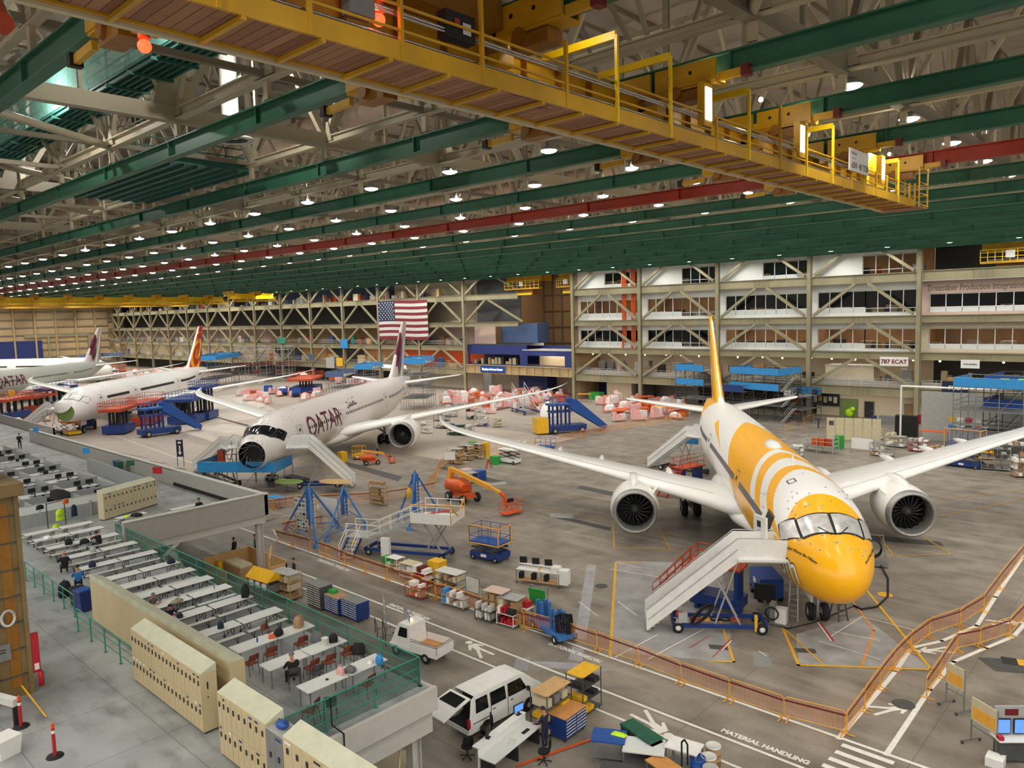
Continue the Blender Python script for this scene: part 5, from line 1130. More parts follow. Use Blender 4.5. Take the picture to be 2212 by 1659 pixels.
def task_chair():
    e = empty('task_chair', (0, 0, 0), 0, 'x', 'chair', 'black task chairs'); MB().mt('black').loft([[(.24*math.cos(a), .24*math.sin(a), z) for a in [2*PI*i/12 for i in range(12)]] for z in (.45, .52)]).build('seat', e)
    MB().mt('black').loft([[(x*w_, -.24-.02*q, z) for x, q in ((-1, 0), (1, 0), (1, 2), (-1, 2))] for z, w_ in ((.6, .18), (.8, .23), (1.05, .18))]).build('backrest', e)
    b = MB().mt('dark').tube((0, 0, .1), (0, 0, .45), .03)
    for i in range(5): a = 2*PI*i/5; b.bar((0, 0, .1), (.28*math.cos(a), .28*math.sin(a), .07), .04, .03).ball((.28*math.cos(a), .28*math.sin(a), .035), .035, 6)
    b.build('base', e); return e
dk, mo, tc = desk(), monitor(), task_chair(); first = [1, 1, 1]
def put(proto, k, *a):
    if first[k]: first[k] = 0; proto.location = a[0]; proto.rotation_euler.z = a[1]; proto['label'] = a[2]; proto['group'] = a[3]; return proto
    return dup(proto, *a)
near_, colw = ['front', 'second', 'third', 'fourth', 'fifth', 'sixth', 'seventh', 'eighth'], ['left', 'middle', 'right']
for i in range(8):
    x = -58.6-i*4.6; w_ = near_[i]
    partition(x, 12.2, x-.6 if i == 0 else x, 22., 'long grey office partition closing the %s row of cubicles' % w_, glass=(i in (0, 3, 5)), h=1.5 if i == 0 else 1.1)
    for j, y in enumerate((12.4, 15.6, 18.8)):
        c_ = colw[j]
        if not (i == 0 and j == 2): partition(x-.2, y+2.9, x-3.6, y+2.9, 'short grey divider after the %s desk of the %s cubicle row' % (c_, w_))
        put(dk, 0, (x-3.2, y+1.5, ZM), R(90), 'white topped desk in the %s cubicle row, %s place' % (w_, c_), 'cubicle desks')
        for q in (.2, 1.1): put(mo, 1, (x-3.4, y+1.1+q, ZM+.735), R(-85+rnd.uniform(-15, 15)), 'black monitor, %s of pair on %s desk, %s cubicle row' % ('first' if q < 1 else 'second', c_, w_), 'office monitors')
        put(tc, 2, (x-2.1+rnd.uniform(-.3, .3), y+1.4+rnd.uniform(-.5, .5), ZM), R(rnd.uniform(0, 360)), 'black task chair in the %s cubicle row, %s place' % (w_, c_), 'black task chairs')
partition(-63, 24.2, -78, 24.6, 'long grey partition along the corridor by the outer parapet')
for x, y, z_, c, lb in ((-73.5, 25.8, 0, 'darkgreen', 'dark green recycling bin by the outer parapet'), (-74.3, 25.9, 0, 'blue2', 'blue recycling bin beside the green one by the parapet')):
    e = empty('recycling_bin', (x, y, ZM), 0, lb, 'bin'); MB().mt(c).loft([[(-.22, -.22, 0), (.22, -.22, 0), (.22, .22, 0), (-.22, .22, 0)], [(-.28, -.28, 1), (.28, -.28, 1), (.28, .28, 1), (-.28, .28, 1)]], smooth=False).build('body', e); MB().mt(c).box(-.29, .29, -.29, .29, 1, 1.08).build('lid', e)
def sign(px, py, z, w_, h_, mtl, label, rz=R(35), pole=0., name='sign', txt=None, tm='white', tsz=.2):
    p_ = at(px, py, z); e = empty(name, p_, rz, label, 'sign'); 
    if pole: MB().mt('lightgrey').tube((0, .02, -pole), (0, .02, h_/2), .025, 6).build('pole', e)
    MB().mt(mtl).box(-w_/2, w_/2, -.02, .01, -h_/2, h_/2).build('panel', e)
    if txt: text('sign_lettering', txt, tsz, tm, M4.Translation((-w_/2*.9, -.025, -tsz*.4)) @ M4.Rotation(PI/2, 4, 'X'), e, ext=0)
    return e
sign(186, 974, ZM+1.9, .7, .55, 'skyblue', 'light blue aisle sign over the cubicles, right one', pole=1.9); sign(77, 928, ZM+1.9, .7, .5, 'skyblue', 'light blue aisle sign over the cubicles, left one', pole=1.9); sign(340, 1016, ZM+2., .8, .55, 'red', 'red sign on a pole above the platform parapet', pole=2.); sign(282, 1000, ZM+1.9, .7, .45, 'darkgreen', 'green sign on a pole near the parapet', pole=1.9)
e = empty('walkway_banner', at(391, 1007, 0), R(40), 'tall navy banner sign with a white down arrow standing by the grey platform', 'sign'); MB().mt('dark').tube((-.4, 0, 0), (-.4, 0, 3.4), .04).tube((.4, 0, 0), (.4, 0, 3.4), .04).build('stand', e); MB().mt('flagblue').box(-.42, .42, -.03, .03, 1.2, 3.3).mt('white').box(-.08, .08, -.05, -.03, 1.75, 2.6).add([(-.25, -.05, 1.8), (.25, -.05, 1.8), (0, -.05, 1.4)], [(0, 1, 2)]).box(-.2, .2, -.05, -.03, 2.85, 3.1).build('panel', e)
# hung vest, jackets, coat stand by the partition
e = empty('coat_rack', (-57.6, 15.9, ZM), R(110), 'black coat rack with hanging clothes against the grey partition', 'coat rack'); MB().mt('dark').tube((-.6, 0, 0), (-.6, 0, 1.8), .03).tube((.7, 0, 0), (.7, 0, 1.8), .03).bar((-.6, 0, 1.7), (.7, 0, 1.7), .04).build('frame', e)
def cloth(name, loc, rz, mtl, w_, h_, label, cat='clothing'):
    b = MB().mt(mtl); b.loft([[(-w_/2*q, -.06, z), (0, -.1, z), (w_/2*q, -.06, z), (w_/2*q, .03, z), (0, .06, z), (-w_/2*q, .03, z)] for z, q in ((0, 1.05), (h_*.4, .95), (h_*.8, .9), (h_, .35))]); o = b.build(name, None, loc, rz); tag(o, label, cat); return o
v_ = cloth('safety_vest', (-57.0, 16.0, ZM+.55), R(110), 'lime', .6, .75, 'lime safety vest hanging on the coat rack by the partition', 'vest'); MB().mt('silver').box(-.3, .3, -.12, -.1, .3, .36).build('reflective_band', v_)
cloth('safety_vest', (-56.6, 15.6, ZM+.05), R(110), 'lime', .55, .35, 'lime vest lying on the floor under the hanging one', 'vest'); cloth('jacket', (-57.1, 16.9, ZM+.6), R(110), 'cloth_navy', .4, .8, 'navy jacket hanging beside the lime vest'); cloth('jacket', (-57.7, 16.6, ZM+1.45), R(110), 'orange', .4, .35, 'orange jacket folded on the partition top'); cloth('jacket', (-57.6, 15.0, ZM+1.4), R(110), 'cloth_black', .5, .3, 'black jacket thrown over the partition top'); cloth('tarp', (-60.8, 17.2, ZM+1.1), R(20), 'cloth_black', 2.2, .8, 'black cloth draped over cubicle furniture behind the vest', 'cloth')
# bags and small things on tables
def bag(x, y, z, mtl, sx, sy, sz, label, cat='bag', name='backpack'):
    b = MB().mt(mtl); b.loft([[(sx/2*q*math.copysign(abs(math.cos(a))**.5, math.cos(a)), sy/2*q*math.copysign(abs(math.sin(a))**.5, math.sin(a)), zz*sz) for a in [2*PI*i/12 for i in range(12)]] for zz, q in ((0, .9), (.15, 1.05), (.6, 1), (.9, .75), (1, .3))]); o = b.build(name, None, (x, y, z), rnd.uniform(0, 3)); tag(o, label, cat)
    MB().mt(mtl).pipe([(-.08, 0, sz*.95), (-.05, 0, sz+.06), (.05, 0, sz+.06), (.08, 0, sz*.95)], .012, 5).build('handle', o); return o
for a in ((-49.4, 14.2, 'cloth_black', .4, .3, .35, 'black backpack on the third cafeteria table row'), (-48.9, 14.9, 'cloth_black', .5, .3, .25, 'low black bag beside the black backpack, third row'), (-46.6, 14.6, 'lightgrey', .3, .3, .28, 'grey round bag on the fourth cafeteria table row'), (-43.7, 13.6, 'cloth_navy', .35, .25, .3, 'navy bag next to the person in the blue shirt'), (-40.9, 16.6, 'cloth_navy', .4, .3, .25, 'navy lunch bag at the rail end of the sixth table row'), (-34.9, 14.3, 'column', .6, .35, .14, 'folded camouflage cloth on the ninth table row'), (-33.0, 13.6, 'cloth_navy', .35, .25, .18, 'navy bag beside the person in the navy shirt'), (-30.4, 14.2, 'cloth_navy', .25, .22, .28, 'small blue lunch bag on the row nearest the brown chairs'), (-33.0, 16.7, 'cloth_black', .4, .35, .6, 'tall black backpack at the rail end of the tenth row'), (-27.9, 16.4, 'card', .45, .35, .5, 'brown backpack on the table row by the rail'), (-27.8, 15.4, 'cloth_black', .35, .3, .28, 'black bag next to the red and white pouch'), (-27.8, 15.1, 'orange', .3, .2, .12, 'red and white pouch on the backpack table row'), (-25.5, 16.5, 'cloth_black', .35, .3, .32, 'black bag behind the white bucket'), (-22.9, 15.05, 'pink', .3, .18, .3, 'pink and teal gift bag on the corner table row'), (-22.8, 15.4, 'cloth_grey', .4, .3, .22, 'grey pouch behind the pink gift bag'), (-22.5, 16.5, 'skyblue', .28, .2, .34, 'turquoise bag at the rail end of the corner table row'), (-22.8, 16.3, 'white', .3, .2, .12, 'crumpled white bag beside the turquoise one'), (-52.9, 19.4, 'cloth_black', .7, .4, .22, 'black jacket heaped on the table by the cream lockers'), (-53.2, 18.9, 'lime', .4, .3, .1, 'lime vest folded on the table by the cream lockers'), (-51.9, 13.8, 'white', .5, .35, .15, 'white bundle on the second cafeteria table row')):
    bag(a[0], a[1], ZM+.745, a[2], a[3], a[4], a[5], a[6])
e = tag(MB().mt('offwhite').lathe([(.1, 0), (.14, .28), (.15, .3), (.13, .29), (.09, .02)], 14).build('bucket', None, (-25.5, 16.1, ZM+.745)), 'white bucket on the middle white table row', 'bucket')
tag(MB().mt('blue').lathe([(.035, 0), (.035, .16), (.015, .2), (.015, .23)], 10).build('bottle', None, (-27.9, 14.5, ZM+.745)), 'blue water bottle on the backpack table row', 'bottle'); tag(MB().mt('dark').lathe([(.02, 0), (.06, .0), (.06, .03), (.03, .03)], 12).build('tape_roll', None, (-22.95, 14.5, ZM+.745)), 'dark tape roll on the corner table row', 'tape')
tag(MB().mt('chrome').lathe([(.035, 0), (.035, .2), (.02, .24)], 10).build('bottle', None, (-35.1, 16.2, ZM+.745)), 'silver flask on the ninth cafeteria table row', 'bottle')
# people
person('person', (-49.05, 15.75, ZM), R(110), 'lean', 'cloth_black', 'jeans', 'person in black t-shirt leaning on folded arms at the third cafeteria table row', sleeves=False)
person('person', (-45.9, 12.9, ZM), R(80), 'look', 'cloth_black', 'cloth_black', 'large person in black seen from behind at the near end of the fourth table row', 'oak')
person('person', (-42.6, 12.55, ZM), R(75), 'sit', 'cloth_blue', 'cloth_black', 'person in blue shirt seated at the near end of the fifth table row')
person('person', (-35.9, 13.6, ZM), R(-100), 'lean', 'cloth_grey', 'jeans', 'grey-shirted person with folded arms at the ninth table row', 'cloth_grey', sleeves=False)
person('person', (-33.85, 13.5, ZM), R(-100), 'lean', 'cloth_navy', 'jeans', 'person in navy shirt bent over the tenth table row', sleeves=False)
person('person', (-24.75, 14.2, ZM), R(75), 'sit', 'cloth_black', 'cloth_black', 'person in black t-shirt seated on the grey chair at the middle white table row', 'cloth_grey', sleeves=False)
person('person', (-52.1, 23.3, ZM), R(-90), 'look', 'cloth_black', 'jeans', 'person in black hooded jacket seated alone on the grey platform', 'cloth_black')
person('person', (-61.7, 17.1, ZM), R(-40), 'sit', 'cloth_grey', 'jeans', 'person in grey working in the front cubicle row', 'hair'); person('person', (-61.0, 13.0, ZM), R(-60), 'sit', 'cloth_navy', 'jeans', 'person in navy at a laptop in the leftmost front cubicle', 'hair'); person('person', (-97.6, 24.0, ZM), R(60), 'work', 'cloth_black', 'cloth_black', 'person in black standing in the farthest cubicles', 'hair')
# blue bin, carts by the short railing
e = empty('wheelie_bin', (-39.4, 11.75, ZM), R(8), 'bright blue wheelie bin beside the short teal railing', 'bin'); MB().mt('navy').loft([[(-.28, -.25, .05), (.28, -.25, .05), (.28, .25, .05), (-.28, .25, .05)], [(-.32, -.3, 1), (.32, -.3, 1), (.32, .3, 1), (-.32, .3, 1)]], smooth=False).build('body', e); MB().mt('blue').box(-.34, .34, -.32, .32, 1, 1.07).build('lid', e)
e = empty('wheelie_bin', (-40.3, 11.8, ZM), 0, 'black bin left of the bright blue wheelie bin', 'bin'); MB().mt('black').loft([[(-.3, -.25, .05), (.3, -.25, .05), (.3, .25, .05), (-.3, .25, .05)], [(-.34, -.3, .95), (.34, -.3, .95), (.34, .3, .95), (-.34, .3, .95)]], smooth=False).build('body', e); bag(-42.3, 11.8, ZM, 'cloth_black', .6, .5, .8, 'black bag hung on a folded cart by the short railing')
# ---- steel pillar at the left edge ----
cp_ = sempty('trim_3'); mat('pillar_paint', '7D6740', noise=.25, nscale=.8); b = MB().mt('pillar_paint').box(-34.6, -32.05, 6.2, 7.5, ZM, 11.8).mt('cranedark').box(-34.2, -32.9, 6.0, 6.2, ZM, 11.8).mt('pillar_paint').box(-34.7, -31.95, 7.5, 7.65, ZM, 11.8).box(-31.95, -31.8, 6.3, 6.45, ZM, 11.8)
b.mt('pillar_paint').cbox((-33.2, 6.95, 12.0), 3.0, 1.7, .45).box(-34.6, -32.9, 6.2, 7.3, 12.2, 33)
for z in range(5, 12): b.mt('darkgrey').box(-32.08, -32.0, 6.3, 7.5, z, z+.05)
b.mt('cranedark').box(-32.06, -32.02, 6.95, 7.3, ZM+.4, 11.5)
b.build('pillar', cp_)
for k in range(12): pass
e = tag(MB().mt('offwhite').pipe([(.2*math.cos(a)*(1+.08*k), 0, .27*math.sin(a)*(1+.05*k)) for k in range(3) for a in [2*PI*i/14 for i in range(15)]], .035, 5).build('hose_coil', None, (-31.9, 7.0, 7.3), R(95)), 'white coiled hose hanging on the tan pillar', 'hose')
tag(MB().mt('grey').box(0, .1, -.3, .3, 0, .6).mt('dark').box(.1, .11, -.15, .15, .3, .34).box(.1, .11, -.15, .15, .4, .44).build('junction_box', None, (-32.02, 6.7, 5.75)), 'small grey electrical box low on the tan pillar', 'electrical box')
tag(MB().mt('red').box(0, .14, 0, .25, 0, 1.5).mt('white').box(.141, .15, .05, .2, .1, .35).build('fire_cabinet', None, (-32.1, 7.66, 4.95)), 'narrow red fire cabinet on the side of the tan pillar', 'fire cabinet')
e = empty('fire_extinguisher', (-31.8, 7.85, ZM+.25), 0, 'red fire extinguisher at the foot of the tan pillar', 'extinguisher'); MB().mt('red').lathe([(.01, 0), (.1, .02), (.1, .5), (.03, .58)], 12).build('cylinder', e); MB().mt('black').bar((0, 0, .58), (.12, 0, .64), .03).build('valve', e)
def bollard(px, py, label):
    e = empty('delineator_post', at(px, py, ZM), 0, label, 'post'); MB().mt('rubber').lathe([(.01, .05), (.24, .04), (.26, 0)], 20).build('base', e); MB().mt('red').tube((0, 0, .04), (0, 0, .78), .055, 12).tube((0, 0, .88), (0, 0, .95), .055, 12).build('tube', e); MB().mt('orange').tube((0, 0, .95), (0, 0, 1.05), .05, 12).ball((0, 0, 1.08), .05, 8).build('top', e); MB().mt('white').tube((0, 0, .78), (0, 0, .88), .057, 12).build('reflective_band', e)
bollard(119, 1634, 'red delineator post with black base, the right one of two at the bottom left'); bollard(46, 1570, 'red delineator post with black base, the left one beside the white bin')
tag(MB().mt('yellow').bar(at(50, 1515, ZM)+V((0, 0, .6)), at(100, 1550, ZM)+V((0, 0, .02)), .05, .02).build('barrier_tape', None), 'yellow black hazard tape hanging between the red posts', 'tape')
tag(MB().mt('white').loft([[(-.3, -.3, 0), (.3, -.3, 0), (.3, .3, 0), (-.3, .3, 0)], [(-.36, -.36, .62), (.36, -.36, .62), (.36, .36, .62), (-.36, .36, .62)]], smooth=False).build('tote_bin', None, at(12, 1630, ZM), .3), 'white plastic tote at the bottom left corner', 'tote')
tag(MB().mt('offwhite').box(-.6, .6, -.12, .12, .7, .95).mt('dark').box(-.55, -.5, -.1, .1, 0, .7).box(.5, .55, -.1, .1, 0, .7).build('barrier_board', None, at(15, 1560, ZM), R(20)), 'white barrier board leaning at the left edge by the pillar', 'barrier')
tag(MB().mt('black').pipe([(-21.08, 13.4, ZM+1.14), (-21.05, 13.4, ZM+.2), (-20.4, 13.42, ZM+.13), (-20.38, 13.4, ZM-.6), (-20.38, 13.42, ZM-1.3)], .025, 5).build('black_cable', None), 'black cord hanging down over the mesh railing end and white fascia', 'cord')
# ================= things on the hangar floor =================
def on(px, py): p = at(px, py); return V((p.x, p.y, 0))
# ---- crowd barriers ----
mat('barrier_net', 'D98A52', rough=.8, noise=.1, alpha=.16)
def barriers(pts, label, group, belt=True, net=True, closed=False):
    P = [on(*p) for p in pts]
    for i, (a, c) in enumerate(zip(P, P[1:])):
        d = c-a; L = d.length
        if L < .4: continue
        e = empty('crowd_barrier', a, math.atan2(d.y, d.x), label, 'barrier', group); L -= .06; b = MB().mt('barricade')
        b.pipe([(0, 0, .15), (0, 0, .98), (.1, 0, 1.08), (L-.1, 0, 1.08), (L, 0, .98), (L, 0, .15)], .022, 6).tube((0, 0, .22), (L, 0, .22), .02, 6)
        for k in range(1, 12): b.tube((L*k/12, 0, .22), (L*k/12, 0, 1.07), .006, 4)
        b.build('frame', e)
        for x in (.12, L-.12): MB().mt('barricade').bar((x, -.3, .03), (x, .3, .03), .06, .02).bar((x, 0, .03), (x, 0, .25), .04, .03, (0, 1, 0)).build('foot', e)
        if net: MB().mt('barrier_net').box(.05, L-.05, -.004, .004, .3, 1.0).build('net_panel', e)
        if belt: MB().mt('darkred').bar((0, -.03, .93), (L, -.03, .9), .012, .07).build('belt', e)
barriers([(598, 1172), (632, 1181), (672, 1192)], 'orange crowd barrier at the left end of the aisle, under the blue tripod', 'aisle barriers by the tripods')
barriers([(690, 1198), (707, 1204), (745, 1221), (789, 1238), (837, 1254), (890, 1273), (942, 1294), (1001, 1312), (1062, 1335), (1133, 1360), (1211, 1381)], 'orange crowd barrier with red belt in front of the parts carts', 'aisle barriers by the parts carts')
barriers([(1211, 1381), (1291, 1407), (1380, 1439), (1472, 1477), (1577, 1515), (1695, 1556), (1829, 1590)], 'orange crowd barrier with dark red belt along the aisle before the yellow-nosed airliner', 'aisle barriers before the airliner')
barriers([(1829, 1590), (1868, 1535), (1901, 1487), (1932, 1446), (1968, 1408), (2008, 1377), (2075, 1354), (2125, 1322), (2160, 1273), (2212, 1207)], 'orange crowd barrier on the aircraft side of the pedestrian path, lower right', 'left barriers of the walking path')
barriers([(2001, 1511), (2032, 1463), (2067, 1408), (2118, 1397), (2182, 1375), (2212, 1342)], 'orange crowd barrier on the right side of the pedestrian path', 'right barriers of the walking path')
barriers([(572, 1103), (592, 1102), (635, 1095), (690, 1092), (755, 1088), (818, 1085), (881, 1075), (940, 1062)], 'yellow crowd barrier in the row behind the tripods and white boards', 'barriers behind the tripods')
barriers([(926, 1049), (941, 1042), (947, 1018), (962, 1003), (990, 993), (1030, 988), (1075, 982), (1115, 976), (1158, 968)], 'yellow crowd barrier in the curved row round the shelf carts', 'curved barrier row', belt=False)
barriers([(1205, 958), (1255, 946), (1309, 935), (1350, 926), (1396, 918), (1440, 912), (1480, 906)], 'yellow crowd barrier between the blue stair truck and the rear stairs', 'far barrier row', belt=False)
barriers([(610, 1155), (640, 1148), (672, 1142), (700, 1138)], 'red and white barrier behind the first tripod', 'red barriers', belt=True)
# ---- vehicles ----
def van():
    e = empty('minivan', on(1020, 1581), 0, 'white minivan with its tailgate raised, parked beside the aisle', 'van'); L, W = 3.45, 1.45
    a, c = on(1052, 1585), on(1143, 1535); d = c-a; e.location = a-V((0, 0, 0)); e.rotation_euler.z = math.atan2(d.y, d.x)
    s = d.length/2.05; W = 1.5
    prof = [(-.75, .32), (-.78, .75), (-.7, 1.2), (-.6, 1.75), (-.45, 1.84), (1.6, 1.86), (1.95, 1.78), (2.45, 1.22), (2.72, 1.02), (2.8, .7), (2.78, .3)]
    b = MB().mt('white'); rings = []
    for y, ins in ((0, .0), (.06, .0), (W/2, 0), (W-.06, 0), (W, .0)):
        pass
    def side(y): return [(x*s, y+(0 if z < 1. else (z-1.)*(.16 if y < W/2 else -.16)), z) for x, z in prof]
    R0, R1 = side(0), side(W); n = len(prof)
    b.add(R0+R1, [tuple(range(n-1, -1, -1)), tuple(range(n, 2*n))]+[(i, i+1, n+i+1, n+i) for i in range(4, n-1)]+[(n-1, 0, n, 2*n-1)])
    b.mt('white').box(-.8*s, -.72*s, 0, W, .3, .5).mt('dark').add([(-.76*s, .1, .5), (-.76*s, W-.1, .5), (-.2, W-.1, .52), (-.2, .1, .52)], [(0, 1, 2, 3)]).add([(-.1, .08, .5), (-.1, W-.08, .5), (-.15, W-.15, 1.7), (-.15, .15, 1.7)], [(0, 1, 2, 3)])
    b.build('body', e)
    def y_(z): return -.012+(0 if z < 1 else (z-1)*.16)
    for x0, x1, x2, x3 in ((-.45, .12, .12, -.4), (.25, .95, .95, .25), (1.08, 1.98, 1.72, 1.08)):
        MB().mt('glass').add([(x0*s, y_(1.12), 1.12), (x1*s, y_(1.12), 1.12), (x2*s, y_(1.68), 1.68), (x3*s, y_(1.68), 1.68)], [(0, 1, 2, 3)]).build('side_window', e)
        MB().mt('glass').add([(x0*s, W-y_(1.12), 1.12), (x1*s, W-y_(1.12), 1.12), (x2*s, W-y_(1.68), 1.68), (x3*s, W-y_(1.68), 1.68)], [(3, 2, 1, 0)]).build('side_window', e)
    MB().mt('glass').add([(2.42*s, .1, 1.26), (2.42*s, W-.1, 1.26), (1.98*s, W-.18, 1.76), (1.98*s, .18, 1.76)], [(0, 1, 2, 3)]).build('windscreen', e)
    b = MB().mt('dark').box(-.6*s, .2*s, -.012, .0, .72, .75).box(.22*s, .235*s, -.012, 0, .35, 1.75).box(1.02*s, 1.035*s, -.012, 0, .35, 1.75)
    for x in (.3, 1.15): b.box(x*s, (x+.12)*s, -.03, -.01, .95, .98)
    b.build('door_seam', e)
    g = MB().mt('white').loft([[(-.62*s, .1, 1.78), (-.62*s, W-.1, 1.78), (-.62*s, W-.1, 1.83), (-.62*s, .1, 1.83)], [(-1.35*s, .08, 1.55), (-1.35*s, W-.08, 1.55), (-1.35*s, W-.08, 1.62), (-1.35*s, .08, 1.62)], [(-1.75*s, .15, 1.3), (-1.75*s, W-.15, 1.3), (-1.75*s, W-.15, 1.36), (-1.75*s, .15, 1.36)]], smooth=False).build('tailgate', e)
    MB().mt('glass').add([(-.72*s, .25, 1.815), (-.72*s, W-.25, 1.815), (-1.2*s, W-.2, 1.69), (-1.2*s, .2, 1.69)], [(0, 3, 2, 1)]).build('rear_window', g)
    MB().mt('red').box(-.79*s, -.72*s, -.02, .12, .62, .98).build('tail_light', e); MB().mt('red').box(-.79*s, -.72*s, W-.12, W+.02, .62, .98).build('tail_light', e)
    for x in (0, 2.05):
        for y in (.06, W-.06): MB().wheel((x*s, y, .28), .28, .18).build('wheel', e)
    for x in (0, 2.05): MB().mt('black').disc((x*s, -.008, .3), .34, 20, 'Y').build('wheel_arch', e)
    MB().mt('dark').cbox((1.95*s, -.12, 1.15), .08, .16, .2).build('mirror', e)
van()
def cart_truck():
    a, c = on(918, 1441), on(845, 1468); a = on(925, 1437); e = empty('utility_truck', a, R(180+8), 'small white utility truck with cab and open wooden-floored bed, by the mesh railing', 'truck')
    W = 1.4; b = MB().mt('white').box(-.55, 2.7, -W, 0, .42, .62).box(-.6, 1.2, -W, -W+.06, .62, 1.02).box(-.6, 1.2, -.06, 0, .62, 1.02).box(-.6, -.54, -W, 0, .62, 1.02).mt('oak').box(-.54, 1.2, -W+.06, -.06, .62, .65); b.build('bed', e)
    b = MB().mt('white').loft([[(1.22, -W+.03, .5), (1.22, -.03, .5), (1.3, -.1, 1.75), (1.3, -W+.1, 1.75)], [(2.1, -W+.03, .5), (2.1, -.03, .5), (1.95, -.1, 1.8), (1.95, -W+.1, 1.8)], [(2.75, -W+.1, .5), (2.75, -.1, .5), (2.2, -.2, 1.7), (2.2, -W+.2, 1.7)]], smooth=False); b.build('cab', e)
    for y in (-.02, -W+.02):
        MB().mt('glass').add([(1.45, y+(-.04 if y > -.5 else .04)+math.copysign(.035, y+.5), 1.1), (2.1, y+math.copysign(.0, y+.5), 1.1), (1.95, y-math.copysign(.045, y+.5), 1.6), (1.45, y-math.copysign(.045, y+.5), 1.6)], [(0, 1, 2, 3)]).build('side_window', e)
    MB().mt('glass').box(2.3, 2.72, -W+.25, -.25, 1.0, 1.02).build('windscreen', e); MB().mt('warmlamp').cbox((1.7, -.7, 1.85), .08, .08, .08).build('beacon', e)
    b = MB().mt('steel'); 
    for z in (1.02, 1.12): b.bar((-.6, -W, z), (1.2, -W, z), .03).bar((-.6, 0, z), (1.2, 0, z), .03).bar((-.6, -W, z), (-.6, 0, z), .03)
    b.build('bed_rail', e)
    for x in (.2, 2.25):
        for y in (-.05, -W+.05): MB().wheel((x, y, .27), .27, .16).build('wheel', e)
cart_truck()
def tool_cabinet(loc, rz, c, top, label, w=.95, h=1.0, d=.7, cols=2, rows=7, name='tool_cabinet'):
    e = empty(name, loc, rz, label, 'tool cabinet'); MB().mt(c).box(-w/2, w/2, -d/2+.02, d/2, .14, h).build('body', e); MB().mt(top).box(-w/2-.01, w/2+.01, -d/2-.01, d/2+.01, h, h+.03).build('worktop', e)
    for i in range(cols):
        for j in range(rows):
            x0 = -w/2+.03+i*(w-.04)/cols; z0 = .18+j*(h-.2)/rows; q = MB().mt(c).box(x0, x0+(w-.04)/cols-.02, -d/2-.005, -d/2+.02, z0, z0+(h-.2)/rows-.015).build('drawer', e)
            MB().mt('offwhite').box(x0+.02, x0+(w-.04)/cols-.04, -d/2-.02, -d/2-.005, z0+(h-.2)/rows*.5, z0+(h-.2)/rows*.78).build('handle', q)
    for x in (-w/2+.1, w/2-.1):
        for y in (-d/2+.1, d/2-.1): MB().wheel((x, y, .07), .07, .04).build('caster', e)
    return e
tool_cabinet(on(692, 1311), R(0), 'darkgrey', 'grey', 'tall black tool cabinet, left of the three by the mesh railing', 1.5, 1.5, .9, 2, 9)
tool_cabinet(on(729, 1323), R(0), 'blue2', 'card', 'blue tool cabinet with papers and a green box on top, middle of three', 1.5, 1.1, .85, 2, 7)
tool_cabinet(on(768, 1335), R(0), 'blue2', 'grey', 'blue tool cabinet with black drawers, right of the three', 1.6, 1.15, .9, 2, 7)
tag(MB().mt('greenbin').box(-.3, .3, -.2, .2, 0, .18).build('parts_tray', None, on(721, 1318)+V((0, 0, 1.13))), 'green plastic tray on the middle blue tool cabinet', 'tray')
tool_cabinet(on(1226, 1582), R(92), 'blue2', 'oak', 'navy tool cabinet with a wooden top, right of the white minivan', 1.5, 1.02, .95, 2, 6)
def shelf_rack(loc, rz, w, d, h, shelves, label, mtl='steel', fills=('card', 'beige', 'grey'), n=4, top=None, name='shelf_cart', cat='shelf cart', seed=1, wheels=True):
    e = empty(name, loc, rz, label, cat); r_ = random.Random(seed)
    for x in (-w/2, w/2):
        for y in (-d/2, d/2): MB().mt(mtl).bar((x, y, .1 if wheels else 0), (x, y, h), .035, .035, (0, 1, 0)).build('upright', e)
    for k in range(shelves):
        z = .15+(h-.2)*k/max(1, shelves-1); MB().mt(top if (top and k == shelves-1) else mtl).box(-w/2, w/2, -d/2, d/2, z, z+.03).build('shelf', e)
        if k < shelves-1 or not top:
            for i in range(n):
                if r_.random() < .2: continue
                hh = min((h-.2)/max(1, shelves-1)*.8, r_.uniform(.12, .4)); x0 = -w/2+.03+i*(w-.06)/n
                MB().mt(r_.choice(fills)).box(x0, x0+(w-.06)/n*r_.uniform(.6, .95), -d/2+.04, d/2-.06, z+.03, z+.03+hh).build('parts_bin', e)
    if wheels:
        for x in (-w/2+.05, w/2-.05):
            for y in (-d/2+.05, d/2-.05): MB().wheel((x, y, .05), .05, .03).build('caster', e)
    return e
shelf_rack(on(620, 1290), R(8), 1.9, 1., 1.75, 4, 'wire shelf cart full of small cardboard boxes, beside the yellow hood', 'card', ('card', 'beige', 'card'), 7, 'lightgrey', seed=3)
shelf_rack(on(1192, 1572), R(92), 1.7, .9, 1.9, 4, 'tall rack with a plywood top and yellow bins, behind the wooden-topped cabinet', 'darkgrey', ('yellow', 'beige', 'grey', 'ply'), 3, 'ply', seed=4)
shelf_rack(on(1262, 1535), R(92), 1.4, .9, 1.95, 4, 'tall black rack with yellow case on top, right of the plywood-topped rack', 'darkgrey', ('yellow', 'dark', 'card', 'dark'), 3, 'yellow', seed=5)
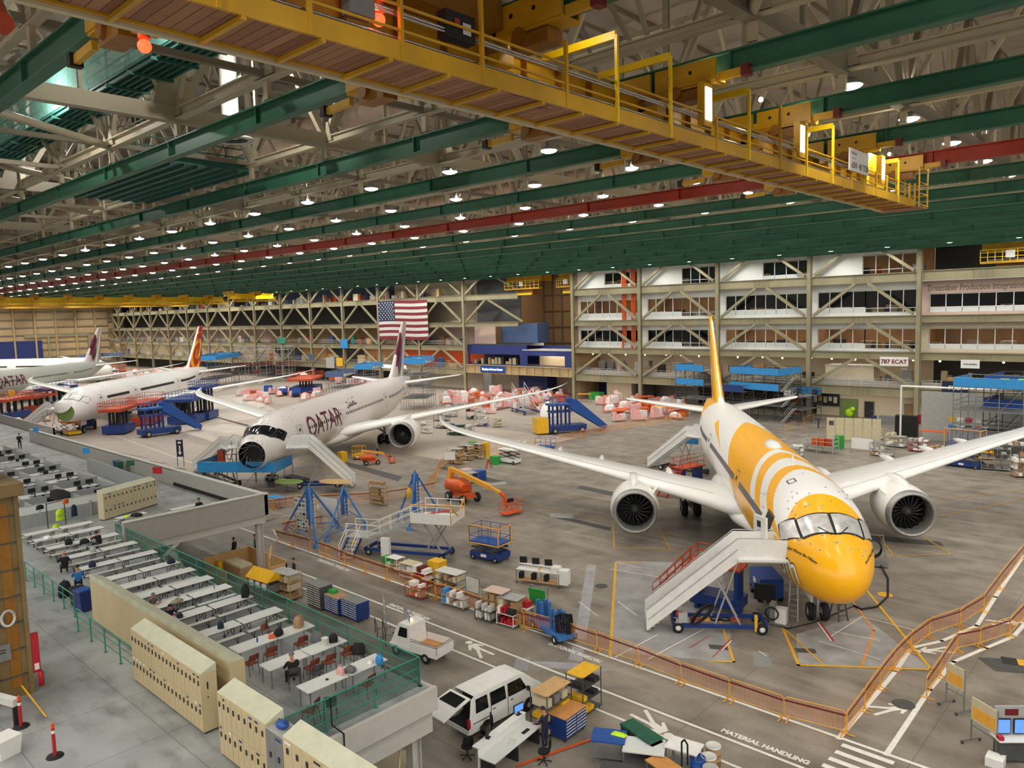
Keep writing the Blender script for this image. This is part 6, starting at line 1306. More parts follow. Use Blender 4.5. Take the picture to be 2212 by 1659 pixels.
# timber stage and strut area under the platform, yellow hood
e = empty('timber_booth', on(500, 1260), R(0), 'low timber booth with plywood walls below the grey platform', 'booth'); b = MB().mt('ply').box(-3, 2.2, 2.9, 3., 0, 1.3).box(-3, -2.9, -.5, 3, 0, 1.3).box(2.1, 2.2, 0, 3, 0, 1.1).box(-3, 0.2, -.5, -.4, 0, 1.); b.build('side_wall', e); MB().mt('beige').box(-2, .2, .6, 1.5, .9, 1.05).mt('card').box(-2, .2, .6, 1.5, 0, .9).build('counter', e); MB().mt('yellow').box(-2.6, -2.2, .2, .5, 0, 1.).build('bin', e)
MB().mt('ply').bar((.2, 3, 1.9), (2.6, 1.5, 1.9), .12, .1).bar((.2, 3, 0), (.2, 3, 1.9), .1, .1, (0, 1, 0)).bar((2.5, 1.5, 0), (2.5, 1.5, 1.9), .1, .1, (0, 1, 0)).build('post', e)
e = empty('yellow_hood', on(575, 1290), R(5), 'yellow sheet metal hood on legs beside the mesh railing, box cart at its right', 'machine'); MB().mt('yellow').prism([(0, -.7, 1.35), (0, .7, 1.35), (0, 0, 1.9)], (-1.2, 0, 0), (1.2, 0, 0)).build('hood', e); b = MB().mt('steel').box(-1.1, 1.1, -.5, .5, .6, 1.1)
for x in (-1.1, 1.1):
    for y in (-.55, .55): b.bar((x, y, 0), (x, y, 1.35), .06, .06, (0, 1, 0))
b.build('frame', e)
for x in (-.7, 0, .7): MB().mt('white').box(x-.2, x+.2, -.6, -.52, .8, 1.2).build('hanging_pouch', e)
tag(MB().mt('yellow').box(-.6, .6, -.5, .5, .02, .35).build('parts_tray', None, on(608, 1262)), 'yellow tray behind the box cart, under a wire frame', 'tray')
# whiteboards
def board(loc, rz, w, h, z0, c, label, paper=False, name='whiteboard', cat='whiteboard', frame_='steel'):
    e = empty(name, loc, rz, label, cat); MB().mt(c).box(-w/2, w/2, -.02, .02, z0, z0+h).build('board', e); b = MB().mt(frame_)
    for x in (-w/2, w/2): b.bar((x, 0, .1), (x, 0, z0+h), .04, .04, (0, 1, 0)).bar((x, -.35, .1), (x, .35, .1), .04)
    b.bar((-w/2, 0, z0+h), (w/2, 0, z0+h), .04).bar((-w/2, 0, z0), (w/2, 0, z0), .04).build('frame', e)
    for x in (-w/2, w/2):
        for y in (-.33, .33): MB().wheel((x, y, .05), .05, .03).build('caster', e)
    if paper:
        for i in range(4):
            for j in range(4): MB().mt(rnd.choice(['lightgrey', 'grey', 'offwhite', 'dark'])).box(-w/2+.08+i*(w-.1)/4, -w/2+.08+(i+.75)*(w-.1)/4, -.028, -.02, z0+.1+j*(h-.1)/4, z0+.1+(j+.6)*(h-.1)/4).build('notice', e)
    return e
board(on(833, 1367), R(-32), 1.25, 1.2, .85, 'white', 'rolling notice board covered in papers, left of the blank whiteboard', True)
board(on(881, 1398), R(-30), 2., 1.35, .75, 'lightgrey', 'blank grey-white rolling whiteboard behind the utility truck')
e = empty('wire_guard', on(815, 1380), R(-30), 'black wire guard frame standing behind the utility truck cab', 'frame'); MB().mt('dark').pipe([(-.9, 0, 0), (-.9, 0, .9), (.1, 0, .7), (.1, 0, 0)], .025, 5).pipe([(.2, .3, 0), (.2, .3, 1.2), (1.2, .3, 1.), (1.2, .3, 0)], .025, 5).build('tube', e)
# front desk with computers and people
dA, dB = on(1062, 1672), on(1140, 1607); pd = (dA+dB)/2; DR = math.atan2((dB-dA).y, (dB-dA).x)
e = empty('service_desk', pd, DR, 'white L-shaped service desk with raised shelf at the bottom edge', 'desk'); MB().mt('tabletop').box(-1.6, 1.6, -.45, .35, .72, .76).mt('white').box(-1.6, 1.6, .3, .65, 1.08, 1.12).box(-1.6, 1.6, .34, .38, .3, 1.08).build('desk_top', e)
for x in (-1.5, 0, 1.5): MB().mt('dark').box(x-.03, x+.03, -.4, .3, 0, .72).build('leg', e)
def dsk(u, v, z): c_, s_ = math.cos(DR), math.sin(DR); return (pd.x+u*c_-v*s_, pd.y+u*s_+v*c_, z)
dup(mo, dsk(1.3, .47, 1.12), DR-.2, 'tilted black monitor with a blue screen on the service desk', 'office monitors'); tag(MB().mt('screen').box(-.24, .24, -.03, -.02, .16, .44).build('lit_screen', None, dsk(1.3, .47, 1.12), DR-.2), 'blue lit screen facing the aisle on the service desk', 'screen')
dup(mo, dsk(-.8, .47, 1.12), DR+.3, 'black monitor at the left end of the service desk shelf', 'office monitors'); tag(MB().mt('black').box(-.22, .22, -.08, .08, 0, .02).build('keyboard', None, dsk(.9, -.15, .76), DR), 'black keyboard in front of the standing person', 'keyboard'); tag(MB().mt('offwhite').box(-.15, .15, -.2, .2, 0, .012).build('paper', None, dsk(0, -.1, .762), R(30)), 'sheet of paper on the service desk', 'paper')
dup(tc, dsk(-.9, 1.5, 0), R(60), 'black task chair behind the service desk, left'); dup(tc, dsk(.5, -1.3, 0), DR+.4, 'black task chair beside the standing person in navy'); dup(tc, dsk(.6, 1.7, 0), R(150), 'dark grey chair between service desk and minivan')
person('person', dsk(1.35, -.8, 0), DR, 'work', 'cloth_navy', 'cloth_navy', 'person in dark navy jacket standing at the service desk')
# bottom work benches
def bench(loc, rz, w, d, h, top, label, n=2, legs='steel', th=.05, name='workbench', cat='workbench'):
    e = empty(name, loc, rz, label, cat); MB().mt(top).box(-w/2, w/2, -d/2, d/2, h-th, h).build('top', e)
    for x in (-w/2+.06, w/2-.06):
        for y in (-d/2+.06, d/2-.06): MB().mt(legs).bar((x, y, 0), (x, y, h-th), .05, .05, (0, 1, 0)).build('leg', e)
    if n > 1: MB().mt(legs).box(-w/2+.03, w/2-.03, -d/2+.03, d/2-.03, .3, .34).build('lower_shelf', e)
    return e
bench(on(1316, 1640), R(28), 1.35, 1.0, 1.0, 'blue', 'workbench with a bright blue top and a lime cloth, bottom centre'); tag(MB().mt('lime').loft([[(-.3, -.12, 0), (.3, -.15, 0), (.35, .12, 0), (-.25, .15, 0)], [(-.2, -.08, .06), (.22, -.1, .07), (.2, .08, .06), (-.15, .1, .07)]]).build('safety_vest', None, on(1316, 1640)+V((.25, .3, 1.0)), .3), 'lime vest lying on the blue workbench', 'vest')
bench(on(1392, 1660), R(28), 1.6, 1.1, .95, 'tabletop', 'white workbench right of the blue one, covered with tools'); bench(on(1335, 1690), R(28), 1.3, .7, .6, 'darkgrey', 'low grey steel tool cart in front of the blue workbench', name='tool_cart', cat='cart'); bench(on(1440, 1700), R(-15), 1.5, .8, .85, 'oak', 'wooden-topped cart in the bottom bench group', name='tool_cart', cat='cart'); bench(on(1478, 1665), R(10), 1.3, .9, 1.05, 'white', 'white covered machine table left of the barrels', name='machine_table', cat='table')
b = MB().mt('darkgreen'); 
for k in range(14): b.tube((k*.13, -.35, 1.05), (k*.13, .35, 1.05), .06, 8)
b.mt('dark').box(-.05, 1.8, -.3, .3, .4, .95).box(0, .08, -.3, .3, 0, .4).box(1.7, 1.78, -.3, .3, 0, .4); tag(b.build('roller_table', None, on(1355, 1612), R(-14)), 'dark green ribbed roller table behind the benches', 'roller table')
tag(MB().mt('black').pipe([(0, 0, 0), (0, 0, 1.6), (.12, 0, 1.75), (.25, 0, 1.6), (.25, 0, .8)], .035, 8).build('hose_stand', None, on(1473, 1690)), 'black bent hose stand between benches and barrels', 'hose')
def barrel(px, py, c, label, r=.29, h=.8, lid='offwhite', kr=''):
    e = empty('drum', on(px, py), 0, label, 'drum'); MB().mt(c).lathe([(.01, .01), (r, 0), (r, h*.33), (r+.012, h*.34), (r, h*.35), (r, h*.66), (r+.012, h*.67), (r, h*.68), (r, h)], 22).build('body', e); MB().mt(lid).lathe([(r+.01, h-.03), (r+.01, h+.02), (r-.03, h+.02), (r-.04, h), (.01, h)], 22).build('lid', e)
barrel(1541, 1652, 'card', 'tall brown fibre drum, rear right of the four'); barrel(1531, 1676, 'card', 'brown fibre drum in front of the tall one'); barrel(1507, 1680, 'blue', 'blue drum with a round opening, left of the brown drums', lid='blue'); barrel(1535, 1702, 'lightgrey', 'grey metal drum at the bottom edge', lid='lightgrey')
# beige buggy frame at the lower left of the aisle
e = empty('tug_vehicle', on(840, 1700), R(-48), 'cream tubular roll-cage vehicle with mirror, cut by the bottom edge', 'vehicle'); b = MB().mt('beige')
for y in (-.6, .6): b.pipe([(-1.2, y, .5), (-1.1, y, 1.7), (.5, y, 1.9), (1.2, y, 1.1), (1.5, y, .5)], .04, 6)
for x, z in ((-1.1, 1.7), (-.5, 1.78), (0, 1.84), (.5, 1.9), (1.2, 1.1)): b.tube((x, -.6, z), (x, .6, z), .035, 6)
b.build('roll_cage', e); MB().mt('beige').box(-1.2, 1.5, -.6, .6, .4, .75).build('body', e); MB().mt('dark').cbox((1.1, -.85, 1.7), .06, .3, .35).build('mirror', e)
for x in (-.8, 1.1):
    for y in (-.6, .6): MB().wheel((x, y, .28), .28, .2).build('wheel', e)
# easel boards, lower right
for (a, c, lb) in (((2044, 1520), (2082, 1542), 'orange tilting board on a castor stand, nearer the walking path'), ((2097, 1603), (2152, 1640), 'orange tilting board on a castor stand, nearer the bottom edge')):
    A, C = on(*a), on(*c); d = C-A; w_ = d.length; e = empty('tilt_board', (A+C)/2, math.atan2(d.y, d.x), lb, 'board'); MB().mt('beige').box(-w_/2, w_/2, -.03, .03, 1.0, 1.95).mt('barricade').box(-w_/2+.08, w_/2-.08, -.045, -.03, 1.12, 1.6).box(-w_/2+.08, w_/2-.08, .03, .045, 1.12, 1.6).build('board', e); b = MB().mt('steel')
    for x in (-w_/2, w_/2): b.bar((x, 0, .12), (x, 0, 1.97), .05, .05, (0, 1, 0)).bar((x, -.45, .12), (x, .45, .12), .05)
    b.bar((-w_/2, 0, .75), (w_/2, 0, .75), .04).build('stand', e)
    for x in (-w_/2, w_/2):
        for y in (-.42, .42): MB().wheel((x, y, .07), .07, .04).build('caster', e)
e = empty('computer_workstation', on(2185, 1640), R(40), 'mobile computer workstation with two lit screens at the right edge', 'workstation'); MB().mt('lightgrey').box(-.6, .6, .1, .2, .9, 2.1).build('backboard', e); MB().mt('darkred').box(-.25, .25, .08, .1, 1.75, 2.).build('red_label', e); MB().mt('white').box(-.7, .7, -.4, .3, .9, .95).build('desk_top', e)
for x in (-.32, .3): s_ = MB().mt('black').cbox((x, .02, 1.35), .5, .04, .62).build('monitor', e); MB().mt('screen').box(x-.22, x+.22, -.012, -.003, 1.08, 1.62).build('lit_screen', s_)
MB().mt('darkgrey').box(-.6, .6, -.3, .2, .1, .85).build('cabinet', e); MB().mt('red').box(-.68, -.5, -.35, -.1, .95, 1.1).build('red_tray', e); tag(MB().mt('white').box(-.3, .3, -.3, .3, 0, .35).build('white_box', None, on(2150, 1652)), 'white box on the floor at the bottom right', 'box')
# ---- parts carts behind the aisle barriers (left to right) ----
cs = [((1146/1.0, 0), 0)]
def simple_box(name, px, py, w, d, h, c, label, cat, rz=0., z=0.): return tag(MB().mt(c).box(-w/2, w/2, -d/2, d/2, 0, h).build(name, None, on(px, py)+V((0, 0, z)), R(rz)), label, cat)
shelf_rack(on(855, 1232), R(5), 1.1, .8, 1.0, 3, 'low white cart with green tub, right of the access stand stairs', 'white', ('greenbin', 'white', 'card'), 3, 'white', seed=11); simple_box('tub', 840, 1222, .8, .6, .7, 'greenbin', 'green tub beside the low white cart', 'tub')
shelf_rack(on(888, 1248), R(5), 1.3, .9, 1.1, 3, 'white cart with round tray on top near the green tub', 'white', ('white', 'lightgrey'), 2, 'beige', seed=12)
shelf_rack(on(915, 1268), R(5), 1.2, .8, 1.1, 3, 'white cart with red crates behind the barriers', 'white', ('red', 'white', 'darkred'), 3, None, seed=13)
e = empty('yellow_cabinet', on(946, 1262), R(5), 'bright yellow cabinet on a pallet behind the barriers', 'cabinet'); MB().mt('yellow').box(-.5, .5, -.4, .4, .55, 1.6).build('body', e); MB().mt('dark').box(-.45, .45, -.35, .35, .1, .55).build('base', e); MB().mt('yellow').box(-.51, .51, -.41, .41, 1.6, 1.66).build('lid', e)
shelf_rack(on(975, 1288), R(5), 1.9, 1., 1.7, 4, 'tall shelf cart with cardboard boxes right of the yellow cabinet', 'steel', ('card', 'beige', 'card'), 5, 'offwhite', seed=14)
board(on(1022, 1300), R(0), 1.2, 1., .6, 'offwhite', 'white panel on a stand between the shelf carts'); board(on(1045, 1318), R(0), .7, .8, .6, 'lightgrey', 'small grey panel on a stand left of the wooden boxes')
shelf_rack(on(1075, 1335), R(8), 1.4, 1., 1.75, 4, 'tall shelf with wooden drawers and a tilted lid, left of the two', 'card', ('ply', 'card', 'beige'), 3, 'pinkwall', seed=15); shelf_rack(on(1107, 1345), R(8), 1.4, 1., 1.6, 4, 'tall shelf with wooden drawers and a glass top, right of the two', 'card', ('ply', 'card', 'beige'), 3, 'lightgrey', seed=16)
simple_box('red_bin', 1135, 1345, .7, .5, .35, 'red', 'red and yellow bin on a white stand behind the barriers', 'bin', z=1.0); bench(on(1135, 1347), R(5), .8, .6, 1., 'white', 'white stand under the red bin'); shelf_rack(on(1098, 1352), R(5), 1.2, .6, .8, 2, 'low white parts rack hung with pouches, at the barrier', 'white', ('white', 'dark', 'red'), 5, None, seed=17)
shelf_rack(on(900, 1290), R(5), 1.4, .6, .8, 2, 'low orange rack of loose parts at the barrier', 'orange2', ('card', 'orange', 'white'), 5, None, seed=18); shelf_rack(on(985, 1310), R(5), 1.8, .6, .7, 2, 'low rack with a blue jug behind the barrier', 'lightgrey', ('skyblue', 'white', 'white', 'card'), 6, None, seed=19); shelf_rack(on(1050, 1340), R(5), 1.2, .6, .7, 2, 'low rack of white canisters behind the barrier', 'darkgrey', ('white', 'offwhite'), 5, None, seed=20)
e = empty('green_cart', on(1162, 1325), R(10), 'bright green panel cart leaning behind the blue engine dolly', 'cart'); MB().mt('greenbin').cbox((0, 0, 1.0), 1.1, .1, 1.1, 0, .2).build('panel', e); MB().mt('steel').pipe([(-.6, .2, 0), (-.6, .2, 1.6), (.6, .2, 1.6), (.6, .2, 0)], .03, 5).build('frame', e)
e = empty('engine_dolly', on(1195, 1370), R(-20), 'blue dolly with uprights and black hoses behind the barrier', 'dolly'); MB().mt('tripod').box(-1.6, 1.6, -.6, .6, .3, .5).build('deck', e); b = MB().mt('tripod')
for x in (-1.4, -1.0, .2, .6): b.box(x, x+.16, -.3, -.1, .5, 1.6).box(x, x+.16, .2, .4, .5, 1.5)
b.build('upright', e); b = MB().mt('black')
for k in range(6): b.pipe([(.9+k*.1, -.3+k*.1, .5), (.8+k*.1, -.3+k*.1, 1.4), (1.1+k*.08, -.1+k*.08, 1.6), (1.4, 0+k*.08, 1.2), (1.4, .1+k*.06, .5)], .05, 5)
b.build('hose', e)
for x in (-1.2, 1.2):
    for y in (-.6, .6): MB().wheel((x, y, .25), .25, .15, hub='white').build('wheel', e)
e = empty('computer_cart', on(1165, 1262), R(18), 'white computer cart with three black monitors and a printer on the open floor', 'cart'); w_ = 3.; MB().mt('white').box(-w_/2, w_/2, -.35, .35, .95, 1.0).box(-w_/2, w_/2, .1, .35, 1.2, 1.23).build('desk_top', e); MB().mt('ply').box(-w_/2, w_/2, -.35, .35, .25, .3).build('lower_shelf', e)
for x in (-w_/2, 0, w_/2): MB().mt('steel').bar((x, -.33, .1), (x, -.33, .95), .05, .05, (0, 1, 0)).bar((x, .33, .1), (x, .33, 1.2), .05, .05, (0, 1, 0)).build('leg', e)
for x in (-1.2, -.3, .6): MB().mt('black').cbox((x, .2, 1.48), .5, .05, .42, R(10)).build('monitor', e); MB().mt('black').box(x-.2, x+.05, -.2, .2, .3, .7).build('computer', e)
MB().mt('white').box(.95, 1.5, -.3, .3, 1., 1.35).box(1.4, 2.1, -.3, .3, .25, 1.2).build('printer', e); MB().mt('yellow').box(.1, .2, -.3, -.25, 1., 1.25).build('yellow_tag', e)
for x in (-w_/2, w_/2): MB().wheel((x, -.3, .08), .08, .05).build('caster', e)
# ---- lifts ----
def scissor(loc, rz, label, c='blue', base='blue2', rail='barricade', h=1.15, L=2.3, W=1.1, plat=1.1):
    e = empty('scissor_lift', loc, rz, label, 'scissor lift'); MB().mt(base).box(-L/2, L/2, -W/2, W/2, .18, .6).mt('white').box(-.3, .2, -W/2-.01, -W/2, .3, .5).build('chassis', e)
    b = MB().mt('darkgrey')
    for y in (-W/2+.12, W/2-.12):
        for k in range(2): z = .62+k*(h-.65)/2; b.bar((-L/2+.1, y, z), (L/2-.1, y, z+(h-.65)/2), .06, .1).bar((-L/2+.1, y, z+(h-.65)/2), (L/2-.1, y, z), .06, .1)
    b.build('scissor_arms', e); MB().mt(c).box(-L/2, L/2, -W/2, W/2, h, h+.12).build('platform', e); b = MB().mt(c)
    for z in (.5, plat):
        for y in (-W/2, W/2): b.tube((-L/2, y, h+z), (L/2, y, h+z), .025, 6)
        for x in (-L/2, L/2): b.tube((x, -W/2, h+z), (x, W/2, h+z), .025, 6)
    for x in (-L/2, -L/6, L/6, L/2):
        for y in (-W/2, W/2): b.tube((x, y, h), (x, y, h+plat), .025, 6)
    b.build('guard_rail', e)
    if rail: MB().mt(rail).pipe([(-L/2-.05, -W/2-.05, h), (-L/2-.05, -W/2-.05, h+plat+.05), (L/2+.05, -W/2-.05, h+plat+.05), (L/2+.05, -W/2-.05, h), (-L/2-.05, -W/2-.05, h)], .045, 8).pipe([(L/2+.05, -W/2, h), (L/2+.05, W/2+.05, h), (L/2+.05, W/2+.05, h+plat), (L/2+.05, -W/2, h+plat)], .045, 8).build('padded_rail', e)
    for x in (-L/2+.3, L/2-.3):
        for y in (-W/2, W/2): MB().wheel((x, y, .2), .2, .14).build('wheel', e)
    return e
scissor(on(1059, 1206), R(8), 'blue scissor lift with yellow padded rails on the open floor', h=1.25, L=2.6, W=1.5, plat=1.25)
scissor(on(1101, 1000), R(5), 'white scissor lift by the curved barrier row', 'white', 'white', None, 1.6, 2.6, 1.2); scissor(on(1179, 982), R(5), 'small blue scissor lift half hidden by the wing', 'blue', 'blue2', None, 1., 2.4, 1.1); scissor(on(2083, 1008), R(-8), 'blue scissor lift with yellow frame under the right wing', h=2.1, L=3.4, W=1.6, plat=2.); scissor(on(153, 938), R(0), 'orange scissor lift below the raised nose cap at left', 'orange', 'yellow', 'yellow', 2.0, 4.2, 2.)
def boomlift(loc, rz, s, label, arm=8.5, drop=0.3):
    e = empty('boom_lift', loc, rz, label, 'boom lift'); e.scale = (s, s, s); MB().mt('orange').loft([[(-1.5, -.6, .5), (1.4, -.6, .5), (1.4, .6, .5), (-1.5, .6, .5)], [(-1.3, -.5, .95), (1.3, -.5, .95), (1.3, .5, .95), (-1.3, .5, .95)]], smooth=False).build('chassis', e)
    MB().mt('orange').loft([[(x, y*w_, z_) for y, z_ in ((-1, z0), (1, z0), (.9, z1), (-.9, z1))] for x, w_, z0, z1 in ((-2.3, .5, 1.2, 1.6), (-1.8, .75, 1.0, 2.), (-.2, .8, 1.0, 2.1), (.7, .6, 1.05, 1.7))]).build('counterweight', e)
    MB().mt('barricade').bar((-2.0, 0, 1.6), (-1.7, 0, 3.0), .5, .5, (1, 0, 0)).bar((-1.9, 0, 2.9), (arm*.6, 0, 2.0), .34, .4).bar((arm*.5, 0, 2.15), (arm-1.4, 0, 1.7), .24, .28).build('boom', e)
    MB().mt('orange').bar((arm-1.4, 0, 1.75), (arm-.8, 0, 1.3), .25, .3).bar((arm-.9, 0, 1.6), (arm-.6, 0, .5), .2, .3, (1, 0, 0)).build('jib', e); b = MB().mt('orange').box(arm-.5, arm+.5, -1., 1., .2, .3)
    for z in (.75, 1.25):
        for y in (-1, 1): b.tube((arm-.5, y, z), (arm+.5, y, z), .03, 5)
        for x in (arm-.5, arm+.5): b.tube((x, -1, z), (x, 1, z), .03, 5)
    for x in (arm-.5, arm+.5):
        for y in (-1, -.3, .4, 1): b.tube((x, y, .3), (x, y, 1.25), .03, 5)
    b.mt('black').cbox((arm-.3, .2, 1.2), .3, .5, .35); b.build('basket', e)
    for x in (-1.15, 1.15):
        for y in (-.85, .85): MB().wheel((x, y, .45), .45, .35).build('wheel', e)
    return e
a, c = on(1000, 1082), on(1107, 1112); d = c-a; boomlift(a, math.atan2(d.y, d.x), 1., 'orange boom lift with its arm stretched to a basket near the floor', d.length*.98)
e = boomlift(on(803, 1003), R(60), .62, 'small orange boom lift in front of the burgundy airliner engine', 4.); e2 = scissor(on(776, 992), R(30), 'yellow work basket beside the small orange boom lift', 'yellow', 'yellow', None, .6, 1.4, 1.)
# ---- blue tripod jacks ----
def tripod(apex, zt, feet, label, body=True):
    P = [on(*f) for f in feet]; c = sum(P, V((0, 0, 0)))/3; e = empty('tripod_jack', c, 0, label, 'jack'); A = V((apex.x-c.x, apex.y-c.y, zt))
    for p in P: q = p-c; MB().mt('tripod').tube(q+V((0, 0, .3)), A, .09, 8).build('leg', e); MB().mt('tripod').lathe([(.01, .3), (.16, .3), (.16, .12), (.28, .05), (.28, 0)], 14, M4.Translation(q)).build('foot', e)
    MB().mt('tripod').box(A.x-.22, A.x+.22, A.y-.22, A.y+.22, .6, zt-.2).mt('chrome').tube((A.x, A.y, zt-.2), (A.x, A.y, zt+.15), .07, 8).build('ram', e); b = MB().mt('white')
    for x in (-.2, .2): b.tube((A.x+.4, A.y+x, .3), (A.x+.4, A.y+x, zt-.8), .02, 5)
    for k in range(int((zt-1.2)/.3)): b.tube((A.x+.4, A.y-.2, .4+k*.3), (A.x+.4, A.y+.2, .4+k*.3), .015, 5)
    b.build('ladder', e); MB().mt('tripod').bar(P[0]-c+V((0, 0, .5)), P[1]-c+V((0, 0, .5)), .06).bar(P[1]-c+V((0, 0, .5)), P[2]-c+V((0, 0, .5)), .06).bar(P[2]-c+V((0, 0, .5)), P[0]-c+V((0, 0, .5)), .06).build('tie_bar', e); return e, A, c
ap = on(668, 1150); tripod(on(672, 1148), 3.9, ((617, 1148), (684, 1183), (732, 1140)), 'blue tripod jack nearest the grey platform, standing on the aisle barrier line'); tripod(on(745, 1125), 3.0, ((706, 1170), (790, 1140), (748, 1110)), 'shorter blue tripod jack between the white boards and the access stand')
e, A, c = tripod(on(900, 1120), 4.2, ((862, 1120), (885, 1145), (948, 1110)), 'blue tripod jack with a yellow bag behind the white access platform'); tag(MB().mt('yellow').lathe([(.02, 0), (.3, .15), (.22, .7), (.05, 1.0)], 10).build('cover_bag', None, on(897, 1125)+V((-.3, -.3, 2.0))), 'yellow cloth bag hanging on the tripod by the access platform', 'bag'); tag(MB().mt('beige').lathe([(.02, 0), (.2, .15), (.15, .6), (.05, .8)], 10).build('cover_bag', None, on(690, 1160)+V((0, 0, 2.0))), 'tan cloth bag hanging between the first two tripods', 'bag')
board(on(655, 1140), R(10), 1.9, 1.6, 1.0, 'white', 'white drawing board left of the first tripod jack', True); board(on(712, 1138), R(10), 2.2, 1.7, .9, 'white', 'large white board between the tripod jacks'); board(on(655, 1158), R(10), 1.4, 1.2, .3, 'white', 'lower white board with lists by the first tripod jack', True)
# access stand: stairs up, walkway, raised platform
def access():
    a, c = on(790, 1165), on(935, 1195); p0, p1 = on(800, 1195), on(918, 1200); e = empty('access_stand', on(850, 1195), R(24), 'white access stand with steps rising to a raised platform, blue chassis below', 'access stand')
    b = MB().mt('blue2').box(-2, 4.6, -.9, -.7, .35, .55).box(-2, 4.6, .7, .9, .35, .55).box(-2, -1.8, -.9, .9, .35, .55).box(4.4, 4.6, -.9, .9, .35, .55); b.build('chassis', e)
    b = MB().mt('lightgrey').box(-3.6, -1.6, -.8, .8, 1.2, 1.28); b.bar((-1.6, -.7, 1.25), (2.2, -.7, 2.9), .06, .25).bar((-1.6, .7, 1.25), (2.2, .7, 2.9), .06, .25)
    for k in range(12): x = -1.6+k*3.8/12; b.box(x, x+.28, -.68, .68, 1.3+k*1.65/12, 1.33+k*1.65/12)
    b.build('walkway', e)
    b = MB().mt('white').box(2.2, 5.4, -1.3, 1.3, 2.85, 3.0).box(2.2, 5.4, -1.32, -1.28, 3., 3.6).box(5.36, 5.4, -1.3, 1.3, 3., 3.5); b.build('platform', e)
    b = MB().mt('white')
    for y in (-1.3, 1.3):
        for z in (3.6, 4.1): b.tube((2.2, y, z), (5.4, y, z), .03, 6)
        for x in (2.2, 3.2, 4.3, 5.4): b.tube((x, y, 3), (x, y, 4.1), .03, 6)
    for y in (-.75, .75):
        for z in (.5, 1.0): b.tube((-3.6, y, 1.28+z), (-1.6, y, 1.28+z), .03, 6).tube((-1.6, y, 1.28+z), (2.2, y, 2.95+z), .03, 6)
        for x in (-3.6, -2.6, -1.6): b.tube((x, y, 1.25), (x, y, 2.28), .03, 6)
        for k in range(4): b.tube((-1.6+k*.95, y, 1.3+k*.41), (-1.6+k*.95, y, 2.3+k*.41), .03, 6)
    b.build('guard_rail', e); b = MB().mt('barricade').tube((5.4, -1.3, 2.9), (5.4, -1.3, 4.3), .05, 6).tube((5.4, 1.3, 2.9), (5.4, 1.3, 4.3), .05, 6).tube((2.2, -1.3, 4.2), (5.4, -1.3, 4.3), .045, 6).tube((5.4, -1.3, 4.3), (5.4, 0, 3.2), .05).tube((5.4, 1.3, 4.3), (5.4, 0, 3.2), .05); b.build('yellow_rail', e)
    b = MB().mt('silver')
    for y in (-.7, .7): b.bar((3., y, .5), (4.6, y, 2.9), .1, .12).bar((4.4, y, .5), (2.8, y, 2.9), .1, .12)
    b.build('scissor_arms', e); b = MB().mt('lightgrey')
    for k in range(5): b.box(-3.3, -2.3, -1.1-k*.28, -.82-k*.28, 1.0-k*.23, 1.04-k*.23)
    b.mt('blue2').bar((-3.35, -.8, 1.2), (-3.35, -2.2, .05), .05, .2).bar((-2.25, -.8, 1.2), (-2.25, -2.2, .05), .05, .2).mt('white')
    for x in (-3.35, -2.25): b.tube((x, -.8, 2.3), (x, -2.2, 1.05), .03, 6).tube((x, -.8, 1.8), (x, -2.2, .6), .025, 6).tube((x, -2.2, 0), (x, -2.2, 1.05), .03, 6)
    b.build('steps', e); MB().mt('white').box(-.4, .3, -1.2, -.9, .1, 1.5).build('control_cabinet', e); MB().mt('red').bar((3, -.4, 3.3), (4.6, .3, 3.5), .3, .06).build('ladder', e)
    for x in (-1.6, 4.4):
        for y in (-.9, .9): MB().wheel((x, y, .26), .26, .18).build('wheel', e)
    for x in (-3.5, -1.7): MB().mt('lightgrey').tube((x, -.7, 0), (x, -.7, 1.2), .04, 6).tube((x, .7, 0), (x, .7, 1.2), .04, 6).build('leg', e)
access(); simple_box('yellow_chock', 770, 1178, .9, .3, .25, 'yellow', 'yellow wheel chock beneath the access stand landing', 'chock')
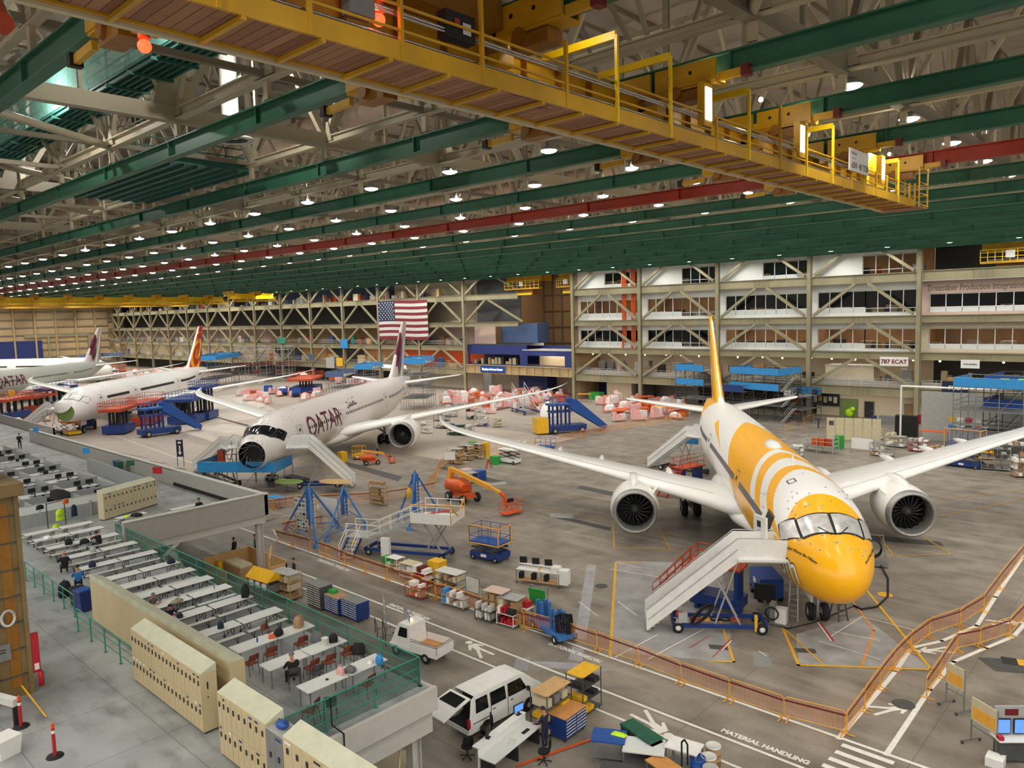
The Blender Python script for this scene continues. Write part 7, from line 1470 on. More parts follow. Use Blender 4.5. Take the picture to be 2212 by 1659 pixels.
# ---- passenger stairs ----
def stairs(foot, top, w, label, rz=None, zt=4.2, c='white', plat=1.6, base=True, tw=1.3, rails=True, frame_c='blue2'):
    A, B = V(foot), V(top); d = V((B.x-A.x, B.y-A.y, 0)); L = d.length; e = empty('passenger_stairs', A, math.atan2(d.y, d.x), label, 'stairs'); h = B.z; f = h/L; W = w/2
    b = MB().mt(c)
    for y in (-W, W): b.prism([(0, 0, .1), (L, 0, h-.25), (L+plat, 0, h-.25), (L+plat, 0, h+1.), (L, 0, h+1.), (0, 0, 1.2)], (0, y-.04, 0), (0, y+.04, 0))
    b.build('side_panel', e); b = MB().mt('lightgrey'); n = int(h/.2)
    for k in range(n): x = L*k/n; b.box(x, x+L/n, -W, W, .1+h*k/n, .16+h*k/n)
    b.build('steps', e); MB().mt(c).box(L, L+plat, -W-.25, W+.25, h-.12, h).build('landing', e)
    b = MB().mt('silver')
    for y in (-W, W): b.tube((0, y, 1.3), (L, y, h+1.1), .03, 6).tube((L, y, h+1.1), (L+plat, y, h+1.1), .03, 6).tube((.1, y*1.06, .75), (L, y*1.06, h+.5), .03, 6)
    b.build('handrail', e)
    if base:
        b = MB().mt(frame_c); 
        for y in (-W+.1, W-.1): b.bar((L*.3, y, .4), (L+plat*.6, y, .4), .12, .22)
        b.bar((L*.3, -W, .4), (L*.3, W, .4), .12, .2).bar((L+plat*.6, -W, .4), (L+plat*.6, W, .4), .12, .2); b.build('chassis', e); b = MB().mt('silver')
        for y in (-W+.15, W-.15): b.bar((L+.2, y, .4), (L*.78, y, h*.78-.3), .1, .1).bar((L*.75, y, .4), (L, y, h-.3), .08, .08)
        b.build('support_leg', e)
        for x in (L*.35, L+plat*.5):
            for y in (-W, W): MB().wheel((x, y, .3), .3, .2, hub='white').build('wheel', e)
    return e, L, h
def P3(px, py, z): return at(px, py, z)
e, L, h = stairs(on(1395, 1352), P3(1588, 1195, 4.3), 1.7, 'large white passenger stairs at the open front door of the yellow-nosed airliner', plat=2.6)
MB().mt('red').box(1.6, 1.95, -.92, -.89, 1.0, 1.25).build('red_plate', e); MB().mt('lightgrey').box(1.6, 1.9, -.92, -.89, .55, .85).build('grey_plate', e); MB().mt('lightgrey').box(L*.35, L*.45, -1.1, -.8, .7, 1.2).build('control_box', e)
b = MB().mt('black')
for k in range(5): b.pipe([(L*.6+.32*k*.1+.55*math.cos(t), -.98, 1.15+.3*math.sin(t)+.5*math.cos(t)) for t in [2*PI*i/16 for i in range(17)]], .05, 5)
b.build('cable_loop', e); b = MB()
for k, cc in enumerate(('orange2', 'barricade', 'black', 'black', 'orange2')): b.mt(cc).pipe([(L*.55+k*.55+.3*math.cos(t)*(1-.06*r_), -.2+.25*math.sin(t)*(1-.06*r_), .56+.02*r_) for r_ in range(4) for t in [2*PI*i/12 for i in range(13)]], .025, 4)
b.build('cable_coil', e); MB().mt('yellow').box(L+.9, L+1.05, -.9, -.75, .2, 1.1).build('jack_leg', e)
e, L, h = stairs(on(1408, 1008), P3(1492, 938, 4.3), 1.5, 'white passenger stairs at the rear door of the yellow-nosed airliner', plat=3., base=True, frame_c='dark')
stairs(on(765, 1050), P3(672, 962, 4.5), 1.6, 'white passenger stairs on the right of the burgundy-lettered airliner nose', plat=2.4); stairs(on(430, 1018), P3(492, 962, 4.4), 1.4, 'white passenger stairs on the left of the burgundy-lettered airliner nose', plat=2., frame_c='dark'); stairs(on(62, 922), P3(112, 880, 4.5), 1.6, 'far white passenger stairs left of the airliner with the raised nose cap', plat=2.6, frame_c='dark')
# orange steps and platform behind the big stairs
def orange_steps(foot, top, w, label, c='orange2'):
    A, B = V(foot), V(top); d = V((B.x-A.x, B.y-A.y, 0)); L = d.length; h = B.z; e = empty('work_steps', A, math.atan2(d.y, d.x), label, 'steps'); b = MB().mt(c)
    for k in range(int(h/.24)): t = k/int(h/.24); b.box(L*t, L*t+.3, -w/2, w/2, h*t+.2, h*t+.24)
    b.bar((0, -w/2, .1), (L, -w/2, h), .05, .2).bar((0, w/2, .1), (L, w/2, h), .05, .2); b.build('steps', e); b = MB().mt(c)
    for y in (-w/2, w/2):
        for z in (.45, .9): b.tube((0, y, z+.1), (L, y, h+z), .03, 5).tube((L, y, h+z), (L+3, y, h+z), .03, 5)
        for k in range(6): b.tube((L*k/5, y, h*k/5), (L*k/5, y, h*k/5+.95), .025, 5)
        for k in range(4): b.tube((L+k, y, h), (L+k, y, h+.95), .025, 5)
    b.build('handrail', e); MB().mt(c).box(L, L+3, -w/2-.2, w/2+.2, h-.1, h).mt('blue2').box(L, L+3, -w/2-.2, w/2+.2, .4, 1.0).build('platform', e)
    for x in (L+.3, L+2.7): MB().mt('blue2').box(x-.1, x+.1, -w/2, w/2, 0, h-.1).build('leg', e)
    return e
orange_steps(on(1418, 1288), P3(1500, 1208, 2.8), 1.1, 'rusty orange work steps behind the large white stairs'); orange_steps(on(1430, 1075), P3(1465, 1010, 2.6), 1.2, 'rusty orange steps under the left wing root with a blue sheet on top')
simple_box('blue_sheet', 1488, 1010, 2.2, .1, 1.3, 'skyblue', 'light blue board standing on the orange platform beside the fuselage', 'board', 10, 2.7)
e = empty('electric_tug', on(1655, 1288), R(-50), 'blue ground power unit under the front fuselage', 'machine'); MB().mt('blue').box(-1.2, 1.2, -.7, .7, .35, 1.5).build('body', e); MB().mt('white').box(-.3, .3, -.72, -.7, .9, 1.2).build('panel', e)
for x in (-.8, .8):
    for y in (-.65, .65): MB().wheel((x, y, .28), .28, .2).build('wheel', e)
def ladder(px, py, rz, label, c='silver', h=2.2, w=.55):
    e = empty('step_ladder', on(px, py), rz, label, 'ladder'); b = MB().mt(c)
    for x in (-w/2, w/2): b.bar((x, -.5, 0), (x*.7, 0, h), .05, .08).bar((x, .5, 0), (x*.7, 0, h), .04, .06)
    for k in range(1, int(h/.3)): t = k*.3/h; b.box(-w/2*(1-.3*t), w/2*(1-.3*t), -.5+.5*t-.05, -.5+.5*t+.05, k*.3-.015, k*.3+.015)
    b.build('frame', e); MB().mt('oak').box(-w/2*.75, w/2*.75, -.12, .12, h-.02, h+.05).build('top_step', e)
ladder(1715, 1335, R(15), 'aluminium step ladder beside the nose wheels'); ladder(1812, 1335, R(50), 'dark step ladder leaning right of the nose wheels', 'darkgrey', 1.8); 
e = empty('hose_rack', on(1886, 1220), R(20), 'silver hose rack with coiled black cables beside the yellow nose', 'hose rack'); b = MB().mt('steel')
for x in (-.8, .8):
    for y in (-.5, .5): b.bar((x, y, .1), (x*.75, y*.6, 2.1), .06, .06, (0, 1, 0))
b.box(-.9, .9, -.6, .6, .1, .16).bar((-.6, 0, 2.1), (.6, 0, 2.1), .06); b.build('frame', e); b = MB().mt('black')
for k in range(5): b.pipe([(.5*math.cos(t), -.3+k*.12, 1.2+.6*math.sin(t)) for t in [2*PI*i/14 for i in range(15)]], .05, 5)
b.build('cable_coil', e)
H = [on(1893, 1225)+V((.3, 0, .1)), on(1918, 1250), on(1918, 1290), on(1895, 1312), on(1860, 1318), on(1845, 1310)]
tag(MB().mt('black').pipe([p+V((0, 0, .06)) for p in H], .06, 6).build('power_cable', None), 'thick black cable looping on the floor right of the yellow nose', 'cable'); tag(MB().mt('black').pipe([on(1845, 1310)+V((0, 0, .04)), on(1760, 1345)+V((0, 0, .03)), on(1700, 1360)+V((0, 0, .03)), on(1665, 1345)+V((0, 0, .03)), on(1650, 1335)+V((0, 0, .03))], .03, 5).build('power_cable', None), 'thin black cable running under the nose to the white unit', 'cable')
e = empty('air_unit', on(1688, 1350), R(10), 'small white and grey service unit with hoses left of the nose wheels', 'machine'); MB().mt('white').box(-.3, .3, -.25, .25, .15, 1.0).mt('grey').box(-.6, -.3, -.25, .25, .15, 1.25).box(-.6, .5, -.3, .3, .05, .15).build('body', e); b = MB().mt('black')
for k in range(3): b.pipe([(-.45+.35*math.cos(t), -.3-k*.04, .7+.35*math.sin(t)) for t in [2*PI*i/12 for i in range(13)]], .035, 5)
b.build('hose', e)
e = empty('tv_stand', on(1652, 1325), R(20), 'black screen on a wheeled silver stand under the fuselage', 'screen stand'); MB().mt('black').cbox((0, 0, 1.3), 1.2, .12, .95).build('screen', e); MB().mt('steel').bar((0, 0, .1), (0, 0, 1.), .1, .1, (0, 1, 0)).bar((-.5, -.4, .08), (.5, .4, .08), .06).bar((-.5, .4, .08), (.5, -.4, .08), .06).build('stand', e)
# persons on the aisle
person('person', on(508, 1212), R(120), 'stand', 'cloth_black', 'jeans', 'person in black jacket and cap standing behind the timber booth'); person('person', on(553, 1205), R(150), 'walk', 'cloth_green', 'cloth_black', 'person in green top walking past the grey platform column'); person('person', on(637, 1262), R(160), 'stand', 'cloth_navy', 'cloth_black', 'person in dark navy standing behind the box cart')
# ================= docks, scaffolds, clutter and signs further back =================
def scaffold(px, py, rz, w, d, levels, label, panels=((1, 'x'),), lh=2., stairs_=False, c='steel', pc='skyblue', fill=None, deckc='grey', name='scaffold_tower', z0=0.):
    e = empty(name, on(px, py), rz, label, 'scaffold'); b = MB().mt(c); nx = max(1, round(w/2.2)); ny = max(1, round(d/2.2)); H_ = levels*lh
    for i in range(nx+1):
        for j in range(ny+1):
            if 0 < i < nx and 0 < j < ny: continue
            x, y = -w/2+w*i/nx, -d/2+d*j/ny; b.tube((x, y, 0), (x, y, H_+1.1), .05, 5)
    for k in range(levels+1):
        for z in (k*lh, k*lh+.55, k*lh+1.05) if k else (.3,):
            for y in (-d/2, d/2): b.tube((-w/2, y, z), (w/2, y, z), .035, 4)
            for x in (-w/2, w/2): b.tube((x, -d/2, z), (x, d/2, z), .035, 4)
        if k < levels:
            for i in range(nx): x = -w/2+w*i/nx; b.tube((x, -d/2, k*lh), (x+w/nx, -d/2, (k+1)*lh), .03, 4)
    b.build('frame', e)
    for k in range(1, levels+1): MB().mt(deckc).box(-w/2, w/2, -d/2, d/2, k*lh-.06, k*lh).build('deck', e)
    for k, s in panels:
        z = k*lh; b = MB().mt(pc)
        if 'f' in s: b.box(-w/2, w/2, -d/2-.05, -d/2-.02, z, z+1.05)
        if 'b' in s: b.box(-w/2, w/2, d/2+.02, d/2+.05, z, z+1.05)
        if 'l' in s: b.box(-w/2-.05, -w/2-.02, -d/2, d/2, z, z+1.05)
        if 'r' in s: b.box(w/2+.02, w/2+.05, -d/2, d/2, z, z+1.05)
        b.build('blue_panel' if pc == 'skyblue' else 'side_panel', e)
    if stairs_:
        b = MB().mt('silver')
        for k in range(levels):
            for q in (-.35, .35): b.bar((w/2+.6, -d/2+q, k*lh), (w/2+.6+lh*.9, -d/2+q, (k+1)*lh), .05, .15).tube((w/2+.6, -d/2+q, k*lh+.9), (w/2+.6+lh*.9, -d/2+q, (k+1)*lh+.9), .03, 4)
            for s in range(8): b.box(w/2+.6+lh*.9*s/8, w/2+.8+lh*.9*s/8, -d/2-.35, -d/2+.35, k*lh+lh*s/8, k*lh+lh*s/8+.04)
        b.build('stairway', e)
    if fill:
        r_ = random.Random(px)
        for i in range(5): MB().mt(r_.choice(fill)).cbox((r_.uniform(-w/2+.6, w/2-.6), r_.uniform(-d/2+.5, d/2-.5), levels*lh+.4), r_.uniform(.4, 1.), r_.uniform(.4, .8), .8).build('stored_part', e)
    return e
# nose dock of the burgundy-lettered airliner
e = scaffold(534, 1052, R(-58)+PI/2+R(4), 8.6, 4.2, 1, 'blue-panelled work platform around the open nose of the burgundy-lettered airliner', ((1, 'flr'),), 2.1, fill=('card', 'darkgrey', 'skyblue'), name='work_platform')
b = MB().mt('steel')
for x in (-1.6, -.8, 0, .8, 1.6):
    for y in (.2, 1.2): b.tube((x, y, 2.1), (x, y, 5.0), .04, 5)
for z in (2.8, 3.6, 4.4): b.tube((-1.6, .2, z), (1.6, .2, z), .035, 5).tube((-1.6, 1.2, z), (1.6, 1.2, z), .035, 5)
b.build('inner_frame', e); b = MB().mt('red')
for x in (2.4, 2.8, 3.2, 3.6): b.bar((x, .6, 2.1), (x+.7, .9, 4.8), .12, .1)
b.build('red_ladder', e); MB().mt('yellow').box(1.9, 2.3, .2, .6, 2.1, 3.2).build('yellow_case', e); MB().mt('orange2').box(-3.6, -2.9, .8, 1.2, 2.1, 3.9).build('orange_case', e)
for px, py, c, lb in ((590, 1050, 'yellow', 'yellow work stand right of the blue nose platform'), (625, 1062, 'lime', 'table with a pale green oval panel behind the first tripod'), (725, 1062, 'beige', 'table with a tan oval panel at the foot of the white stairs'), (598, 1095, 'skyblue', 'silver table with a light blue cloth beside the grey platform')):
    e = bench(on(px, py), R(15), 1.6, 1., 1.0, c if c in ('skyblue',) else 'steel', lb, name='work_stand', cat='stand')
    if c in ('lime', 'beige'): MB().mt('primer' if c == 'lime' else 'ply').disc((0, 0, 1.06), 2.0 if c == 'beige' else 1.6, 26, 'Z', 1.1).mt('lime' if c == 'lime' else 'beige').lathe([(1.6, 1.02), (1.7, 1.08)], 26, M4.Scale(.65, 4, V((0, 1, 0)))).build('oval_panel', e)
simple_box('cable_mat', 640, 1035, 3.5, 1.2, .25, 'darkgrey', 'dark folded mat on the floor beside the blue nose platform', 'mat')
shelf_rack(on(818, 1090), R(10), 1.9, .5, 2.0, 6, 'tall brown slatted rack behind the yellow barrier row', 'card', ('card', 'card'), 1, None, seed=30)
simple_box('yellow_drums', 740, 998, .9, .9, 1.3, 'yellow', 'yellow bin pair behind the white stairs under the burgundy-lettered airliner', 'bin')
# shelf carts inside the curved barrier row
for i, (px, py, lb) in enumerate(((985, 1002, 'shelf cart with tan bins, left one inside the curved barrier row'), (1008, 994, 'shelf cart with tan bins, middle one inside the curved barrier row'), (1030, 990, 'shelf cart with tan bins, right one inside the curved barrier row'))): shelf_rack(on(px, py), R(12), 1.9, .9, 1.9, 5, lb, 'card', ('card', 'ply', 'beige'), 4, 'lightgrey', seed=40+i)
simple_box('green_crate', 1022, 988, .8, .6, 1.1, 'greenbin', 'green crate standing at the right shelf cart', 'crate', 0, .9); simple_box('yellow_cabinet', 1049, 986, .9, .7, 1.8, 'yellow', 'yellow cabinet beside the shelf carts and the white scissor lift', 'cabinet'); simple_box('green_crate', 1070, 1003, 1., .8, 1., 'greenbin', 'green container on the floor left of the white scissor lift', 'crate'); board(on(972, 1010), R(30), 1.4, 1., .9, 'white', 'white sign board at the curve of the barrier row'); ladder(1056, 1012, 0, 'small red post stand in front of the green container', 'red', 1.1, .2)
e = shelf_rack(on(1012, 1040), R(-15), 2.2, 1.2, 1.1, 2, 'metal cage cart with white bags behind the orange boom lift', 'lightgrey', ('white', 'offwhite', 'pink'), 4, None, seed=44); simple_box('blue_bin', 1036, 1038, 1.0, 1.1, 1.1, 'blue', 'blue laundry bin at the end of the cage cart', 'bin'); simple_box('frame_cart', 990, 1036, 2., 1., .15, 'darkgrey', 'low dark cart left of the cage cart', 'cart')
# ---- blue elevating stair trucks ----
def stairtruck(px, py, rz, label, s=1., yel=True, c='blue'):
    e = empty('stair_truck', on(px, py), rz, label, 'stair truck'); e.scale = (s, s, s); MB().mt('blue2').box(-3.2, 3.2, -1.2, 1.2, .4, 1.3).build('chassis', e)
    if yel: MB().mt('yellow').box(-5.2, -3.3, -1.3, 1.3, .3, 2.6).build('yellow_box', e)
    b = MB().mt('blue2')
    for x in (-2.6, -1.2, .2): 
        for y in (-.9, .9): b.box(x, x+.3, y-.12, y+.12, 1.3, 4.6)
    b.box(-2.8, .8, -1.1, 1.1, 3.4, 3.6); b.build('mast', e); MB().mt(c).box(-3, .6, -1.2, 1.2, 4.5, 4.8).build('platform', e)
    MB().mt(c).prism([(.5, 0, 4.0), (6.6, 0, .1), (6.9, 0, .9), (1.6, 0, 5.4), (.5, 0, 5.4)], (0, -1.0, 0), (0, -.85, 0)).prism([(.5, 0, 4.0), (6.6, 0, .1), (6.9, 0, .9), (1.6, 0, 5.4), (.5, 0, 5.4)], (0, .85, 0), (0, 1., 0)).build('stair_side', e); b = MB().mt('blue2')
    for k in range(18): b.box(.8+k*.33, 1.1+k*.33, -.85, .85, 4.3-k*.225, 4.34-k*.225)
    b.build('steps', e); b = MB().mt(c)
    for y in (-1.2, 1.2):
        for z in (5.3, 5.8): b.tube((-3, y, z), (.6, y, z), .04, 5)
        for x in (-3, -1.8, -.6, .6): b.tube((x, y, 4.8), (x, y, 5.8), .04, 5)
    b.build('guard_rail', e)
    for x in (-2.2, 2.4):
        for y in (-1.2, 1.2): MB().wheel((x, y, .5), .5, .35).build('wheel', e)
    return e
A, C = on(1180, 935), on(1318, 925); d = C-A; stairtruck(1222, 934, math.atan2(d.y, d.x), 'blue stair truck with a yellow box, between the two nearest airliners', .92)
A, C = on(315, 943), on(400, 932); d = C-A; stairtruck(345, 940, math.atan2(d.y, d.x), 'blue stair truck in front of the airliner with the raised nose cap', .95, False)
# ---- blue and orange docks round the plain white airliner and its neighbour ----
def dock(px, py, rz, label, w=7, h=4.2, top='orange2', base='blue2', d=3.5):
    e = empty('aircraft_dock', on(px, py), rz, label, 'work dock'); MB().mt(base).box(-w/2*.7, w/2*.7, -d/2, d/2, .2, 1.5).build('base', e); 
    for x in (-w*.22, 0, w*.22):
        for y in (-.9, .6): MB().mt('dark').box(x-.2, x+.2, y, y+.3, 1.5, h-.5).build('mast', e)
    MB().mt(top).box(-w/2, w/2, -d/2, d/2, h-.5, h).build('deck', e); b = MB().mt(top)
    for z in (.5, 1.):
        for y in (-d/2, d/2): b.tube((-w/2, y, h+z), (w/2, y, h+z), .045, 5)
        for x in (-w/2, w/2): b.tube((x, -d/2, h+z), (x, d/2, h+z), .045, 5)
    for i in range(8): x = -w/2+w*i/7; b.tube((x, -d/2, h), (x, -d/2, h+1), .04, 5).tube((x, d/2, h), (x, d/2, h+1), .04, 5)
    b.build('guard_rail', e); return e
dd = math.atan2(-.71, .70)
dock(258, 935, dd+.1, 'blue based dock with orange deck at the door of the white airliner', 7, 4.3); dock(320, 915, dd+.1, 'orange decked dock beside the blue one along the white airliner', 9, 4.2, 'orange2', 'orange2'); dock(410, 912, dd, 'tall blue dock under the wing of the plain white airliner', 10, 4.6, 'blue2', 'blue2', 5.); dock(445, 905, dd, 'second blue dock further along the plain white airliner', 7, 6.2, 'blue2', 'blue2', 3.)
dock(28, 905, dd, 'orange decked dock at the left edge below the grey airliner', 9, 4.2); dock(85, 890, dd, 'orange dock with steps below the grey airliner', 8, 3.6, 'orange2', 'orange2'); dock(125, 880, dd, 'dark blue dock under the grey airliner', 10, 4.5, 'blue2', 'blue2', 4)
e = empty('tow_tractor', on(190, 925), R(-20), 'dark blue tow tractor behind the orange scissor lift', 'tractor'); MB().mt('navy').box(-2.4, 2.4, -1.1, 1.1, .5, 1.6).box(-.4, 1., -.9, .9, 1.6, 2.4).build('body', e)
for x in (-1.6, 1.6):
    for y in (-1.1, 1.1): MB().wheel((x, y, .6), .6, .4).build('wheel', e)
for px, py, lb in ((225, 905, 'yellow hanging counterweight box at the blue dock'), (28, 888, 'yellow box under the orange dock at the left edge')): simple_box('yellow_box', px, py, 1., 1., 2.6, 'yellow', lb, 'box', 0, 1.8)
# tail docks with blue panels
scaffold(470, 835, dd, 20, 7, 3, 'blue-panelled tail scaffold round the red and gold fin', ((3, 'flrb'), (2, 'f')), 2.6, pc='skyblue'); scaffold(225, 820, dd, 16, 7, 3, 'blue-panelled tail scaffold of the grey airliner', ((3, 'flr'), (2, 'f')), 2.4, pc='wallblue')
scaffold(905, 880, R(-52), 9, 5, 4, 'tall scaffold with blue panels right of the burgundy airliner tail', ((4, 'flr'), (2, 'f')), 2.2, fill=('steel', 'white')); scaffold(800, 858, R(-52), 9, 4, 3, 'scaffold with blue panels left of the burgundy airliner fin', ((3, 'flr'),), 2.2)
scaffold(740, 860, R(-52), 10, 4, 2, 'low violet-blue panelled scaffold behind the burgundy-lettered fuselage', ((2, 'flr'),), 2.6, pc='wallblue')
e = scaffold(1652, 902, R(-10), 9, 6, 3, 'large scaffold with blue panels and stairs, right of the yellow-striped airliner tail', ((3, 'flr'), (2, 'f')), 2.4, True, 'darkgrey', fill=('lightgrey', 'dark')); scaffold(1510, 888, R(-10), 6, 5, 3, 'scaffold with blue panels left of the yellow fin', ((3, 'fl'), (2, 'f')), 2.4, False, 'darkgrey'); scaffold(1722, 908, R(-10), 5, 5, 2, 'dark scaffold with mixed stands beside the large blue-panelled one', ((2, 'b'),), 2., False, 'darkgrey', fill=('dark', 'grey', 'white')); scaffold(1588, 900, R(-10), 6, 4, 2, 'dark low scaffold directly behind the yellow-striped fuselage', ((2, 'f'),), 2.2, False, 'darkgrey', 'blue2', fill=('dark', 'skyblue'))
scaffold(2145, 985, R(-6), 7, 5, 3, 'grey scaffold dock with blue panels at the right edge', ((3, 'lfr'),), 2.7, True, 'steel', fill=('yellow', 'lime')); scaffold(2205, 975, R(-6), 6, 7, 3, 'blue and yellow dock cut by the right edge', ((3, 'lf'), (2, 'lf')), 2.7, False, 'darkgrey', 'blue', fill=('lime', 'dark'))
e = empty('steel_stairs', on(1135, 892), R(-28), 'silver stairs on a blue wheeled frame among the wrapped parts', 'stairs'); b = MB().mt('silver')
for q in (-1.2, 1.2): b.bar((-3.6, q, 4.2), (3.0, q, .8), .1, .4).tube((-3.6, q, 5.2), (3., q, 1.9), .05, 5).bar((-3.6, q, .5), (-3.6, q, 5.2), .1, .1, (0, 1, 0))
for k in range(14): b.box(-3.6+k*.47, -3.2+k*.47, -1.2, 1.2, 4.15-k*.24, 4.2-k*.24)
b.build('steps', e); MB().mt('blue2').box(-4, 3.6, -1.3, -1.1, .4, .7).box(-4, 3.6, 1.1, 1.3, .4, .7).box(-4, -3.8, -1.3, 1.3, .4, .7).build('chassis', e)
for x in (-3.4, 3): MB().wheel((x, -1.3, .35), .35, .2).build('wheel', e)
tag(MB().mt('white').lathe([(1.5, 0), (1.45, .8), (1.1, 1.7), (.5, 2.3), (.02, 2.5)], 20).build('radome', None, on(1185, 898)), 'white nose dome standing on the floor left of the blue stair truck', 'dome')
# orange scaffold group behind the red and gold fin
for i, (px, py, lb) in enumerate(((524, 826, 'orange-based silver stair stand just right of the red and gold fin'), (570, 823, 'orange-based silver stair stand, second right of the red and gold fin'), (618, 823, 'orange-based silver stair stand, third right of the red and gold fin'))):
    scaffold(px, py, R(-50), 5, 4, 4, lb, ((1, 'f'), (2, 'fl')), 2.3, False, 'lightgrey', 'orange2')
e = dock(662, 846, R(-45), 'red-orange railed platform with navy base behind the burgundy-lettered airliner', 13, 3.6, 'orange2', 'blue2', 6)
for i, (px, py) in enumerate(((580, 850), (612, 853), (640, 856))):
    e = empty('blue_cradle', on(px, py), R(-30), 'blue slatted cradle in the row behind the white wing, %s' % ('left', 'middle', 'right')[i], 'cradle'); MB().mt('blue').box(-2.6, 2.6, -1, 1, .6, 1.).box(-2.6, -2.4, -1, 1, .6, 1.8).box(2.4, 2.6, -1, 1, .6, 1.8).build('bed', e)
    for x in (-2, 2): MB().mt('dark').box(x-.1, x+.1, -.8, .8, 0, .6).build('leg', e)
# ---- wrapped parts on carts : one built, many copied ----
pr = empty('wrapped_parts_cart', (0, 0, 0), 0, 'x', 'cart'); MB().mt('salmon').box(-1.1, 1.1, -.6, .6, .35, .45).build('cart_bed', pr); MB().mt('film').loft([[(-.9, -.45, .45), (.8, -.5, .45), (.9, .4, .45), (-.85, .5, .45)], [(-.8, -.35, .95), (.6, -.45, 1.1), (.7, .35, .9), (-.7, .4, 1.1)], [(-.3, -.1, 1.3), (.3, -.15, 1.35), (.3, .15, 1.2), (-.3, .2, 1.3)]], smooth=False).build('wrapped_load', pr)
b = MB().mt('orange')
for x in (-1.05, 1.05):
    for y in (-.55, .55): b.bar((x, y, 0), (x, y, 1.3), .06, .06, (0, 1, 0))
b.bar((-1.05, -.55, 1.3), (-1.05, .55, 1.3), .06).bar((1.05, -.55, 1.3), (1.05, .55, 1.3), .06).build('frame', pr)
p2_ = empty('wrapped_parts_cart', (0, 0, 0), 0, 'x', 'cart'); MB().mt('orange').box(-1.4, 1.4, -.7, .7, 1.1, 1.2).build('tray', p2_); 
for x in (-1.2, 1.2):
    for y in (-.6, .6): MB().mt('salmon').bar((x, y, 0), (x, y, 1.1), .06, .06, (0, 1, 0)).build('leg', p2_)
MB().mt('orange').cbox((-.3, 0, .5), 1.4, .8, .7, .3).build('wrapped_load', p2_)
p3_ = empty('wrapped_parts_cart', (0, 0, 0), 0, 'x', 'cart'); MB().mt('pink').loft([[(-1.2, -.4, .3), (1.2, -.4, .3), (1.2, .4, .3), (-1.2, .4, .3)], [(-1., -.3, 1.5), (.4, -.3, 1.1), (.4, .3, 1.1), (-1., .3, 1.5)]], smooth=False).mt('film').cbox((.6, 0, .9), .9, .7, .8, .4).build('wrapped_load', p3_); MB().mt('lightgrey').box(-1.2, 1.2, -.5, .5, .2, .3).box(-1.1, -1., -.45, -.35, 0, .2).box(1., 1.1, -.45, -.35, 0, .2).box(-1.1, -1., .35, .45, 0, .2).box(1., 1.1, .35, .45, 0, .2).build('cart_bed', p3_)
used = {}
def field(poly_, n, label, group, seed, smin=.8, smax=1.4):
    r_ = random.Random(seed); k = 0; t = 0; cells = []
    while k < n and t < 6000:
        t += 1; u, v = r_.random(), r_.random(); a, b_, c, d_ = poly_
        px = (1-v)*((1-u)*a[0]+u*b_[0])+v*((1-u)*d_[0]+u*c[0]); py = (1-v)*((1-u)*a[1]+u*b_[1])+v*((1-u)*d_[1]+u*c[1]); p_ = on(px, py)
        if any((p_-q).length < 2.7 for q in cells): continue
        cells.append(p_); k += 1; s = r_.uniform(smin, smax); pt = r_.choice([pr, p2_, p3_, pr, p3_])
        if pt.name not in used: used[pt.name] = 1; o = pt; o.location = p_; o.rotation_euler.z = r_.uniform(0, 6); o['label'] = label; o['group'] = group
        else: o = dup(pt, p_, r_.uniform(0, 6), label, group)
        o.scale = (s, s, s*r_.uniform(.8, 1.3))
field(((955, 854), (1225, 852), (1222, 869), (960, 880)), 34, 'one of the pink and white wrapped parts carts crowded before the blue service block', 'wrapped parts before the service block', 1)
field(((1010, 878), (1160, 870), (1170, 890), (1030, 898)), 10, 'one of the salmon framed carts left of the blue stair truck', 'wrapped parts by the stair truck', 2)
field(((1290, 870), (1462, 868), (1478, 905), (1335, 912)), 36, 'one of the pink wrapped parts carts between stair truck and rear stairs', 'wrapped parts by the rear stairs', 3)
field(((500, 850), (700, 842), (690, 866), (520, 876)), 14, 'one of the orange framed carts behind the burgundy-lettered airliner', 'carts behind the burgundy airliner', 4)
field(((230, 808), (420, 808), (400, 818), (250, 821)), 16, 'one of the far salmon framed carts between the two left airliners', 'far carts at left', 5, 1.2, 2.2)
field(((625, 812), (830, 815), (850, 838), (640, 826)), 22, 'one of the orange and red frames below the far steel bays', 'far frames below the steel bays', 6, 1., 1.8)
field(((20, 885), (110, 905), (60, 925), (0, 905)), 5, 'one of the salmon parts carts at the far left floor', 'carts at far left', 8)
for px, py, lb in ((1262, 868, 'orange flat-topped table among the wrapped parts, left'), (1318, 872, 'orange flat-topped table among the wrapped parts, middle'), (1425, 898, 'orange flat-topped table behind the far barrier row')): bench(on(px, py), R(20), 2.6, 1.6, 1.6, 'barricade', lb, 1, 'salmon', name='orange_table', cat='table')
# carts behind the engine of the burgundy-lettered airliner
for i, (px, py, w_, h_, c, f_, lb) in enumerate(((920, 935, 2., 1.6, 'white', ('white', 'offwhite'), 'white tool cart right of the burgundy airliner engine'), (955, 925, 2.4, 2.2, 'darkgrey', ('grey', 'offwhite', 'steel'), 'grey rack behind the wing tip of the near airliner'), (995, 940, 4., 1.3, 'darkgreen', ('darkgreen', 'blue2', 'white'), 'green and blue low rack near the left wing tip'), (1040, 920, 2.2, 2.2, 'steel', ('lightgrey', 'white', 'blue2'), 'silver cage rack near the left wing tip'), (1018, 905, 1.6, 2.6, 'dark', ('black', 'grey'), 'black machine rack behind the silver cage'), (1075, 922, 1.6, 1.2, 'offwhite', ('beige',), 'small pale cart beside the silver cage'), (975, 900, 2.2, 1.8, 'grey', ('offwhite', 'lightgrey'), 'grey cart under the burgundy airliner wing'))): shelf_rack(on(px, py), R(10*i), w_, 1.1, h_, 3, lb, c, f_, 4, None, seed=60+i)
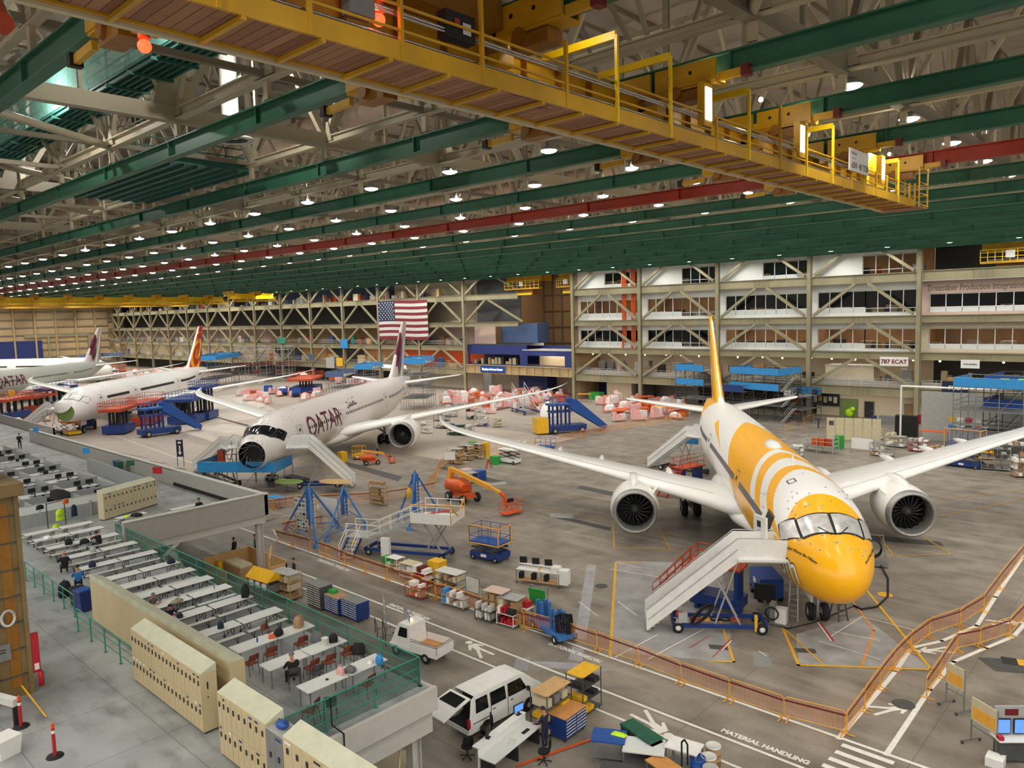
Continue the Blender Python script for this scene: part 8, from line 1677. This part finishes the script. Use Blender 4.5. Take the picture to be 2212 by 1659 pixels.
# right side area
wlq = [('beige', 1785, 945, 1905, 951, 2.0)]
a, c = on(1785, 950), on(1903, 955); d = c-a; e = empty('wall_screen', a, math.atan2(d.y, d.x), 'long beige free-standing screen wall behind the right wing', 'screen wall'); L = d.length
for i in range(6): MB().mt('beige').box(L*i/6+.03, L*(i+1)/6-.03, -.08, .08, .1, 3.0).build('panel', e)
MB().mt('darkgrey').box(.3, .9, -.1, -.08, 2., 2.6).build('notice', e)
a, c = on(1988, 948), on(2110, 965); YW2 = 101.; e = empty('partition_wall', atY(1988, 930, 105) if False else V((-27.9, 108.5, 0)), 0, 'tall plain grey wall with posters behind the right wing', 'partition wall'); MB().mt('lightgrey').box(0, 13.5, 0, .3, 0, 6.3).build('panel', e); MB().mt('white').tube((-2.4, -.3, 6.9), (14, -.3, 6.9), .14, 10).tube((-2.4, -.3, 6.9), (-2.4, -.3, .3), .13, 10).build('white_pipe', e)
for i in range(9): MB().mt(['skyblue', 'white', 'dark', 'orange', 'white', 'yellow', 'white', 'red', 'offwhite'][i]).box(3.2+(i % 5)*.95, 3.2+(i % 5)*.95+.7, -.03, 0, 1.6+(i//5)*1.0, 2.2+(i//5)*1.0).build('poster', e)
simple_box('black_cabinet', 1958, 942, 2.6, 1.2, 2.8, 'black', 'black cabinet by the column, behind the right wing', 'cabinet'); tag(MB().mt('yellow').box(-.06, .06, -.06, .06, 0, 1.5).mt('red').box(-.45, .45, -.25, .25, 1.4, 2.7).build('hose_cabinet', None, on(1990, 938)), 'red hose cabinet on a yellow post right of the column', 'cabinet'); bench(on(2018, 960), R(10), 3., 1.6, 1.7, 'orange', 'orange topped table behind the right wing', 1, name='orange_table', cat='table'); board(on(1862, 980), R(-5), 2.6, 1.4, .5, 'white', 'white panel cart behind the right wing'); simple_box('green_chair', 1813, 968, .9, .9, 1.6, 'greenbin', 'green upright panel left of the white panel cart', 'panel')
e = scaffold(1770, 975, R(-5), 4., 1.6, 1, 'low orange decked trolley with rails behind the right wing root', (), .8, False, 'lightgrey', fill=('orange2', 'orange'), name='trolley'); b = bench(on(1830, 928), R(8), 4., 1.8, 1.5, 'darkgreen', 'dark green ribbed roller table before the beige screen wall', name='roller_table', cat='table')
barriers([(1785, 935), (1812, 936)], 'yellow crowd barrier in front of the beige screen wall', 'yellow barrier pairs right', False, False); barriers([(1695, 935), (1718, 925)], 'bright yellow crowd barrier stack beside the tail scaffold', 'yellow barrier pairs mid', False, False); barriers([(1735, 918), (1758, 908)], 'bright yellow crowd barrier near the ground-floor notice board', 'yellow barrier pairs back', False, False)
for i, (px, py, w_, h_, c, f_, lb) in enumerate(((1905, 985, 2.4, 1.6, 'grey', ('white', 'offwhite', 'card'), 'grey rack of white parts under the right wing'), (1935, 965, 2.2, 1.4, 'lightgrey', ('white', 'beige'), 'pale rack beside the white panel cart'), (1985, 975, 2.2, 1.3, 'red', ('white', 'lightgrey'), 'red and white cart below the orange table'), (2020, 990, 2.6, 1.2, 'dark', ('white', 'card', 'pink'), 'low dark trolley with a white machine under the right wing'), (2150, 1015, 2.6, 2.4, 'lightgrey', ('darkgrey', 'grey'), 'tall mesh cage rack right of the blue scissor lift'), (2188, 1012, 2.2, 2.6, 'grey', ('grey', 'offwhite', 'card'), 'grey shelf rack at the right edge behind the cage'), (2128, 992, 1.4, 1.5, 'barricade', ('yellow',), 'small yellow stand between scissor lift and cage'), (1885, 948, 2.4, 1.1, 'beige', ('ply', 'yellow', 'white'), 'beige cart with a yellow panel before the screen wall'), (2206, 1030, 1.6, 1.6, 'card', ('card', 'white'), 'cart with wooden parts cut by the right edge'), (1720, 985, 1.6, 1.2, 'lightgrey', ('white',), 'small pale frame cart beside the fuselage'))): shelf_rack(on(px, py), R(-5+4*i), w_, 1.1, h_, 3, lb, c, f_, 4, None, seed=80+i)
person('person', on(1768, 925), R(120), 'stand', 'cloth_navy', 'cloth_black', 'person in dark clothes standing by the column behind the yellow-striped airliner'); person('person', on(885, 935), R(0), 'stand', 'white', 'jeans', 'person in a white top walking behind the burgundy airliner engine'); person('person', on(815, 985), R(-90), 'stand', 'cloth_grey', 'black', 'person in the basket area behind the small orange boom lift')
# ---- flag and signs on the steel front ----
def flag():
    e = empty('national_flag', (-158.3, YF-.75, 12.1), 0, 'huge flag with red and white stripes hung on the steel front', 'flag'); w_, h_ = 18.9, 9.6; N = 26
    def pt(u, v, o=0): return (u*w_, -.12*math.sin(u*17+v*2)-.06*math.sin(u*5)-o, v*h_+.12*math.sin(u*6))
    for i in range(13):
        v0, v1 = 1-(i+1)/13, 1-i/13; b = MB().mt('burg' if i % 2 == 0 else 'offwhite'); u0 = .36 if i < 7 else 0
        b.loft([[pt(u0+(1-u0)*k/N, v, 0) for k in range(N+1)] for v in (v0, v1)], False, False, True).build('stripe', e)
    MB().mt('flagblue').loft([[pt(.36*k/10, v) for k in range(11)] for v in (1-7/13, 1)], False, False).build('blue_field', e); b = MB().mt('white')
    for r_ in range(9):
        for c in range(11):
            if (r_+c) % 2: continue
            u, v = .36*(c+1)/12, 1-7/13*(r_+1)/10; x, y, z = pt(u, v, .1); b.add([(x+(.24 if k % 2 == 0 else .1)*math.sin(k*PI/5), y, z+(.24 if k % 2 == 0 else .1)*math.cos(k*PI/5)) for k in range(10)]+[(x, y, z)], [(k, (k+1) % 10, 10) for k in range(10)])
    b.build('stars', e)['kind'] = 'stuff'
flag()
def fsign(x0, x1, z0, z1, c, txt, tc, label, sz, yy=YF-.55, lines=1, bold=.02):
    e = empty('sign', ((x0+x1)/2, yy, z0), 0, label, 'sign'); MB().mt(c).box(x0-(x0+x1)/2, x1-(x0+x1)/2, -.06, 0, 0, z1-z0).build('panel', e)
    if txt: text('sign_lettering', txt, sz, tc, M4.Translation((0, -.09, (z1-z0)/2-sz*.35)) @ M4.Rotation(PI/2, 4, 'X'), e, bold=bold, align='CENTER', ext=.01)
    return e
fsign(-36.9, -33.0, 8.55, 9.9, 'white', '787 ECAT', 'burg', 'white banner with dark red lettering hung right of the yellow fin', .85); e = fsign(-28.5, -25.2, 4.75, 6.6, 'cloth_navy', 'FOD', 'white', 'dark board reading FOD above the plain grey wall', .8); 
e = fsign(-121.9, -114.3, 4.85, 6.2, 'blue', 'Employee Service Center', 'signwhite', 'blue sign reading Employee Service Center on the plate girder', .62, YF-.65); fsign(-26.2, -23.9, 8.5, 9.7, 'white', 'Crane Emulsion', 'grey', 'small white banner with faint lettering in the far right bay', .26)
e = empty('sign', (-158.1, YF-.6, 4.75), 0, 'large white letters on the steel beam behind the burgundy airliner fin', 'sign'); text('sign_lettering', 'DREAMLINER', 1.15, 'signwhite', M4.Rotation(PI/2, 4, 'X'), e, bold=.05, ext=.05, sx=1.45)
for x, z, w_, c, lb in ((-176, 9.6, 3.2, 'skyblue', 'pale blue picture board with an aircraft, above the left steel bays'), (-183.5, 3.9, 4, 'lightgrey', 'pale picture board near the floor of the left steel bays'), (-168, 4.2, 1.2, 'offwhite', 'first of three small portrait posters on the steel front'), (-165.8, 4.2, 1.2, 'offwhite', 'second of three small portrait posters on the steel front'), (-163.6, 4.2, 1.2, 'offwhite', 'third of three small portrait posters on the steel front'), (-160.5, 4.9, 1.6, 'yellow', 'small yellow sign right of the portrait posters'), (-178.5, 4.6, 3., 'yellow', 'yellow frame board left of the portrait posters'), (-192, 6.0, 2.2, 'wallblue', 'blue and white board in the left steel bays'), (-209, 10.6, 4.6, 'teal', 'teal banner board far left on the steel bays')): fsign(x, x+w_, z, z+w_*.75 if w_ < 4.5 else z+1.8, c, None, None, lb, .3)
# orange riser pipes, ground-floor doors and notice board
for x0, lb in ((-84.1, 'left bundle of orange riser pipes on the white office front'), (-82.0, 'right bundle of orange riser pipes on the white office front')):
    b = MB().mt('orange')
    for k in range(4): b.pipe([(k*.27, 0, 26.5-11.7), (k*.27, 0, 0)], .11, 6)
    b.pipe([(0, 0, .0), (.1, -.2, -1.3), (.8, -.3, -1.8)], .2, 8); tag(b.build('riser_pipe', None, (x0, YF+.75, 11.7)), lb, 'pipe')
gy = YF+3.45
def gdoor(x, w_, h_, c, lb, n): e = sempty('door_%d' % n); e.location = (x, gy, 0); MB().mt(c).box(0, w_, -.08, 0, 0, h_).build('leaf', e); MB().mt('trussdark').box(-.1, 0, -.1, 0, 0, h_+.1).box(w_, w_+.1, -.1, 0, 0, h_+.1).box(-.1, w_+.1, -.1, 0, h_, h_+.1).build('frame', e); MB().mt('silver').box(w_-.25, w_-.15, -.14, -.08, 1., 1.15).build('handle', e); return e
p_ = atY(1702, 895, gy); gdoor(atY(1703, 900, gy).x, 2.2, 2.5, 'chair_brown', '', 1); gdoor(atY(1815, 905, gy).x, 2.6, 2.7, 'primer', '', 2); gdoor(atY(1868, 905, gy).x, 1.3, 2.5, 'dark', '', 3); gdoor(atY(1955, 905, gy).x, 1.3, 2.4, 'card', '', 4)
e = empty('notice_board', (atY(1754, 880, gy-.1).x, gy-.1, 1.5), 0, 'dark notice board with pale sheets and a yellow header on the ground floor wall', 'notice board'); MB().mt('dark').box(0, 4.4, -.08, 0, 0, 2.).build('board', e); MB().mt('yellow').box(-.05, 4.45, -.1, 0, 2., 2.4).build('header', e)
for i in range(5): MB().mt(['offwhite', 'yellow', 'offwhite', 'offwhite', 'offwhite'][i]).box(.3+i*.8, .85+i*.8, -.1, -.08, .5+.3*(i % 2), 1.5).build('notice', e)
for i, (x, c, lb) in enumerate(((atY(1820, 900, gy-1.2).x, 'lime', 'lime green plant-like bundle before the green ground-floor door'),)): tag(MB().mt('lime').ball((0, 0, .7), .55, 8, 1.2, .6, 1.2).ball((.5, 0, 1.3), .4, 8).build('net_bundle', None, (x+1, gy-1.2, 0)), lb, 'bundle')
simple_box('blue_bottle', 1888, 918, .6, .6, 1.4, 'navy', 'dark blue dispenser beside the dark ground-floor door', 'dispenser'); simple_box('grey_trough', 1918, 915, 2.4, .9, 1.2, 'grey', 'grey trough against the ground-floor wall', 'trough')
e = empty('electrical_panel', (XK(2)+.9, YF-.8, 0), 0, 'grey electrical cabinets on the column behind the yellow-striped airliner', 'electrical cabinet'); MB().mt('grey').box(-.6, .8, -.3, .1, 1.5, 4.5).build('cabinet', e); MB().mt('lightgrey').tube((0, 0, 4.5), (0, 0, 6.), .12, 8).build('conduit', e)
tag(MB().mt('greenbin').loft([[(-1.2, -.8, 0), (1.2, -.8, 0), (1.2, .8, 0), (-1.2, .8, 0)], [(-1.4, -.9, 1.5), (1.4, -.9, 1.5), (1.4, .9, 1.5), (-1.4, .9, 1.5)]], smooth=False).build('skip_bin', None, on(1288, 863)), 'green waste skip at the foot of the white office front', 'skip')
simple_box('kiosk', 1345, 862, 6., 2.5, 3.4, 'cream', 'small pale kiosk at the foot of the white office front', 'kiosk'); simple_box('grey_screen', 1440, 866, 14, .4, 3.2, 'grey', 'long grey screen at the foot of the office front behind the fin', 'screen wall'); simple_box('grey_screen', 1395, 866, 4., .5, 3.6, 'dark', 'dark cabinet beside the long grey screen', 'cabinet')
